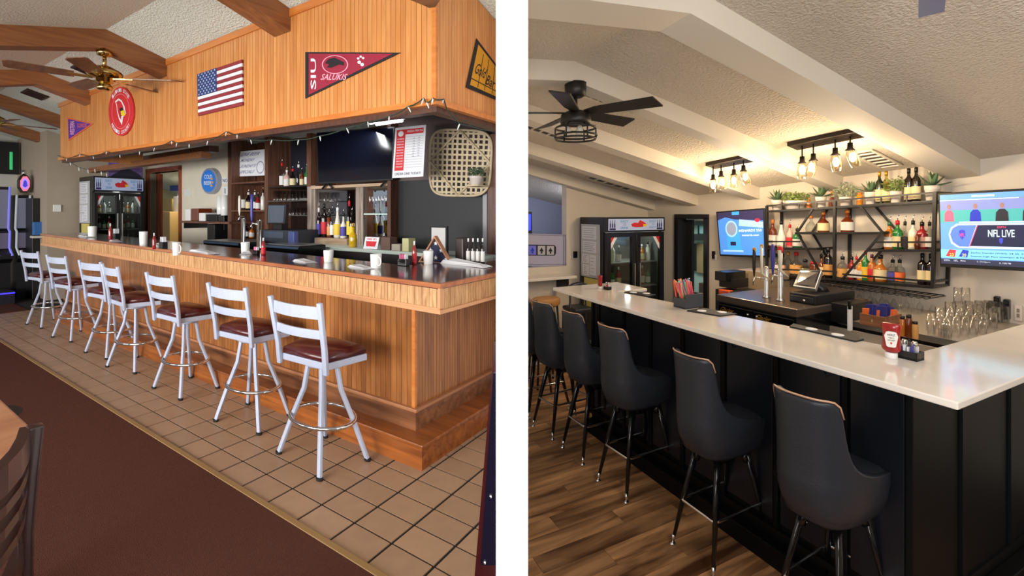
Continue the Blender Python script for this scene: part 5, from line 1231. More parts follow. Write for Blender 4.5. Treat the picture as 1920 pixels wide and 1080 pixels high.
# glossy machine with blue glow at far left + black chair legs
t = thing('game_chair', L, L.onZ(8, 545, 0), 'black game chair at the left photo edge with a blue-lit seat', 'chair')
p = L.onZ(6, 545, 0); p.z = 0
mb = MB(); mb.lathe((p.x, p.y, .02), [(.2, 0), (.2, .03), (.03, .06), (.03, .42)], 14); obj('pedestal', mb, BLACKM, parent=t)
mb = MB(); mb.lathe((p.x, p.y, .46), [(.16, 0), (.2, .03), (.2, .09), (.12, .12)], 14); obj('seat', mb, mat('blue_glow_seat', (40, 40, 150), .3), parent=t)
mb = MB(); mb.box(p.x-.03, p.x+.03, p.y-.14, p.y+.14, .55, .95); obj('backrest', mb, BLACKM, parent=t, bevel=.02)
# --- table and chair at the lower left corner
TBL = wood('tan_laminate', (180, 122, 88), (212, 154, 114), .4, .1, (8, 1.5, 8), rnd=0)
A = [L.onZ(*p_, .78) for p_ in ((-260, 640), (0, 746), (58, 799), (76, 815), (74, 838), (-300, 960))]
t = thing('dining_table', L, (A[4].x-.5, A[4].y-.3, 0), 'tan laminate table at the lower left corner', 'table')
mb = MB(); n_ = len(A); mb.add([(p_.x, p_.y, .745) for p_ in A]+[(p_.x, p_.y, .78) for p_ in A], [list(range(n_)), list(range(n_, 2*n_))[::-1]]+[(i, (i+1) % n_, n_+(i+1) % n_, n_+i) for i in range(n_)])
obj('table_top', mb, TBL, parent=t, bevel=.008)
c = sum((Vector(p_) for p_ in A), Vector())/n_
mb = MB(); mb.lathe((c.x, c.y, .004), [(.12, 0), (.12, .03), (.035, .07), (.035, .70), (.15, .741)], 16); obj('pedestal', mb, BLACKM, parent=t)
DW = mat('espresso_wood', (46, 20, 18), .3, coat=.4)
def cp(px, py, F_): # point F_ metres ahead of the camera
    Rr = (px-CX)/FOC*F_; z = L.H+(CY-py)/FOC*F_; return Vector((Rr*L.c+F_*L.s, -Rr*L.s+F_*L.c, z))
FA = 1.12
t = thing('ladder_back_chair', L, cp(30, 1080, FA), 'dark espresso ladder-back chair at the lower left corner', 'chair')
top_ = cp(66, 797, FA); bot = cp(44, 1100, FA); far = Vector((.361, -.216, 0))
ft = Vector((bot.x, bot.y, .004))
mb = MB(); mb.tube([ft+Vector((.03, -.02, 0)), bot+Vector((0, 0, -.1)), cp(46, 1000, FA), cp(56, 890, FA), top_], .021, 4); obj('back_post', mb, DW, parent=t, bevel=.005)
mb = MB(); mb.tube([x_+far for x_ in (ft+Vector((.03, -.02, 0)), bot+Vector((0, 0, -.1)), cp(46, 1000, FA), cp(56, 890, FA), top_)], .021, 4); obj('back_post', mb, DW, parent=t, bevel=.005)
for y_, hh in ((822, .062), (872, .022), (911, .022), (952, .022), (1030, .05)):
    a = cp(60-(y_-800)*.06, y_, FA); mb = MB(); m_ = 6; pts = [a+far*(k/m_)+Vector((.02, .035, 0))*math.sin(PI*k/m_) for k in range(m_+1)]
    lo = [p_+Vector((0, 0, -hh/2)) for p_ in pts]; hi = [p_+Vector((0, 0, hh/2)) for p_ in pts]; o_ = Vector((-.012, -.018, 0))
    V = lo+hi+[p_+o_ for p_ in lo]+[p_+o_ for p_ in hi]; N = m_+1; fs = []
    for k in range(m_): fs += [(k, k+1, N+k+1, N+k), (2*N+k+1, 2*N+k, 3*N+k, 3*N+k+1), (N+k, N+k+1, 3*N+k+1, 3*N+k), (k+1, k, 2*N+k, 2*N+k+1)]
    fs += [(0, N, 3*N, 2*N), (m_, 2*N+m_, 3*N+m_, N+m_)]
    mb.add(V, fs); obj('back_slat', mb, DW, parent=t)
bk = Vector((-.30, .42, 0))*-1
sc_ = Vector((bot.x, bot.y, .46)); fwd_ = Vector((-.52, -.86, 0))*.38
Sx = [sc_, sc_+far, sc_+far+fwd_, sc_+fwd_]
mb = MB(); mb.hexa([p_ for p_ in Sx][::-1], [p_+Vector((0, 0, .04)) for p_ in Sx][::-1]); obj('seat', mb, TBL, parent=t, bevel=.01)
for p_ in Sx[2:]:
    mb = MB(); mb.cyl((p_.x, p_.y, .004), (p_.x, p_.y, .46), .018, n=8); obj('leg', mb, DW, parent=t)
# dark maroon machine edge at the right of the older room
F1 = 1.05
t = thing('maroon_cabinet', L, cp(915, 1100, F1), 'dark maroon glossy cabinet edge at the lower right of the older room', 'cabinet')
MAR = mat('maroon_gloss', (50, 10, 12), .2, coat=.6); GL = mat('blue_black_gloss', (14, 14, 30), .1, coat=.5)
def slab(pxs, F0_, F1_, m, nm, o_=0):
    V = [cp(px, py, F0_) for px, py in pxs]+[cp(px, py, F0_)+(cp(960, 398, F1_)-cp(960, 398, F0_)) for px, py in pxs]; n_ = len(pxs); mb = MB()
    mb.add(V, [list(range(n_)), list(range(n_, 2*n_))[::-1]]+[(i, (i+1) % n_, n_+(i+1) % n_, n_+i) for i in range(n_)]); return obj(nm, mb, m, parent=t, clip=False)
slab([(927, 640), (932, 640), (932, 2000), (842, 2000), (889, 1090)], F1, F1+.3, MAR, 'side_panel')
slab([(925, 700), (931, 700), (931, 1060), (901, 1060)], F1-.004, F1, GL, 'glossy_panel')
for px, py in ((920, 931), (909, 1055)):
    mb = MB(); mb.ell(cp(px, py, F1-.006), .003, .003, .004); obj('screw', mb, CHROME, parent=t)
# ================================================================ newer room: shelf unit on the back wall
YFs, YBs, YM = 3.99, 4.205, 4.095
def fz(px, py, Y=YFs): return R.onY(px, py, Y)
su = thing('wall_shelf_unit', R, fz(1595, 520), 'black metal bottle shelf unit with angled braces on the wall', 'shelf')
def bar(a, b, y=YFs, r=.012, nm='frame_bar', m=BLACKM):
    A_, B_ = fz(*a), fz(*b); A_.y = B_.y = y
    mb = MB(); mb.tube([A_, B_], r, 4, sm=False); return obj(nm, mb, m, parent=su)
def sidebar(a, r=.011):
    A_ = fz(*a); mb = MB(); mb.tube([(A_.x, YFs, A_.z), (A_.x, YBs, A_.z)], r, 4, sm=False); obj('side_bar', mb, BLACKM, parent=su)
TOPD = ((1438, 396), (1750, 377)); MIDL = ((1438, 466), (1533, 466)); UPM = ((1492, 437), (1655, 436)); MIDR = ((1627, 469), (1752, 469)); BOT = ((1438, 515), (1749, 538))
for a, b in (((1438, 386), (1754, 361)), ((1438, 453), (1500, 453)), ((1641, 454), (1752, 454)), ((1438, 504), (1565, 509)), ((1580, 514), (1749, 528)), TOPD, MIDL, UPM, MIDR, BOT): bar(a, b, YFs, .009)
for a, b in (((1438, 386), (1438, 516)), ((1565.5, 376), (1564.5, 524)), ((1753.5, 360), (1749, 540))): bar(a, b, YFs, .014, 'upright'); bar(a, b, YBs, .014, 'upright')
for a, b in (((1524, 392), (1495, 436)), ((1497, 440), (1541, 516)), ((1612, 385), (1655, 436)), ((1655, 436), (1579, 524))): bar(a, b, YFs, .010, 'brace'); bar(a, b, YBs, .010, 'brace')
for p in (TOPD+MIDL+UPM+MIDR+BOT+((1438, 386), (1754, 361), (1438, 504), (1749, 528), (1752, 454), (1438, 453))): sidebar(p)
def deck(ln_, th=.012):
    A_, B_ = fz(*ln_[0]), fz(*ln_[1]); mb = MB()
    mb.hexa([(A_.x, YFs, A_.z-th), (B_.x, YFs, B_.z-th), (B_.x, YBs, B_.z-th), (A_.x, YBs, A_.z-th)], [(A_.x, YFs, A_.z), (B_.x, YFs, B_.z), (B_.x, YBs, B_.z), (A_.x, YBs, A_.z)])
    obj('deck', mb, BLACKM, parent=su); return lambda x: A_.z+(B_.z-A_.z)*(x-A_.x)/(B_.x-A_.x)+.001
dk = {'top': deck(TOPD), 'ml': deck(MIDL), 'um': deck(UPM), 'mr': deck(MIDR), 'bo': deck(BOT)}
for px in (1466, 1498, 1531, 1596, 1652, 1700):
    t0, t1 = 386-(px-1438)*25/316, 396-(px-1438)*19/312; bar((px, t0), (px, t1), YFs, .006, 'guard_post')
for px in (1470,): bar((px, 453), (px, 466), YFs, .006, 'guard_post')
bar((1684, 454), (1684, 469), YFs, .006, 'guard_post'); bar((1639, 518), (1639, 530), YFs, .006, 'guard_post')
def rowR(key, items, where, grp, Y=YM):
    for i, (px, yt_, w_, st_, bo, la, ca, words, pour) in enumerate(items):
        p = R.onY(px, 400, Y); p.z = dk[key](p.x); h = R.up(p, yt_)-p.z
        bottle(R, p, h*(.86 if pour else 1), R.m(p, w_)/2*1.05, st_, bo, la, ca, f'{words}, {oo(i)} on {where}', grp, pour)
rowR('bo', [(1456, 470, 12, 'squat', G_CLR, L_WHT, C_BLK, 'clear squat bottle', 1), (1468, 476, 10, 'liq', G_CLR, L_PNK, C_BLK, 'clear slim bottle', 0), (1478, 472, 12, 'liq', G_CLR, None, C_GLD, 'greenish clear bottle with a cork', 0), (1493, 473, 21, 'squat', G_CLR, L_TAN, C_RED, 'wide clear bottle with a red top', 0),
      (1510, 482, 21, 'squat', G_CLR, L_CRM, C_BLK, 'wide clear bottle with a black pourer', 1), (1526, 491, 13, 'jar', G_BRN, L_WHT, C_RED, 'short brown jar', 0), (1540, 470, 14, 'round', G_BRN, L_CRM, C_BLK, 'brown round bottle with a cream label', 1), (1553, 465, 15, 'wine', G_DARK, L_TAN, C_BLK, 'black bottle with a gold label', 0),
      (1580, 474, 16, 'liq', G_CLR, L_TAN, C_BLK, 'clear bottle with an orange-tan label', 1), (1597, 474, 12, 'liq', G_RED, L_WHT, C_BLK, 'red and white bottle', 1), (1606, 474, 10, 'liq', G_CLR, L_WHT, C_RED, 'clear bottle with a white label', 1), (1614, 486, 12, 'liq', G_ORG, L_WHT, C_ORG, 'orange bottle', 0),
      (1623, 470, 12, 'liq', G_GRN, L_YEL, C_RED, 'green bottle with a yellow label', 0), (1635, 477, 13, 'liq', G_AMB, L_RED, C_PUR, 'amber bottle with a red label', 0), (1651, 478, 21, 'squat', G_AMB, L_CRM, C_BLK, 'wide honey-coloured bottle with a cream label', 0), (1674, 480, 15, 'liq', G_CLR, L_BLU, C_BLK, 'clear bottle with a blue label', 1),
      (1687, 480, 15, 'liq', G_CLR, L_ORG, C_BLK, 'clear bottle with an orange-red label', 1), (1729.5, 475, 14, 'wine', G_DARK, L_CRM, C_BLK, 'black wine bottle', 0), (1745, 476, 13, 'wine', G_DARK, L_CRM, C_BLK, 'black wine bottle', 0)], 'the lowest deck', 'bottles on the lowest deck')
rowR('mr', [(1668, 408, 16, 'liq', G_AMB, L_WHT, C_GRN, 'amber bottle with a green neck', 1), (1683, 405, 16, 'liq', G_GRN, L_CRM, C_RED, 'green bottle with a red neck', 1), (1697, 407, 13, 'squat', G_CLR, L_BLK, C_BLK, 'clear bottle with a black label', 1), (1712, 405, 14, 'liq', G_WHT, L_CRM, C_BLK, 'pale bottle with a cream label', 1),
      (1729, 408, 16, 'liq', G_RED, L_PNK, C_BLK, 'red bottle with a pink label', 1), (1743, 408, 13, 'liq', G_CLR, L_WHT, C_BLK, 'clear bottle with a white label', 1)], 'the middle right deck', 'bottles on the middle right deck')
rowR('ml', [(1449, 412, 13, 'liq', G_BRN, L_WHT, C_ORG, 'brown bottle with a white label', 0), (1465, 414, 15, 'cone', G_WHT, L_WHT, C_BLK, 'white cone-shaped bottle', 0), (1481, 414, 11, 'liq', G_PNK, L_RED, C_RED, 'pale pink bottle', 1), (1495, 422, 15, 'liq', G_GRN, L_WHT, C_BLK, 'green bottle with a white label', 1)], 'the middle left deck', 'bottles on the middle left deck')
rowR('um', [(1521, 405, 18, 'round', G_CLR, None, C_ORG, 'round clear decanter with an orange stopper', 0), (1544, 397, 18, 'squat', G_BRN, L_CRM, C_ORG, 'square-shouldered brown bottle', 0), (1589, 393, 20, 'squat', G_BRN, L_WHT, C_ORG, 'stout dark whiskey bottle', 0)], 'the upper middle deck', 'bottles on the upper middle deck')
rowR('top', [(1517, 371, 8, 'liq', G_AMB, None, C_GLD, 'small amber bottle', 0), (1560, 358, 11, 'cone', G_BRN, None, C_ORG, 'brown cone-shaped bottle', 0), (1612, 361, 9, 'jar', G_ORG, None, C_ORG, 'orange candle-like bottle', 0), (1649, 322, 12, 'wine', G_DGR, L_CRM, C_GLD, 'dark wine bottle with a gold neck', 0), (1662, 321, 12, 'wine', G_STR, L_CRM, C_GLD, 'pale yellow wine bottle', 0),
      (1704, 316, 13, 'wine', G_DARK, L_CRM, C_BLK, 'black wine bottle', 0), (1718, 314, 13, 'wine', G_DARK, L_CRM, C_BLK, 'black wine bottle', 0)], 'top of the shelves', 'bottles on top of the shelf unit')
p = R.onY(1720, 400, YM-.05); p.z = dk['mr'](p.x)
t = thing('figurine', R, p, 'small brown figurine between bottles on the middle right deck', 'figurine')
mb = MB(); h = R.up(p, 438)-p.z; mb.lathe(p, [(.014, 0), (.018, h*.3), (.012, h*.6), (.015, h*.8), (.004, h)], 10); obj('body', mb, G_BRN, parent=t)
def plR(px, ypot, ytop, pw, kind, fw_, text, leafm, grp='potted plants on top of the shelf unit', Y=YM):
    p = R.onY(px, 400, Y); p.z = dk['top'](p.x); r_ = R.m(p, pw)/2; ph = R.up(p, ypot)-p.z; fh = R.up(p, ytop)-p.z-ph
    potplant(R, p, r_, ph, R.m(p, fw_)/2, fh*(.9 if kind == 'bush' else .6), kind, text, grp, POTW, leafm)
plR(1457, 375, 353, 19, 'agave', 32, 'agave in a white pot, leftmost on top of the shelf unit', LFG)
plR(1491, 376, 353, 38, 'bush', 46, 'wide leafy plant, second from left on top of the shelf unit', LFB)
plR(1539, 369, 348, 17, 'agave', 36, 'agave beside the brown cone bottle on the shelf unit', LFG)
plR(1585, 369, 336, 19, 'bush', 42, 'silver-green bushy plant in the middle of the shelf top', LFS)
plR(1632, 360, 329, 17, 'agave', 34, 'agave left of the gold-necked wine bottle', LFG)
plR(1680, 358, 324, 18, 'bush', 42, 'light green bushy plant left of the black wine bottles', LFB)
plR(1748, 348, 316, 22, 'agave', 44, 'large agave at the right end of the shelf top', LFG)
# hanging glass rack
rk = thing('glass_rack', R, fz(1600, 535), 'black wire rack for hanging glasses under the shelf unit', 'rack')
za = fz(1438, 521).z; xa_, xb2 = fz(1440, 520).x, fz(1745, 545).x; zr_ = min(fz(1438, 515).z, fz(1749, 538).z)-.016
for k in range(30):
    x = xa_+(xb2-xa_)*k/29; mb = MB(); mb.tube([(x, YFs-.1, zr_+.008), (x, YFs-.07, zr_), (x, YBs, zr_)], .0035, 4); obj('rail', mb, BLACKM, parent=rk)
for y in (YFs, YBs-.02):
    mb = MB(); mb.tube([(xa_, y, zr_+.006), (xb2, y, zr_+.006)], .005, 4); obj('cross_rod', mb, BLACKM, parent=rk)
for k in range(0, 30, 6):
    x = xa_+(xb2-xa_)*k/29; mb = MB(); mb.tube([(x, YFs, zr_), (x, YFs, zr_+.06)], .003, 4); obj('hanger', mb, BLACKM, parent=rk)
n_ = 0
for j, Y in enumerate((YFs-.03, YM-.03, YBs-.06)):
    for i in range(15):
        x = xa_+(xb2-xa_)*(i*2+.5+.4*j)/30.5
        wineglass(R, (x, Y, zr_+.004), .155, .022, f'upside-down wine glass hanging in {["front", "middle", "back"][j]} row of the rack, {oo(i)}'[:-1], 'wine glasses hanging under the shelf unit')
# --- televisions
def tvR(q, text):
    t = thing('television', R, q.p(.5, 1), text, 'television')
    mb = MB(); q.rect(mb, 0, 1, 0, 1, -.05, .055); obj('case', mb, BLACKM, parent=t, bevel=.004); return t
def em(nm, c, e=.85): return mat(nm, c, .4, emit=e)
q = quadY(R, 3.98, (1760, 362), (1930, 352.5), (1930, 509), (1763, 500)); t = tvR(q, 'large lit television showing a football studio show on the right wall')
mb = MB(); q.rect(mb, .02, 1, .03, .955, .0055, .001); sc = obj('screen', mb, em('tv_sky', (96, 150, 214)), parent=t)
def layer(nm, m, fn, h=.007):
    mb = MB(); fn(mb, h); o = obj(nm, mb, m, parent=sc); return o
layer('stands_image', em('tv_stands', (120, 132, 190)), lambda mb, h: q.rect(mb, .02, 1, .10, .24, h, .0005))
layer('field_image', em('tv_field', (70, 160, 160)), lambda mb, h: q.rect(mb, .02, 1, .24, .40, h, .0005))
layer('lights_image', em('tv_white', (226, 232, 250), 1.2), lambda mb, h: (q.rect(mb, .4, .65, .055, .075, h, .0005), q.rect(mb, .02, .9, .105, .112, h, .0005), q.rect(mb, .25, 1, .395, .41, h, .0005)), .0078)
def person(mb, h, u, w_): q.poly(mb, [(u-w_, .39), (u-w_*.9, .28), (u-w_*.4, .24), (u+w_*.4, .24), (u+w_*.9, .28), (u+w_, .39)], h, .0005)
layer('seated_figure', em('tv_coral', (236, 92, 120)), lambda mb, h: person(mb, h, .13, .06), .0085)
layer('seated_figure', em('tv_navy', (36, 50, 170)), lambda mb, h: person(mb, h, .44, .065), .0085)
layer('seated_figure', em('tv_dark', (40, 40, 52), .6), lambda mb, h: person(mb, h, .73, .07), .0085)
layer('seated_figure', em('tv_dark', (40, 40, 52), .6), lambda mb, h: person(mb, h, 1.0-.03, .03), .0085)
layer('heads_image', em('tv_skin', (150, 110, 100)), lambda mb, h: [q.disc(mb, u, .195, .022, .035, h, .0005, n=12) for u in (.13, .44, .73)], .009)
layer('banner_ring', em('tv_pale', (190, 214, 244)), lambda mb, h: q.poly(mb, [(.12, .56), (.15, .47), (.22, .42), (1, .42), (1, .74), (.24, .74), (.15, .68)], h, .0005), .0085)
layer('banner_blue', em('tv_mid', (84, 120, 200)), lambda mb, h: q.poly(mb, [(.14, .56), (.17, .48), (.24, .44), (.45, .44), (.36, .72), (.25, .72), (.17, .66)], h, .0005), .0095)
layer('banner_dark', em('tv_banner', (30, 36, 66)), lambda mb, h: q.poly(mb, [(.46, .44), (1, .44), (1, .71), (.37, .71)], h, .0005), .0095)
layer('show_title', em('tv_text', (206, 232, 250), 1.1), lambda mb, h: q.text(mb, 'NFL LIVE', .58, .86, .50, .59, h), .0108)
layer('red_title', em('tv_red', (226, 60, 100)), lambda mb, h: (q.text(mb, 'ESPN', .68, .77, .455, .48, h), q.poly(mb, [(.46, .44), (.47, .44), (.375, .72), (.365, .72)], h, .0003)), .0108)
layer('shield_mark', em('tv_shield', (60, 70, 190)), lambda mb, h: (q.poly(mb, [(.25, .51), (.285, .495), (.32, .51), (.32, .58), (.285, .63), (.25, .58)], h, .0005), q.poly(mb, [(.70, .61), (.72, .6), (.74, .61), (.74, .65), (.72, .68), (.70, .65)], h, .0005)), .0108)
layer('shield_lettering', em('tv_red2', (226, 80, 110)), lambda mb, h: q.text(mb, 'NFL', .257, .313, .545, .59, h), .0118)
layer('ticker_band', em('tv_cyan', (120, 196, 232)), lambda mb, h: q.rect(mb, .02, 1, .76, .875, h, .0005), .0085)
layer('ticker_lettering', em('tv_ink', (30, 40, 80), .3), lambda mb, h: (q.text(mb, 'Jayden Daniels (WSH): 24-35, 258', .38, .99, .785, .81, h), q.text(mb, 'Season-high Pass attempts & Pass', .38, .99, .83, .855, h)), .0095)
layer('team_badge', em('tv_badge_red', (200, 60, 70)), lambda mb, h: q.poly(mb, [(.08, .85), (.13, .76), (.21, .77), (.19, .86)], h, .0005), .0095)
layer('team_badge', em('tv_badge_blue', (50, 60, 180)), lambda mb, h: q.poly(mb, [(.24, .85), (.29, .76), (.36, .77), (.34, .86)], h, .0005), .0095)
layer('badge_numbers', em('tv_yell', (200, 230, 90)), lambda mb, h: (q.text(mb, '23', .13, .18, .81, .85, h), q.text(mb, '20', .28, .33, .81, .85, h)), .0105)
layer('bottom_band', em('tv_low', (50, 54, 80), .6), lambda mb, h: q.rect(mb, .02, 1, .885, .955, h, .0005), .0085)
layer('bottom_lettering', em('tv_gray', (180, 190, 210), .8), lambda mb, h: (q.text(mb, 'ESPN', .06, .13, .895, .92, h), q.text(mb, 'NFL', .18, .23, .895, .92, h), q.text(mb, 'Mets', .26, .32, .895, .915, h), q.text(mb, 'S. Dodgers', .45, .6, .9, .92, h), q.text(mb, 'R. 7:08 PM', .7, .82, .905, .925, h)), .0095)
q = quadY(R, 4.05, (1343, 397), (1434, 390), (1437, 483), (1350, 480)); t = tvR(q, 'lit television showing a blue picture on the wall left of the shelf unit')
mb = MB(); q.rect(mb, .03, .97, .03, .96, .0055, .001); sc = obj('screen', mb, em('tvl_blue', (72, 132, 214)), parent=t)
layer('dark_crowd_image', em('tvl_dark', (50, 46, 84), .6), lambda mb, h: q.poly(mb, [(.03, .03), (.97, .03), (.97, .25), (.4, .2), (.2, .14), (.03, .2)], h, .0005))
layer('blue_shape_image', em('tvl_cy', (60, 150, 220)), lambda mb, h: (q.rect(mb, .35, .5, .03, .1, h, .0004), q.poly(mb, [(.22, .3), (.42, .26), (.5, .6), (.52, .9), (.2, .9)], h, .0004)), .0075)
layer('pale_image', em('tvl_pale', (150, 190, 232)), lambda mb, h: (q.poly(mb, [(.5, .2), (.97, .28), (.97, .4), (.48, .34)], h, .0005)), .0082)
layer('pale_ring_image', MC['tvl_pale'], lambda mb, h: q.ring(mb, .32, .4, .13, .18, .2, h+.001, .0005), .0082)
layer('pale_strip_image', MC['tvl_pale'], lambda mb, h: q.rect(mb, .1, .55, .86, .9, h, .0005), .0082)
layer('grey_disc_image', em('tvl_grey', (130, 140, 160)), lambda mb, h: q.disc(mb, .32, .4, .10, .14, h, .0005), .0092)
layer('red_figure_image', em('tvl_red', (210, 40, 60)), lambda mb, h: q.disc(mb, .86, .24, .05, .04, h, .0005, n=12), .0085)
layer('title_lettering', em('tvl_txt', (220, 230, 250)), lambda mb, h: (q.text(mb, 'MENARDS 250', .48, .94, .42, .47, h), q.text(mb, 'menards.com', .54, .88, .52, .56, h)), .0092)
layer('small_plate_image', em('tvl_plate', (30, 36, 70), .5), lambda mb, h: q.rect(mb, .28, .4, .68, .76, h, .0005), .0092)
# --- doorway, devices and recess on the walls
t = thing('door_1', R, (d0.x, RW, 0), 'black-framed open doorway beside the cooler', 'doorway', kind='structure')
for x0_, x1_ in ((d0.x-.02, d0.x+.035), (d1.x-.035, d1.x+.02)):
    mb = MB(); mb.box(x0_, x1_, RW-.03, RW+.11, 0, d0.z); obj('jamb', mb, BLACKM, parent=t)
mb = MB(); mb.box(d0.x-.02, d1.x+.02, RW-.03, RW+.11, d0.z-.02, d0.z+.035); obj('lintel', mb, BLACKM, parent=t)
mb = MB(); mb.box(d0.x+.0, d0.x+.12, RW+.11, RW+.15, 0, d0.z-.03); lf = obj('door_leaf', mb, BLACKM, parent=t)
area('back_room_fill', R.W((-4.3, RW+.6, 1.68)), R.W((-4.6, RW+.8, 0)), .5, .5, 12, (.95, 1, .97))  # added light that brightens the mint room, no fixture modelled
mb = MB(); mb.ell((d0.x+.09, RW+.10, .95), .015, .015, .02); obj('door_knob', mb, CHROME, parent=lf)
def rb(px0, px1, y0_, y1_, Y, dep, m, nm, text, cat, bev=.004, z0=None, grp=None, parent=None):
    a, b = R.onY(px0, y1_, Y), R.onY(px1, y0_, Y); mb = MB(); mb.box(a.x, b.x, Y, Y+dep, (a.z if z0 is None else z0), b.z); return obj(nm, mb, m, parent=parent, room=R, label=text, cat=cat, bevel=bev, group=grp)
rb(1284, 1306, 457, 505, RW+1.25, .05, BLACKG, 'hanging_coat', 'black panel hanging inside the back room', 'panel')
rb(1306, 1327, 457, 511, RW+1.25, .04, mat('tan_board', (150, 130, 90), .8), 'pinboard', 'tan pinboard inside the back room', 'board')
rb(1308, 1327, 412, 443, RW+1.27, .03, BLACKM, 'framed_picture', 'framed picture inside the back room', 'picture'); rb(1311, 1325, 416, 438, RW+1.262, .008, mat('seascape', (150, 196, 196), .5), 'picture_print', 'pale sea-coloured print in the back room frame', 'print')
rb(1285, 1303, 415, 422, RW+1.0, .25, BLACKM, 'wall_shelf', 'upper black shelf in the back room', 'shelf'); rb(1284, 1302, 440, 450, RW+1.0, .25, BLACKM, 'wall_shelf', 'lower black shelf in the back room', 'shelf')
rb(1310, 1327, 533, 570, RW+.9, .3, mat('brown_bin', (70, 52, 46), .7), 'waste_bin', 'brown bin inside the back room', 'bin', z0=0)
rb(1334.5, 1338, 471, 485, RW-.03, .03, BLACKG, 'wall_phone', 'slim black device on the wall beside the doorway', 'device'); rb(1340, 1344, 478, 488, RW-.012, .012, C_WHT, 'light_switch', 'white switch plate beside the slim black device', 'switch')
def outlet(px0, px1, y0_, y1_, text):
    o_ = rb(px0, px1, y0_, y1_, RW-.012, .012, mat('outlet_white', (206, 196, 186), .4), 'wall_outlet', text, 'outlet')
    for fy in (.33, .67):
        c = R.onY((px0+px1)/2, y0_+(y1_-y0_)*fy, RW-.012); mb = MB(); mb.box(c.x-.006, c.x+.006, RW-.015, RW-.012, c.z-.012, c.z+.012); obj('socket', mb, mat('socket_grey', (120, 112, 106), .5), parent=o_)
outlet(1837, 1850, 567, 592, 'white wall outlet left of the black remotes'); outlet(1901, 1917, 573, 601, 'white wall outlet right of the black remotes')
for px0, px1, y0_, y1_, w2 in ((1862, 1873, 556, 594, 'taller black remote control in a wall holder'), (1880, 1892, 562, 598, 'shorter black remote control in a wall holder')):
    o_ = rb(px0, px1, y0_, y1_, RW-.035, .035, BLACKG, 'remote_control', w2, 'remote', .006)
    for k in range(4):
        c = R.onY((px0+px1)/2, y0_+6+6*k, RW-.035); mb = MB(); mb.box(c.x-.008, c.x+.008, RW-.037, RW-.035, c.z-.004, c.z+.004); obj('button', mb, RUBBER, parent=o_)
def xb(px0, px1, y0_, y1_, X, dep, m, nm, text=None, cat=None, bev=.004, z0=None, parent=None):
    a, b = R.onX(px0, y1_, X), R.onX(px1, y0_, X); mb = MB(); mb.box(X-dep, X, a.y, b.y, (a.z if z0 is None else z0), b.z); return obj(nm, mb, m, parent=parent, room=R, label=text, cat=cat, bevel=bev)
o_ = xb(1072, 1086, 468, 487, RXW+.012, .012, MC['outlet_white'], 'thermostat', 'white plate with a small black thermostat on the beige wall', 'thermostat')
xb(1076, 1083, 471, 484, RXW+.03, .018, BLACKG, 'dial', parent=o_, bev=.006)
q = quadX(R, RXW+.01, (960, 437), (1060, 440), (1060, 498), (960, 499)); t = thing('playing_card_sign', R, q.D, 'frosted panel with playing card symbols lit bluish at the left', 'panel')
mb = MB(); q.rect(mb, 0, 1, 0, 1, -.03, .035); obj('panel', mb, mat('frosted', (176, 176, 206), .35), parent=t)
mb = MB()
for a in ((.0, 1, .03, .045), (0, 1, .95, .965), (.955, .965, 0, 1), (.985, .992, 0, 1)): q.rect(mb, *a, .006, .003)
obj('border_lines', mb, mat('etch_grey', (110, 110, 130), .4), parent=t, kind='stuff')
mb = MB(); q.poly(mb, [(.1, .34), (.78, .34), (.81, .4), (.81, .6), (.78, .68), (.1, .68)], .006, .002); obj('card_strip', mb, PBLACK, parent=t)
for k in range(4):
    u = .12+.17*k; mb = MB(); q.rect(mb, u, u+.14, .37, .65, .0085, .002); cd_ = obj('card', mb, mat('card_blue' if k < 2 else 'card_face', (120, 120, 236) if k < 2 else (190, 188, 200), .4), parent=t)
    mb = MB(); q.poly(mb, [(u+.07, .42), (u+.11, .54), (u+.08, .55), (u+.09, .61), (u+.05, .61), (u+.06, .55), (u+.03, .54)], .011, .001); obj('pip', mb, PBLACK if k > 1 else mat('pip_blue', (40, 50, 200), .4), parent=cd_)
xb(975, 998, 397, 436, RXW-.6, .2, BLACKM, 'game_screen', 'small machine with a blue lit screen at the left edge of the newer room', 'machine', z0=0); q2 = quadX(R, RXW-.595, (975, 400), (995, 402), (995, 432), (975, 432)); mb = MB(); q2.rect(mb, 0, 1, 0, 1, 0, .005)
obj('lit_display', mb, mat('blue_display', (50, 60, 240), .4, emit=1.5), room=R, label='blue lit display on the small machine', cat='display')
a, b = R.onX(960, 518, RXW+.28), R.onX(1082, 518, RXW+.28); zq = R.up(b, 517)
t = thing('wall_counter', R, (RXW+.14, b.y-.5, zq), 'pale wall-mounted counter ledge under the card panel', 'counter'); mb = MB(); mb.box(RXW, RXW+.28, .6, b.y, zq-.03, zq); obj('top', mb, QZ, parent=t, bevel=.004)
mb = MB(); mb.box(RXW, RXW+.22, b.y-.1, b.y-.07, zq-.18, zq-.03); obj('bracket', mb, BLACKM, parent=t)
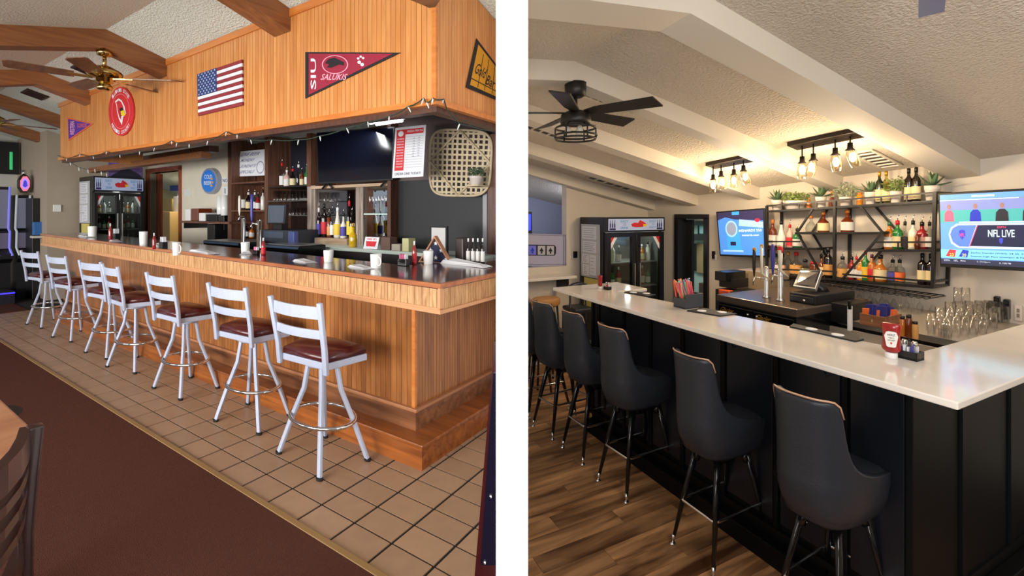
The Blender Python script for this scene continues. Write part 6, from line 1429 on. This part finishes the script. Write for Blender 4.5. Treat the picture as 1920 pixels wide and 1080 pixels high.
# stools at the ledge
p = R.onZ(1023, 640, .1); X_, Y_ = RXW+.55, R.onX(1023, 560, RXW+.55).y; zt2 = R.up((X_, Y_, 0), 558)
t = thing('wooden_stool', R, (X_, Y_, 0), 'round light wood stool under the wall ledge', 'stool'); mb = MB(); mb.lathe((X_, Y_, zt2-.09), [(.1, 0), (.125, .02), (.125, .075), (.11, .09)], 20, .8, 1.3); obj('seat', mb, mat('light_oak', (190, 140, 84), .5), parent=t)
for sx in (-1, 1):
    for sy in (-1, 1): mb = MB(); mb.cyl((X_+sx*.06, Y_+sy*.1, zt2-.08), (X_+sx*.1, Y_+sy*.15, 0), .012, n=6); obj('leg', mb, BLACKM, parent=t)
X_ = RXW+.5; a, b = R.onX(1063, 545, X_), R.onX(1104, 545, X_); z1 = R.up(a, 529)
t = thing('black_chair', R, (X_, (a.y+b.y)/2, 0), 'black high chair standing before the left end of the quartz top', 'chair')
mb = MB(); mb.tube([(X_, a.y+(b.y-a.y)*k/6, z1-.03-.05*abs(k/3-1)**2) for k in range(7)], .025, 8); obj('backrest', mb, LEA, parent=t)
mb = MB(); mb.box(X_-.15, X_+.1, a.y+.03, b.y-.03, .68, .74); obj('seat', mb, LEA, parent=t, bevel=.02)
for y in (a.y+.04, b.y-.04):
    mb = MB(); mb.cyl((X_, y, 0), (X_, y, z1-.05), .012, n=6); obj('leg', mb, BLACKM, parent=t); mb = MB(); mb.cyl((X_-.14, y, 0), (X_-.14, y, .68), .012, n=6); obj('leg', mb, BLACKM, parent=t)
# --- back counter, wells, coolers
ZB = 1.03; e0, e1 = R.onZ(1590, 604, ZB), R.onZ(1803, 641, ZB); YE = (e0.y+e1.y)/2
SST = mat('worn_stainless', (206, 196, 182), .4, .6)
t = thing('steel_counter', R, (-1.6, 3.4, 0), 'stainless back counter along the wall under the glass rack', 'counter')
xL = R.onY(1350, 560, 3.3).x; xm = R.onY(1572, 590, YE).x
mb = MB(); mb.box(xm, IX+.02, YE, RW, ZB-.03, ZB); obj('counter_top', mb, SST, parent=t, bevel=.004)
mb = MB(); mb.box(xm, IX+.02, YE+.03, RW, 0, ZB-.03); obj('base', mb, BLACKM, parent=t)
mb = MB(); mb.box(xm, IX+.02, YE-.005, YE+.004, ZB-.03, ZB+.006); obj('raised_edge', mb, STEEL, parent=t)
t = thing('bar_sink', R, (-1.6, 2.75, 0), 'stainless sink well between the quartz top and the back counter', 'sink')
mb = MB(); mb.box(xm-.4, IX, IY+.01, YE-.01, .80, .83); mb.box(xm-.4, IX, YE-.03, YE-.01, .83, .98); mb.box(IX-.02, IX, IY+.01, YE-.03, .83, .98); obj('basin', mb, SST, parent=t)
for k in range(3):
    x = xm-.1+.25*k; mb = MB(); mb.box(x, x+.012, IY+.02, YE-.03, .83, .95); obj('divider', mb, STEEL, parent=t)
mb = MB(); mb.box(xm-.4, IX, IY+.02, YE-.03, 0, .8); obj('base', mb, BLACKM, parent=t)
YK = 2.93; a, b = R.onY(1347, 558, YK), R.onY(1493, 577, YK); zk = R.up(a, 558)*.25+R.up(b, 577)*.75; c = R.onZ(1557, 562, zk)
t = thing('beer_cooler', R, ((a.x+b.x)/2, YK, 0), 'long black keg cooler with a steel top behind the quartz bar', 'cooler')
yb2 = 3.75
mb = MB(); mb.box(a.x, b.x, YK, yb2, 0, zk-.05); obj('cabinet', mb, BLACKG, parent=t, bevel=.006)
mb = MB(); mb.box(a.x-.01, b.x+.01, YK-.01, yb2, zk-.05, zk); obj('steel_top', mb, mat('dark_steel_top', (112, 100, 90), .25, .6), parent=t, bevel=.006)
xm2 = (a.x+b.x)/2
for x0_, x1_ in ((a.x+.01, xm2-.004), (xm2+.004, b.x-.01)):
    mb = MB(); mb.box(x0_, x1_, YK-.012, YK, .2, zk-.07); d_ = obj('door', mb, BLACKG, parent=t, bevel=.004)
    mb = MB(); xx = x1_-.03 if x0_ < xm2-.1 else x0_+.03; mb.ell((xx, YK-.02, zk-.10), .008, .008, .008); obj('lock', mb, CHROME, parent=d_)
    Q = Quad(R, (x0_+.02, YK-.0125, zk-.085), (x0_+.13, YK-.0125, zk-.085), (x0_+.13, YK-.0125, zk-.12), (x0_+.02, YK-.0125, zk-.12)); mb = MB(); Q.text(mb, 'Glacier', 0, 1, 0, 1, .001, shear=.2); obj('badge_lettering', mb, C_GLD, parent=d_)
# tap towers
H_BY = mat('handle_black', (30, 26, 24), .3); H_YE = mat('handle_amber', (206, 150, 50), .3)
tap(R, 1437, 568, 500, 9, 3.12, 1414, 468, 512, 6, H_BY, 'chrome tap tower with a black and amber handle, left of the two', zk, H_YE)
tap(R, 1463, 572, 505, 10, 3.1, 1449, 458, 508, 7, H_BLU, 'chrome tap tower with a tall blue handle, right of the two', zk)
for px, y0_, y1_, w_, m, tip, w2 in ((1428, 462, 512, 5, H_WHT, L_TAN, 'curved pale tap handle with a round badge beside the left tower'), (1463, 469, 507, 8, H_WHT, C_RED, 'white tap handle with a red round top on the right tower')):
    a_, b_ = R.onY(px, y1_, 3.0), R.onY(px, y0_, 3.0); r_ = R.m(a_, w_)/2; t = thing('beer_tap', R, a_, w2, 'tap handle')
    mb = MB(); mb.tube([a_+Vector((0, .08, -.05)), a_, a_.lerp(b_, .5), b_], [r_*.6, r_*.7, r_, r_], 10); obj('grip', mb, m, parent=t)
    mb = MB(); mb.ell(b_, r_*1.5, r_*.7, r_*1.9); obj('badge', mb, tip, parent=t)
# point of sale
zpk = R.up(R.onY(1520, 566, 3.2), 566)
t = thing('cash_register', R, R.onY(1520, 566, 3.2), 'black cash drawer carrying a tilted touch screen', 'register')
a_, b_ = R.onY(1480, 566, 3.15), R.onY(1529, 566, 3.15)
mb = MB(); mb.box(a_.x, b_.x, 3.15, 3.62, zk, R.up(a_, 547)); obj('drawer_box', mb, BLACKM, parent=t, bevel=.006)
mb = MB(); mb.box(a_.x+.01, b_.x-.01, 3.142, 3.15, zk+.012, R.up(a_, 552)); obj('drawer_front', mb, mat('drawer_grey', (38, 40, 44), .35), parent=t, bevel=.003)
mb = MB(); mb.cyl(((a_.x+b_.x)/2+.02, 3.142, (zk+R.up(a_, 552))/2), ((a_.x+b_.x)/2+.02, 3.136, (zk+R.up(a_, 552))/2), .008); obj('keyhole', mb, CHROME, parent=t)
TL, TR = R.onY(1500, 508, 3.34), R.onY(1541, 508, 3.34); BR, BL = R.onY(1529, 543, 3.2), R.onY(1487, 537, 3.2)
q = Quad(R, TL, TR, BR, BL); mb = MB(); q.rect(mb, 0, 1, 0, 1, -.02, .025); obj('touch_screen', mb, mat('silver_bezel', (150, 150, 152), .3, .5), parent=t, bevel=.003)
mb = MB(); q.rect(mb, .03, .97, .03, .93, .0055, .001); obj('display', mb, mat('pos_glass', (30, 32, 48), .08, spec=.8), parent=t)
cc = (TL+BR)/2; mb = MB(); mb.tube([cc+Vector((0, .03, -.01)), (cc.x+.02, 3.4, R.up(a_, 547)+.03), (cc.x+.02, 3.4, R.up(a_, 547))], [.02, .025, .05], 10); obj('stand', mb, BLACKM, parent=t)
rb(1556, 1590, 572, 596, 3.3, .3, BLACKM, 'receipt_printer', 'black receipt printer right of the cash drawer', 'printer', .006, z0=ZB-.02)
rb(1588, 1594, 575, 596, 3.05, .03, C_WHT, 'card_reader', 'white card reader standing beside the printer', 'card reader', .004, z0=ZB); rb(1589, 1594, 564, 580, 3.045, .02, BLACKG, 'card_reader_screen', 'black handset on top of the white card reader', 'handset')
# coffee machine and steel box
t = thing('coffee_machine', R, R.onY(1360, 565, 3.5), 'black and brown coffee machine left of the steel box', 'coffee machine')
rb(1340, 1362, 511, 525, 3.4, .25, BLACKG, 'head', None, None, parent=t); rb(1348, 1372, 524, 537, 3.45, .22, BLACKM, 'brew_group', None, None, parent=t); rb(1362, 1382, 513, 560, 3.55, .3, mat('warm_steel', (150, 132, 112), .35, .7), 'rear_body', None, None, parent=t)
rb(1341, 1378, 548, 562, 3.4, .3, BLACKM, 'base', None, None, parent=t, z0=.6); rb(1347, 1366, 546, 551, 3.38, .06, mat('orange_plastic', (226, 90, 46), .5), 'orange_rag', 'orange cloth on the coffee machine base', 'cloth', z0=None)
rb(1383, 1440, 512, 565, 3.7, .3, mat('beige_steel', (190, 168, 138), .4, .5), 'steel_box', 'tall beige steel dispenser box beside the coffee machine', 'box', z0=.6)
# straw box and mats
def onb(px, py): return R.onZ(px, py, CZ)
p0_, p1_ = onb(1263, 575), onb(1311, 577); hb = R.up(p0_, 549)-CZ
t = thing('straw_box', R, p0_, 'dark grey box full of coloured straws on the quartz bar', 'box'); yb_ = p0_.y
BOXG = mat('dark_grey_plastic', (66, 70, 78), .5); x0_, x1_ = p0_.x, p1_.x; dpt = .16
mb = MB(); mb.box(x0_, x1_, yb_, yb_+.008, CZ, CZ+hb*.7); mb.box(x0_, x1_, yb_+dpt-.008, yb_+dpt, CZ, CZ+hb); mb.box(x0_, x0_+.008, yb_+.008, yb_+dpt-.008, CZ, CZ+hb); mb.box(x1_-.008, x1_, yb_+.008, yb_+dpt-.008, CZ, CZ+hb); mb.box(x0_, x1_, yb_, yb_+dpt, CZ, CZ+.008); obj('bin', mb, BOXG, parent=t)
SCs = [mat('straw%d' % i, c, .4) for i, c in enumerate(((226, 76, 70), (240, 130, 90), (120, 206, 150), (236, 96, 150), (90, 170, 206), (226, 200, 90)))]
for k in range(22):
    x = x0_+.015+(x1_-x0_-.03)*((k*7) % 22)/21; y = yb_+.02+(dpt-.04)*((k*5) % 9)/8; top_ = hb*(1.75+.25*random.random()); l_ = -.05 if k % 2 else -.015
    mb = MB(); mb.tube([(x, y, CZ+.01), (x+l_, y-.02, CZ+top_)], .0055, 6)
    obj('drinking_straw', mb, SCs[k % 6], room=R, org=(x, y, CZ+.01), label=f'{["red", "orange", "green", "pink", "blue", "yellow"][k % 6]} straw in the dark grey box, {oo((k*7) % 22)} leaning {"left" if k % 2 else "upright"}', cat='straw', group='straws in the dark grey box')
MAT_ = mat('bar_mat_black', (34, 34, 38), .7)
for i, (c_, w2) in enumerate(((((1288, 584), (1316, 579), (1382, 590), (1350, 594)), 'black rubber bar mat beside the straw box'), (((1480, 614), (1504, 606), (1640, 634), (1604, 642)), 'black rubber bar mat left of the ketchup bottle'), (((1170, 549), (1186, 547), (1230, 554), (1214, 557)), 'black rubber bar mat near the far end of the quartz bar'))):
    P_ = [onb(*p_) for p_ in c_]; mb = MB(); mb.hexa([Vector((p_.x, min(p_.y, IY-.005), CZ)) for p_ in P_], [Vector((p_.x, min(p_.y, IY-.005), CZ+.008)) for p_ in P_])
    m_ = obj('bar_mat', mb, MAT_, room=R, label=w2, cat='bar mat', bevel=.002)
    for k in range(2):
        c = P_[0].lerp(P_[2], .3+.4*k); c.y = min(c.y, IY-.05); mb = MB(); mb.lathe((c.x, c.y, CZ+.0085), [(.028, 0), (.028, .003), (.02, .004)], 16); obj('coaster_disc', mb, PAPER, parent=m_)
# ketchup, caddy
def ketchup(px, pyb, pyt, w_, text, lab=True):
    p = onb(px, pyb); h = R.up(p, pyt)-CZ; r_ = R.m(p, w_)/2; t = thing('ketchup_bottle', R, p, text, 'ketchup bottle', None)
    KR = mat('ketchup_red', (150, 16, 20), .25, coat=.4)
    mb = MB(); mb.lathe(p, [(r_*.55, 0), (r_*.6, h*.02), (r_*.6, h*.16), (r_*.55, h*.17)], 20); obj('cap', mb, C_WHT, parent=t)
    mb = MB(); mb.lathe(p, [(r_*.5, h*.17), (r_*.85, h*.22), (r_*.98, h*.28), (r_*.86, h*.45), (r_*.84, h*.7), (r_*.98, h*.88), (r_*.95, h*.97), (r_*.8, h), (.001, h)], 24, 1.0, .62); obj('squeeze_body', mb, KR, parent=t)
    if lab:
        d = Vector((-p.x, -p.y, 0)).normalized(); s_ = Vector((d.y, -d.x, 0)); s_ = s_ if R.W(s_).x > 0 else -s_
        c = p+d*(r_*.92)+Vector((0, 0, h*.58)); hw, hh = r_*.62, h*.22
        q = Quad(R, c-s_*hw+Vector((0, 0, hh)), c+s_*hw+Vector((0, 0, hh)), c+s_*hw-Vector((0, 0, hh)), c-s_*hw-Vector((0, 0, hh)))
        mb = MB(); q.poly(mb, [(.12, .05), (.3, 0), (.7, 0), (.88, .05), (1, .3), (.84, .95), (.7, 1), (.3, 1), (.16, .95), (0, .3)], -.006, .008); l_ = obj('keystone_label', mb, L_WHT, parent=t)
        mb = MB(); q.text(mb, 'HEINZ', .22, .78, .14, .28, .0025); q.text(mb, 'TOMATO', .28, .72, .36, .44, .0025); q.text(mb, 'KETCHUP', .24, .76, .5, .6, .0025); obj('lettering', mb, mat('label_ink', (60, 66, 70), .6), parent=l_)
        mb = MB(); q.disc(mb, .5, .74, .07, .07, .0025, .001, n=12); obj('tomato_mark', mb, L_RED, parent=l_)
    return t
ketchup(1671, 671, 606, 32, 'upside-down red ketchup bottle with a keystone label on the quartz bar')
ketchup(1125, 541, 516, 12, 'red ketchup bottle at the far end of the quartz bar', False)
def caddyR(px, pyb, pyt, w_, text, pk):
    p = onb(px, pyb); h = R.up(p, pyt)-CZ; w3 = R.m(p, w_)/2; t = thing('condiment_caddy', R, p, text, 'caddy'); d_ = w3*.8
    mb = MB(); X0_, X1_ = p.x-w3, p.x+w3
    mb.box(X0_, X1_, p.y-d_, p.y-d_+.006, CZ, CZ+h*.42); mb.box(X0_, X1_, p.y+d_-.006, p.y+d_, CZ, CZ+h*.42); mb.box(X0_, X0_+.006, p.y-d_, p.y+d_, CZ, CZ+h*.42); mb.box(X1_-.006, X1_, p.y-d_, p.y+d_, CZ, CZ+h*.42); mb.box(X0_, X1_, p.y-d_, p.y+d_, CZ, CZ+.01)
    mb.cyl((p.x, p.y, CZ), (p.x, p.y, CZ+h), .004); obj('holder', mb, BLACKM, parent=t)
    for k in range(8):
        x = X0_+.01+(X1_-X0_-.03)*k/7; y = p.y+(-.5+(k % 2))*d_*.8
        mb = MB(); mb.box(x, x+w3*.18, y-.006, y+.006, CZ+.02, CZ+h*(.62+.12*((k*3) % 4)/3)); obj('packet', mb, PAPER if k % 3 else pk, parent=t)
    for k in (-1, 1):
        mb = MB(); c = Vector((p.x+k*w3*.45, p.y, CZ+.012)); mb.lathe(c, [(w3*.24, 0), (w3*.26, h*.6), (w3*.2, h*.62)], 12); s_ = obj('shaker', mb, GLASS, parent=t); mb = MB(); mb.lathe(c, [(w3*.27, h*.6), (w3*.27, h*.74), (w3*.2, h*.8), (.001, h*.8)], 12); obj('shaker_lid', mb, CHROME, parent=s_)
caddyR(1705, 672, 636, 34, 'black caddy with sugar packets and shakers by the ketchup bottle', L_BLU); caddyR(1139, 543, 529, 12, 'small black caddy with pink packets at the far end of the bar', L_RED)
# wooden snack box
a_, b_ = R.onY(1612, 605, 3.3), R.onY(1659, 608, 3.3)
t = thing('wooden_crate', R, (a_.x, 3.3, ZB), 'brown wooden box with blue and red wrapped packets on the back counter', 'box'); zt3 = R.up(a_, 587); CW = wood('crate_wood', (110, 68, 42), (152, 102, 66), .6, 0, (4, 30, 30), rnd=.02)
for q3 in ((a_.x, b_.x, 3.3, 3.31), (a_.x, b_.x, 3.49, 3.5), (a_.x, a_.x+.01, 3.31, 3.49), (b_.x-.01, b_.x, 3.31, 3.49)):
    mb = MB(); mb.box(*q3, ZB, zt3); obj('side_board', mb, CW, parent=t)
mb = MB(); mb.box(a_.x+.07, b_.x-.07, 3.297, 3.3, (ZB+zt3)/2-.008, (ZB+zt3)/2+.008); obj('tag', mb, L_CRM, parent=t)
for k in range(10):
    x = a_.x+.025+(b_.x-a_.x-.05)*k/9; y = 3.34+.1*(k % 2); mb = MB(); zz = zt3+.03+.015*(k % 3); mb.add([(x-.02, y-.02, ZB+.02), (x+.02, y-.02, ZB+.02), (x+.02, y+.02, ZB+.02), (x-.02, y+.02, ZB+.02), (x-.026, y-.014, zz), (x+.02, y-.02, zz+.008), (x+.026, y+.014, zz), (x-.02, y+.02, zz-.006)], [(3, 2, 1, 0), (4, 5, 6, 7), (0, 1, 5, 4), (1, 2, 6, 5), (2, 3, 7, 6), (3, 0, 4, 7)])
    obj('snack_packet', mb, (mat('packet_blue', (40, 44, 120), .4) if k % 3 else L_ORG), room=R, label=f'{"blue" if k % 3 else "orange"} wrapped packet in the brown wooden box, {oo(k)} among the packets', cat='packet', group='packets in the wooden box', bevel=.004)
for i, (px, y0_, y1_, w_, m, w2) in enumerate(((1692, 593, 612, 9, G_AMB, 'small amber jar left of the glass collection'), (1704, 590, 612, 10, G_BRN, 'small brown jar left of the glass collection'), (1716, 603, 614, 10, L_TAN, 'low tan jar left of the glass collection'))):
    p = R.onY(px, y1_, 3.2); p.z = ZB; bottle(R, p, R.up(p, y0_)-ZB, R.m(p, w_)/2, 'jar', m, None, C_BLK, w2, 'small jars on the back counter')
# the crowd of upside-down glasses
rows_ = [(1741, 1842, 641, -.13, 7, 11), (1740, 1862, 632, -.13, 8, 11), (1745, 1885, 622, -.12, 9, 12), (1762, 1895, 612, -.10, 8, 13), (1780, 1890, 604, -.05, 7, 13)]
gi = 0
for j, (a0_, b0_, y_, sl, n_, w_) in enumerate(rows_):
    for i in range(n_):
        px = a0_+(b0_-a0_)*i/(n_-1); py = y_+sl*(px-a0_); p = R.onZ(px, py, ZB)
        if p.y > RW-.04: p.y = RW-.04
        if p.x > IX-.02: p.x = IX-.03-.02*(i % 2)
        if p.y < YE+.03: p.y = YE+.03
        tumbler(R, p, .085+.012*j, R.m(p, w_)/2*1.12, f'upside-down glass on the steel counter, {oo(i)} in the {["front", "second", "third", "fourth", "back"][j]} row', 'upside-down glasses on the back counter', .85)
for i, px in enumerate((1796, 1811)):
    p = R.onZ(px, 612, ZB); p.y = min(p.y, RW-.06); p.z = ZB+.135; tumbler(R, p, .11, R.m(p, 13)/2, f'tall glass stacked on the others, {oo(i)} in the pile', 'upside-down glasses on the back counter', .9)
p = R.onY(1757, 622, 3.75); p.z = ZB; bottle(R, p, R.up(p, 596)-ZB, R.m(p, 10)/2, 'sauce', G_RED, None, C_RED, 'small red-topped bottle among the glasses')
# --- ceiling fixtures
DKF = mat('dark_bronze', (44, 36, 32), .4, .4); BULBM = mat('warm_bulb', (255, 214, 150), .3, emit=30); JAR = glassmat('jar_glass', (255, 246, 230), .9)
def track(px0, py0, px1, py1, bul, text, nrg):
    a, b = onC(px0, py0), onC(px1, py1); Y = (a.y+b.y)/2; t = thing('track_light', R, ((a.x+b.x)/2, Y, zr((a.x+b.x)/2, Y)), text, 'ceiling light', 'bulb fixtures on the white ceiling')
    w_ = .06; z = lambda x, y: zr(x, y)
    P4 = [(a.x, Y-w_), (b.x, Y-w_), (b.x, Y+w_), (a.x, Y+w_)]
    mb = MB(); mb.hexa([(x, y, z(x, y)-.03) for x, y in P4], [(x, y, z(x, y)) for x, y in P4]); obj('mounting_plate', mb, DKF, parent=t, bevel=.003)
    for i, (px, py, tilt) in enumerate(bul):
        p = R.onY(px, py, Y); zc_ = z(p.x, Y)-.03; top_ = p+Vector((0, 0, .07)); tv = Vector((tilt*.05, tilt*.02, -.11))
        mb = MB(); mb.cyl((p.x, Y, zc_+.005), tuple(top_), .005, n=6); h_ = obj('stem', mb, DKF, parent=t)
        mb = MB(); mb.tube([top_+Vector((0, 0, .005)), top_-Vector((0, 0, .03)), top_-Vector((0, 0, .045))], [.015, .017, .03], 14); obj('socket', mb, DKF, parent=h_)
        c = top_-Vector((0, 0, .045)); mb = MB(); mb.tube([c, c+tv*.3, c+tv*.8, c+tv], [.022, .033, .033, .027], 16); mb.f = mb.f[:-2]; mb.mi = mb.mi[:-2]; mb.sm = mb.sm[:-2]; obj('jar_shade', mb, JAR, parent=t)
        mb = MB(); mb.ell(c+tv*.42, .019, .019, .032, 10, 8); obj('bulb', mb, BULBM, parent=t)
        l = bpy.data.lights.new('bulb_light', 'POINT'); l.energy = nrg; l.color = (1, .78, .52); l.shadow_soft_size = .03; lo = bpy.data.objects.new('bulb_light', l); COL.objects.link(lo); lo.location = R.W(c+tv*1.25)
track(1484, 270, 1622, 243, [(1504, 313, 0), (1525, 308, -.5), (1566, 298, .2), (1594, 289, .6)], 'dark track fixture with four jar bulbs, nearer of the two', 6)
track(1326, 306, 1409, 296, [(1337, 343, 0), (1352, 337, .4), (1376, 334, 0), (1394, 327, .6)], 'dark track fixture with four jar bulbs, farther and left', 6)
def ventR(px, py, w_, d_, text, fr, n=5):
    c = onC(px, py); t = thing('ceiling_vent', R, c, text, 'air vent')
    f = lambda x0, x1, y0, y1, a, b: ([(x, y, zr(x, y)-b) for x, y in ((x0, y0), (x1, y0), (x1, y1), (x0, y1))], [(x, y, zr(x, y)-a) for x, y in ((x0, y0), (x1, y0), (x1, y1), (x0, y1))])
    X, Y = c.x, c.y; mb = MB(); mb.hexa(*f(X-w_/2, X+w_/2, Y-d_/2, Y+d_/2, -.005, .004)); obj('backing', mb, mat('vent_dark', (70, 62, 58), .6), parent=t)
    e = min(w_, d_)*.12
    for a in ((X-w_/2, X+w_/2, Y-d_/2, Y-d_/2+e), (X-w_/2, X+w_/2, Y+d_/2-e, Y+d_/2), (X-w_/2, X-w_/2+e, Y-d_/2, Y+d_/2), (X+w_/2-e, X+w_/2, Y-d_/2, Y+d_/2)):
        mb = MB(); mb.hexa(*f(*a, 0, .012)); obj('frame_side', mb, fr, parent=t)
    for k in range(1, n):
        y = Y-d_/2+d_*k/n; mb = MB(); mb.hexa(*f(X-w_/2+e, X+w_/2-e, y-.006, y+.006, .003, .012)); obj('louvre', mb, fr, parent=t)
ventR(1643, 297, .15, .42, 'white louvred ceiling vent right of the nearer bulb fixture', BEAMW, 6)
ventR(1143, 343, .12, .62, 'narrow ceiling vent above the cooler', BEAMW, 5); ventR(1010, 241, .16, .4, 'ceiling vent left of the black fan', BEAMW, 5); ventR(1113, 172, .2, .3, 'ceiling vent just right of the fan canopy', BEAMW, 5)
# black cage fan
BF = mat('matt_black', (30, 26, 25), .45)
c = Vector((-2.26, 1.535, 0)); cz = zr(c.x, c.y)-.112; zh = R.up((c.x, c.y, 0), 212)
t = thing('ceiling_fan', R, (c.x, c.y, zh), 'black ceiling fan with a round cage light', 'ceiling fan')
mb = MB(); mb.lathe((c.x, c.y, cz-.075), [(.04, 0), (.062, .012), (.066, .085)], 20); obj('canopy', mb, BF, parent=t)
mb = MB(); mb.cyl((c.x, c.y, zh), (c.x, c.y, cz-.06), .012); obj('downrod', mb, BF, parent=t)
mb = MB(); mb.lathe((c.x, c.y, zh-.07), [(.085, 0), (.095, .02), (.085, .06), (.05, .08), (.02, .09)], 24); obj('motor_housing', mb, BF, parent=t)
for k, a in enumerate((-35, 37, 109, 181, 253)):
    M = Matrix.Translation((c.x, c.y, zh+.0)) @ Matrix.Rotation(math.radians(a+63.77), 4, 'Z') @ Matrix.Rotation(-.25, 4, 'X')
    mb = MB(); mb.prism([(.06, -.02), (.14, -.045), (.48, -.06), (.50, .055), (.14, .045), (.06, .02)], 'z', -.004, .004); obj('blade', mb.xf(M), BF, parent=t)
for z_, r_ in ((zh-.09, .118), (zh-.135, .125), (zh-.155, .118)):
    mb = MB(); mb.tube([(c.x+math.cos(2*PI*k/28)*r_, c.y+math.sin(2*PI*k/28)*r_, z_) for k in range(28)], .006, 6, closed=True); obj('cage_ring', mb, BF, parent=t)
for k in range(6):
    a = 2*PI*k/6; mb = MB(); mb.tube([(c.x+math.cos(a)*.085, c.y+math.sin(a)*.085, zh-.07), (c.x+math.cos(a)*.12, c.y+math.sin(a)*.12, zh-.09), (c.x+math.cos(a)*.122, c.y+math.sin(a)*.122, zh-.15)], .005, 5); obj('cage_strut', mb, BF, parent=t)
for k in range(3):
    a = 2*PI*k/3; mb = MB(); mb.ell((c.x+math.cos(a)*.045, c.y+math.sin(a)*.045, zh-.11), .02, .02, .032); obj('bulb', mb, mat('unlit_bulb', (220, 214, 200), .1), parent=t)
t = thing('ceiling_fan', R, onC(1010, 300), 'far ceiling fan showing one dark blade at the left edge of the newer room', 'ceiling fan')
a_, b_ = R.onY(960, 309, 2.9), R.onY(1033, 311, 2.9); mb = MB(); mb.hexa([a_+Vector((0, -.05, -.012)), b_+Vector((0, -.05, -.012)), b_+Vector((0, .05, -.012)), a_+Vector((0, .05, -.012))], [a_+Vector((0, -.05, .012)), b_+Vector((0, -.05, .012)), b_+Vector((0, .05, .012)), a_+Vector((0, .05, .012))]); obj('blade', mb, BF, parent=t)
mb = MB(); mb.cyl(a_+Vector((.1, 0, .01)), a_+Vector((.1, 0, .5)), .012); obj('downrod', mb, BF, parent=t)
# near fan of which one blade tip shows at the top
p = cpR = None
def cpr(px, py, F_): Rr = (px-CX)/FOC*F_; return Vector((Rr*R.c+F_*R.s, -Rr*R.s+F_*R.c, R.H+(CY-py)/FOC*F_))
FB = 1.35
t = thing('ceiling_fan', R, cpr(1745, -60, FB), 'fan blade tip hanging into view at the top right', 'ceiling fan')
V = [cpr(*p_, FB) for p_ in ((1722, 34), (1771, 22), (1786, -140), (1722, -150))]; o_ = Vector((0, 0, 0)); back = (cpr(1750, 0, FB+.012)-cpr(1750, 0, FB))
mb = MB(); mb.add(V+[v+back for v in V], [(0, 1, 2, 3), (7, 6, 5, 4), (0, 4, 5, 1), (1, 5, 6, 2), (2, 6, 7, 3), (3, 7, 4, 0)]); obj('blade', mb, mat('fan_navy', (36, 32, 52), .5), parent=t)
mb = MB(); cc = cpr(1754, -210, FB); mb.lathe(cc, [(.08, 0), (.1, .03), (.08, .1), (.02, .14)], 20); obj('motor_housing', mb, BF, parent=t)
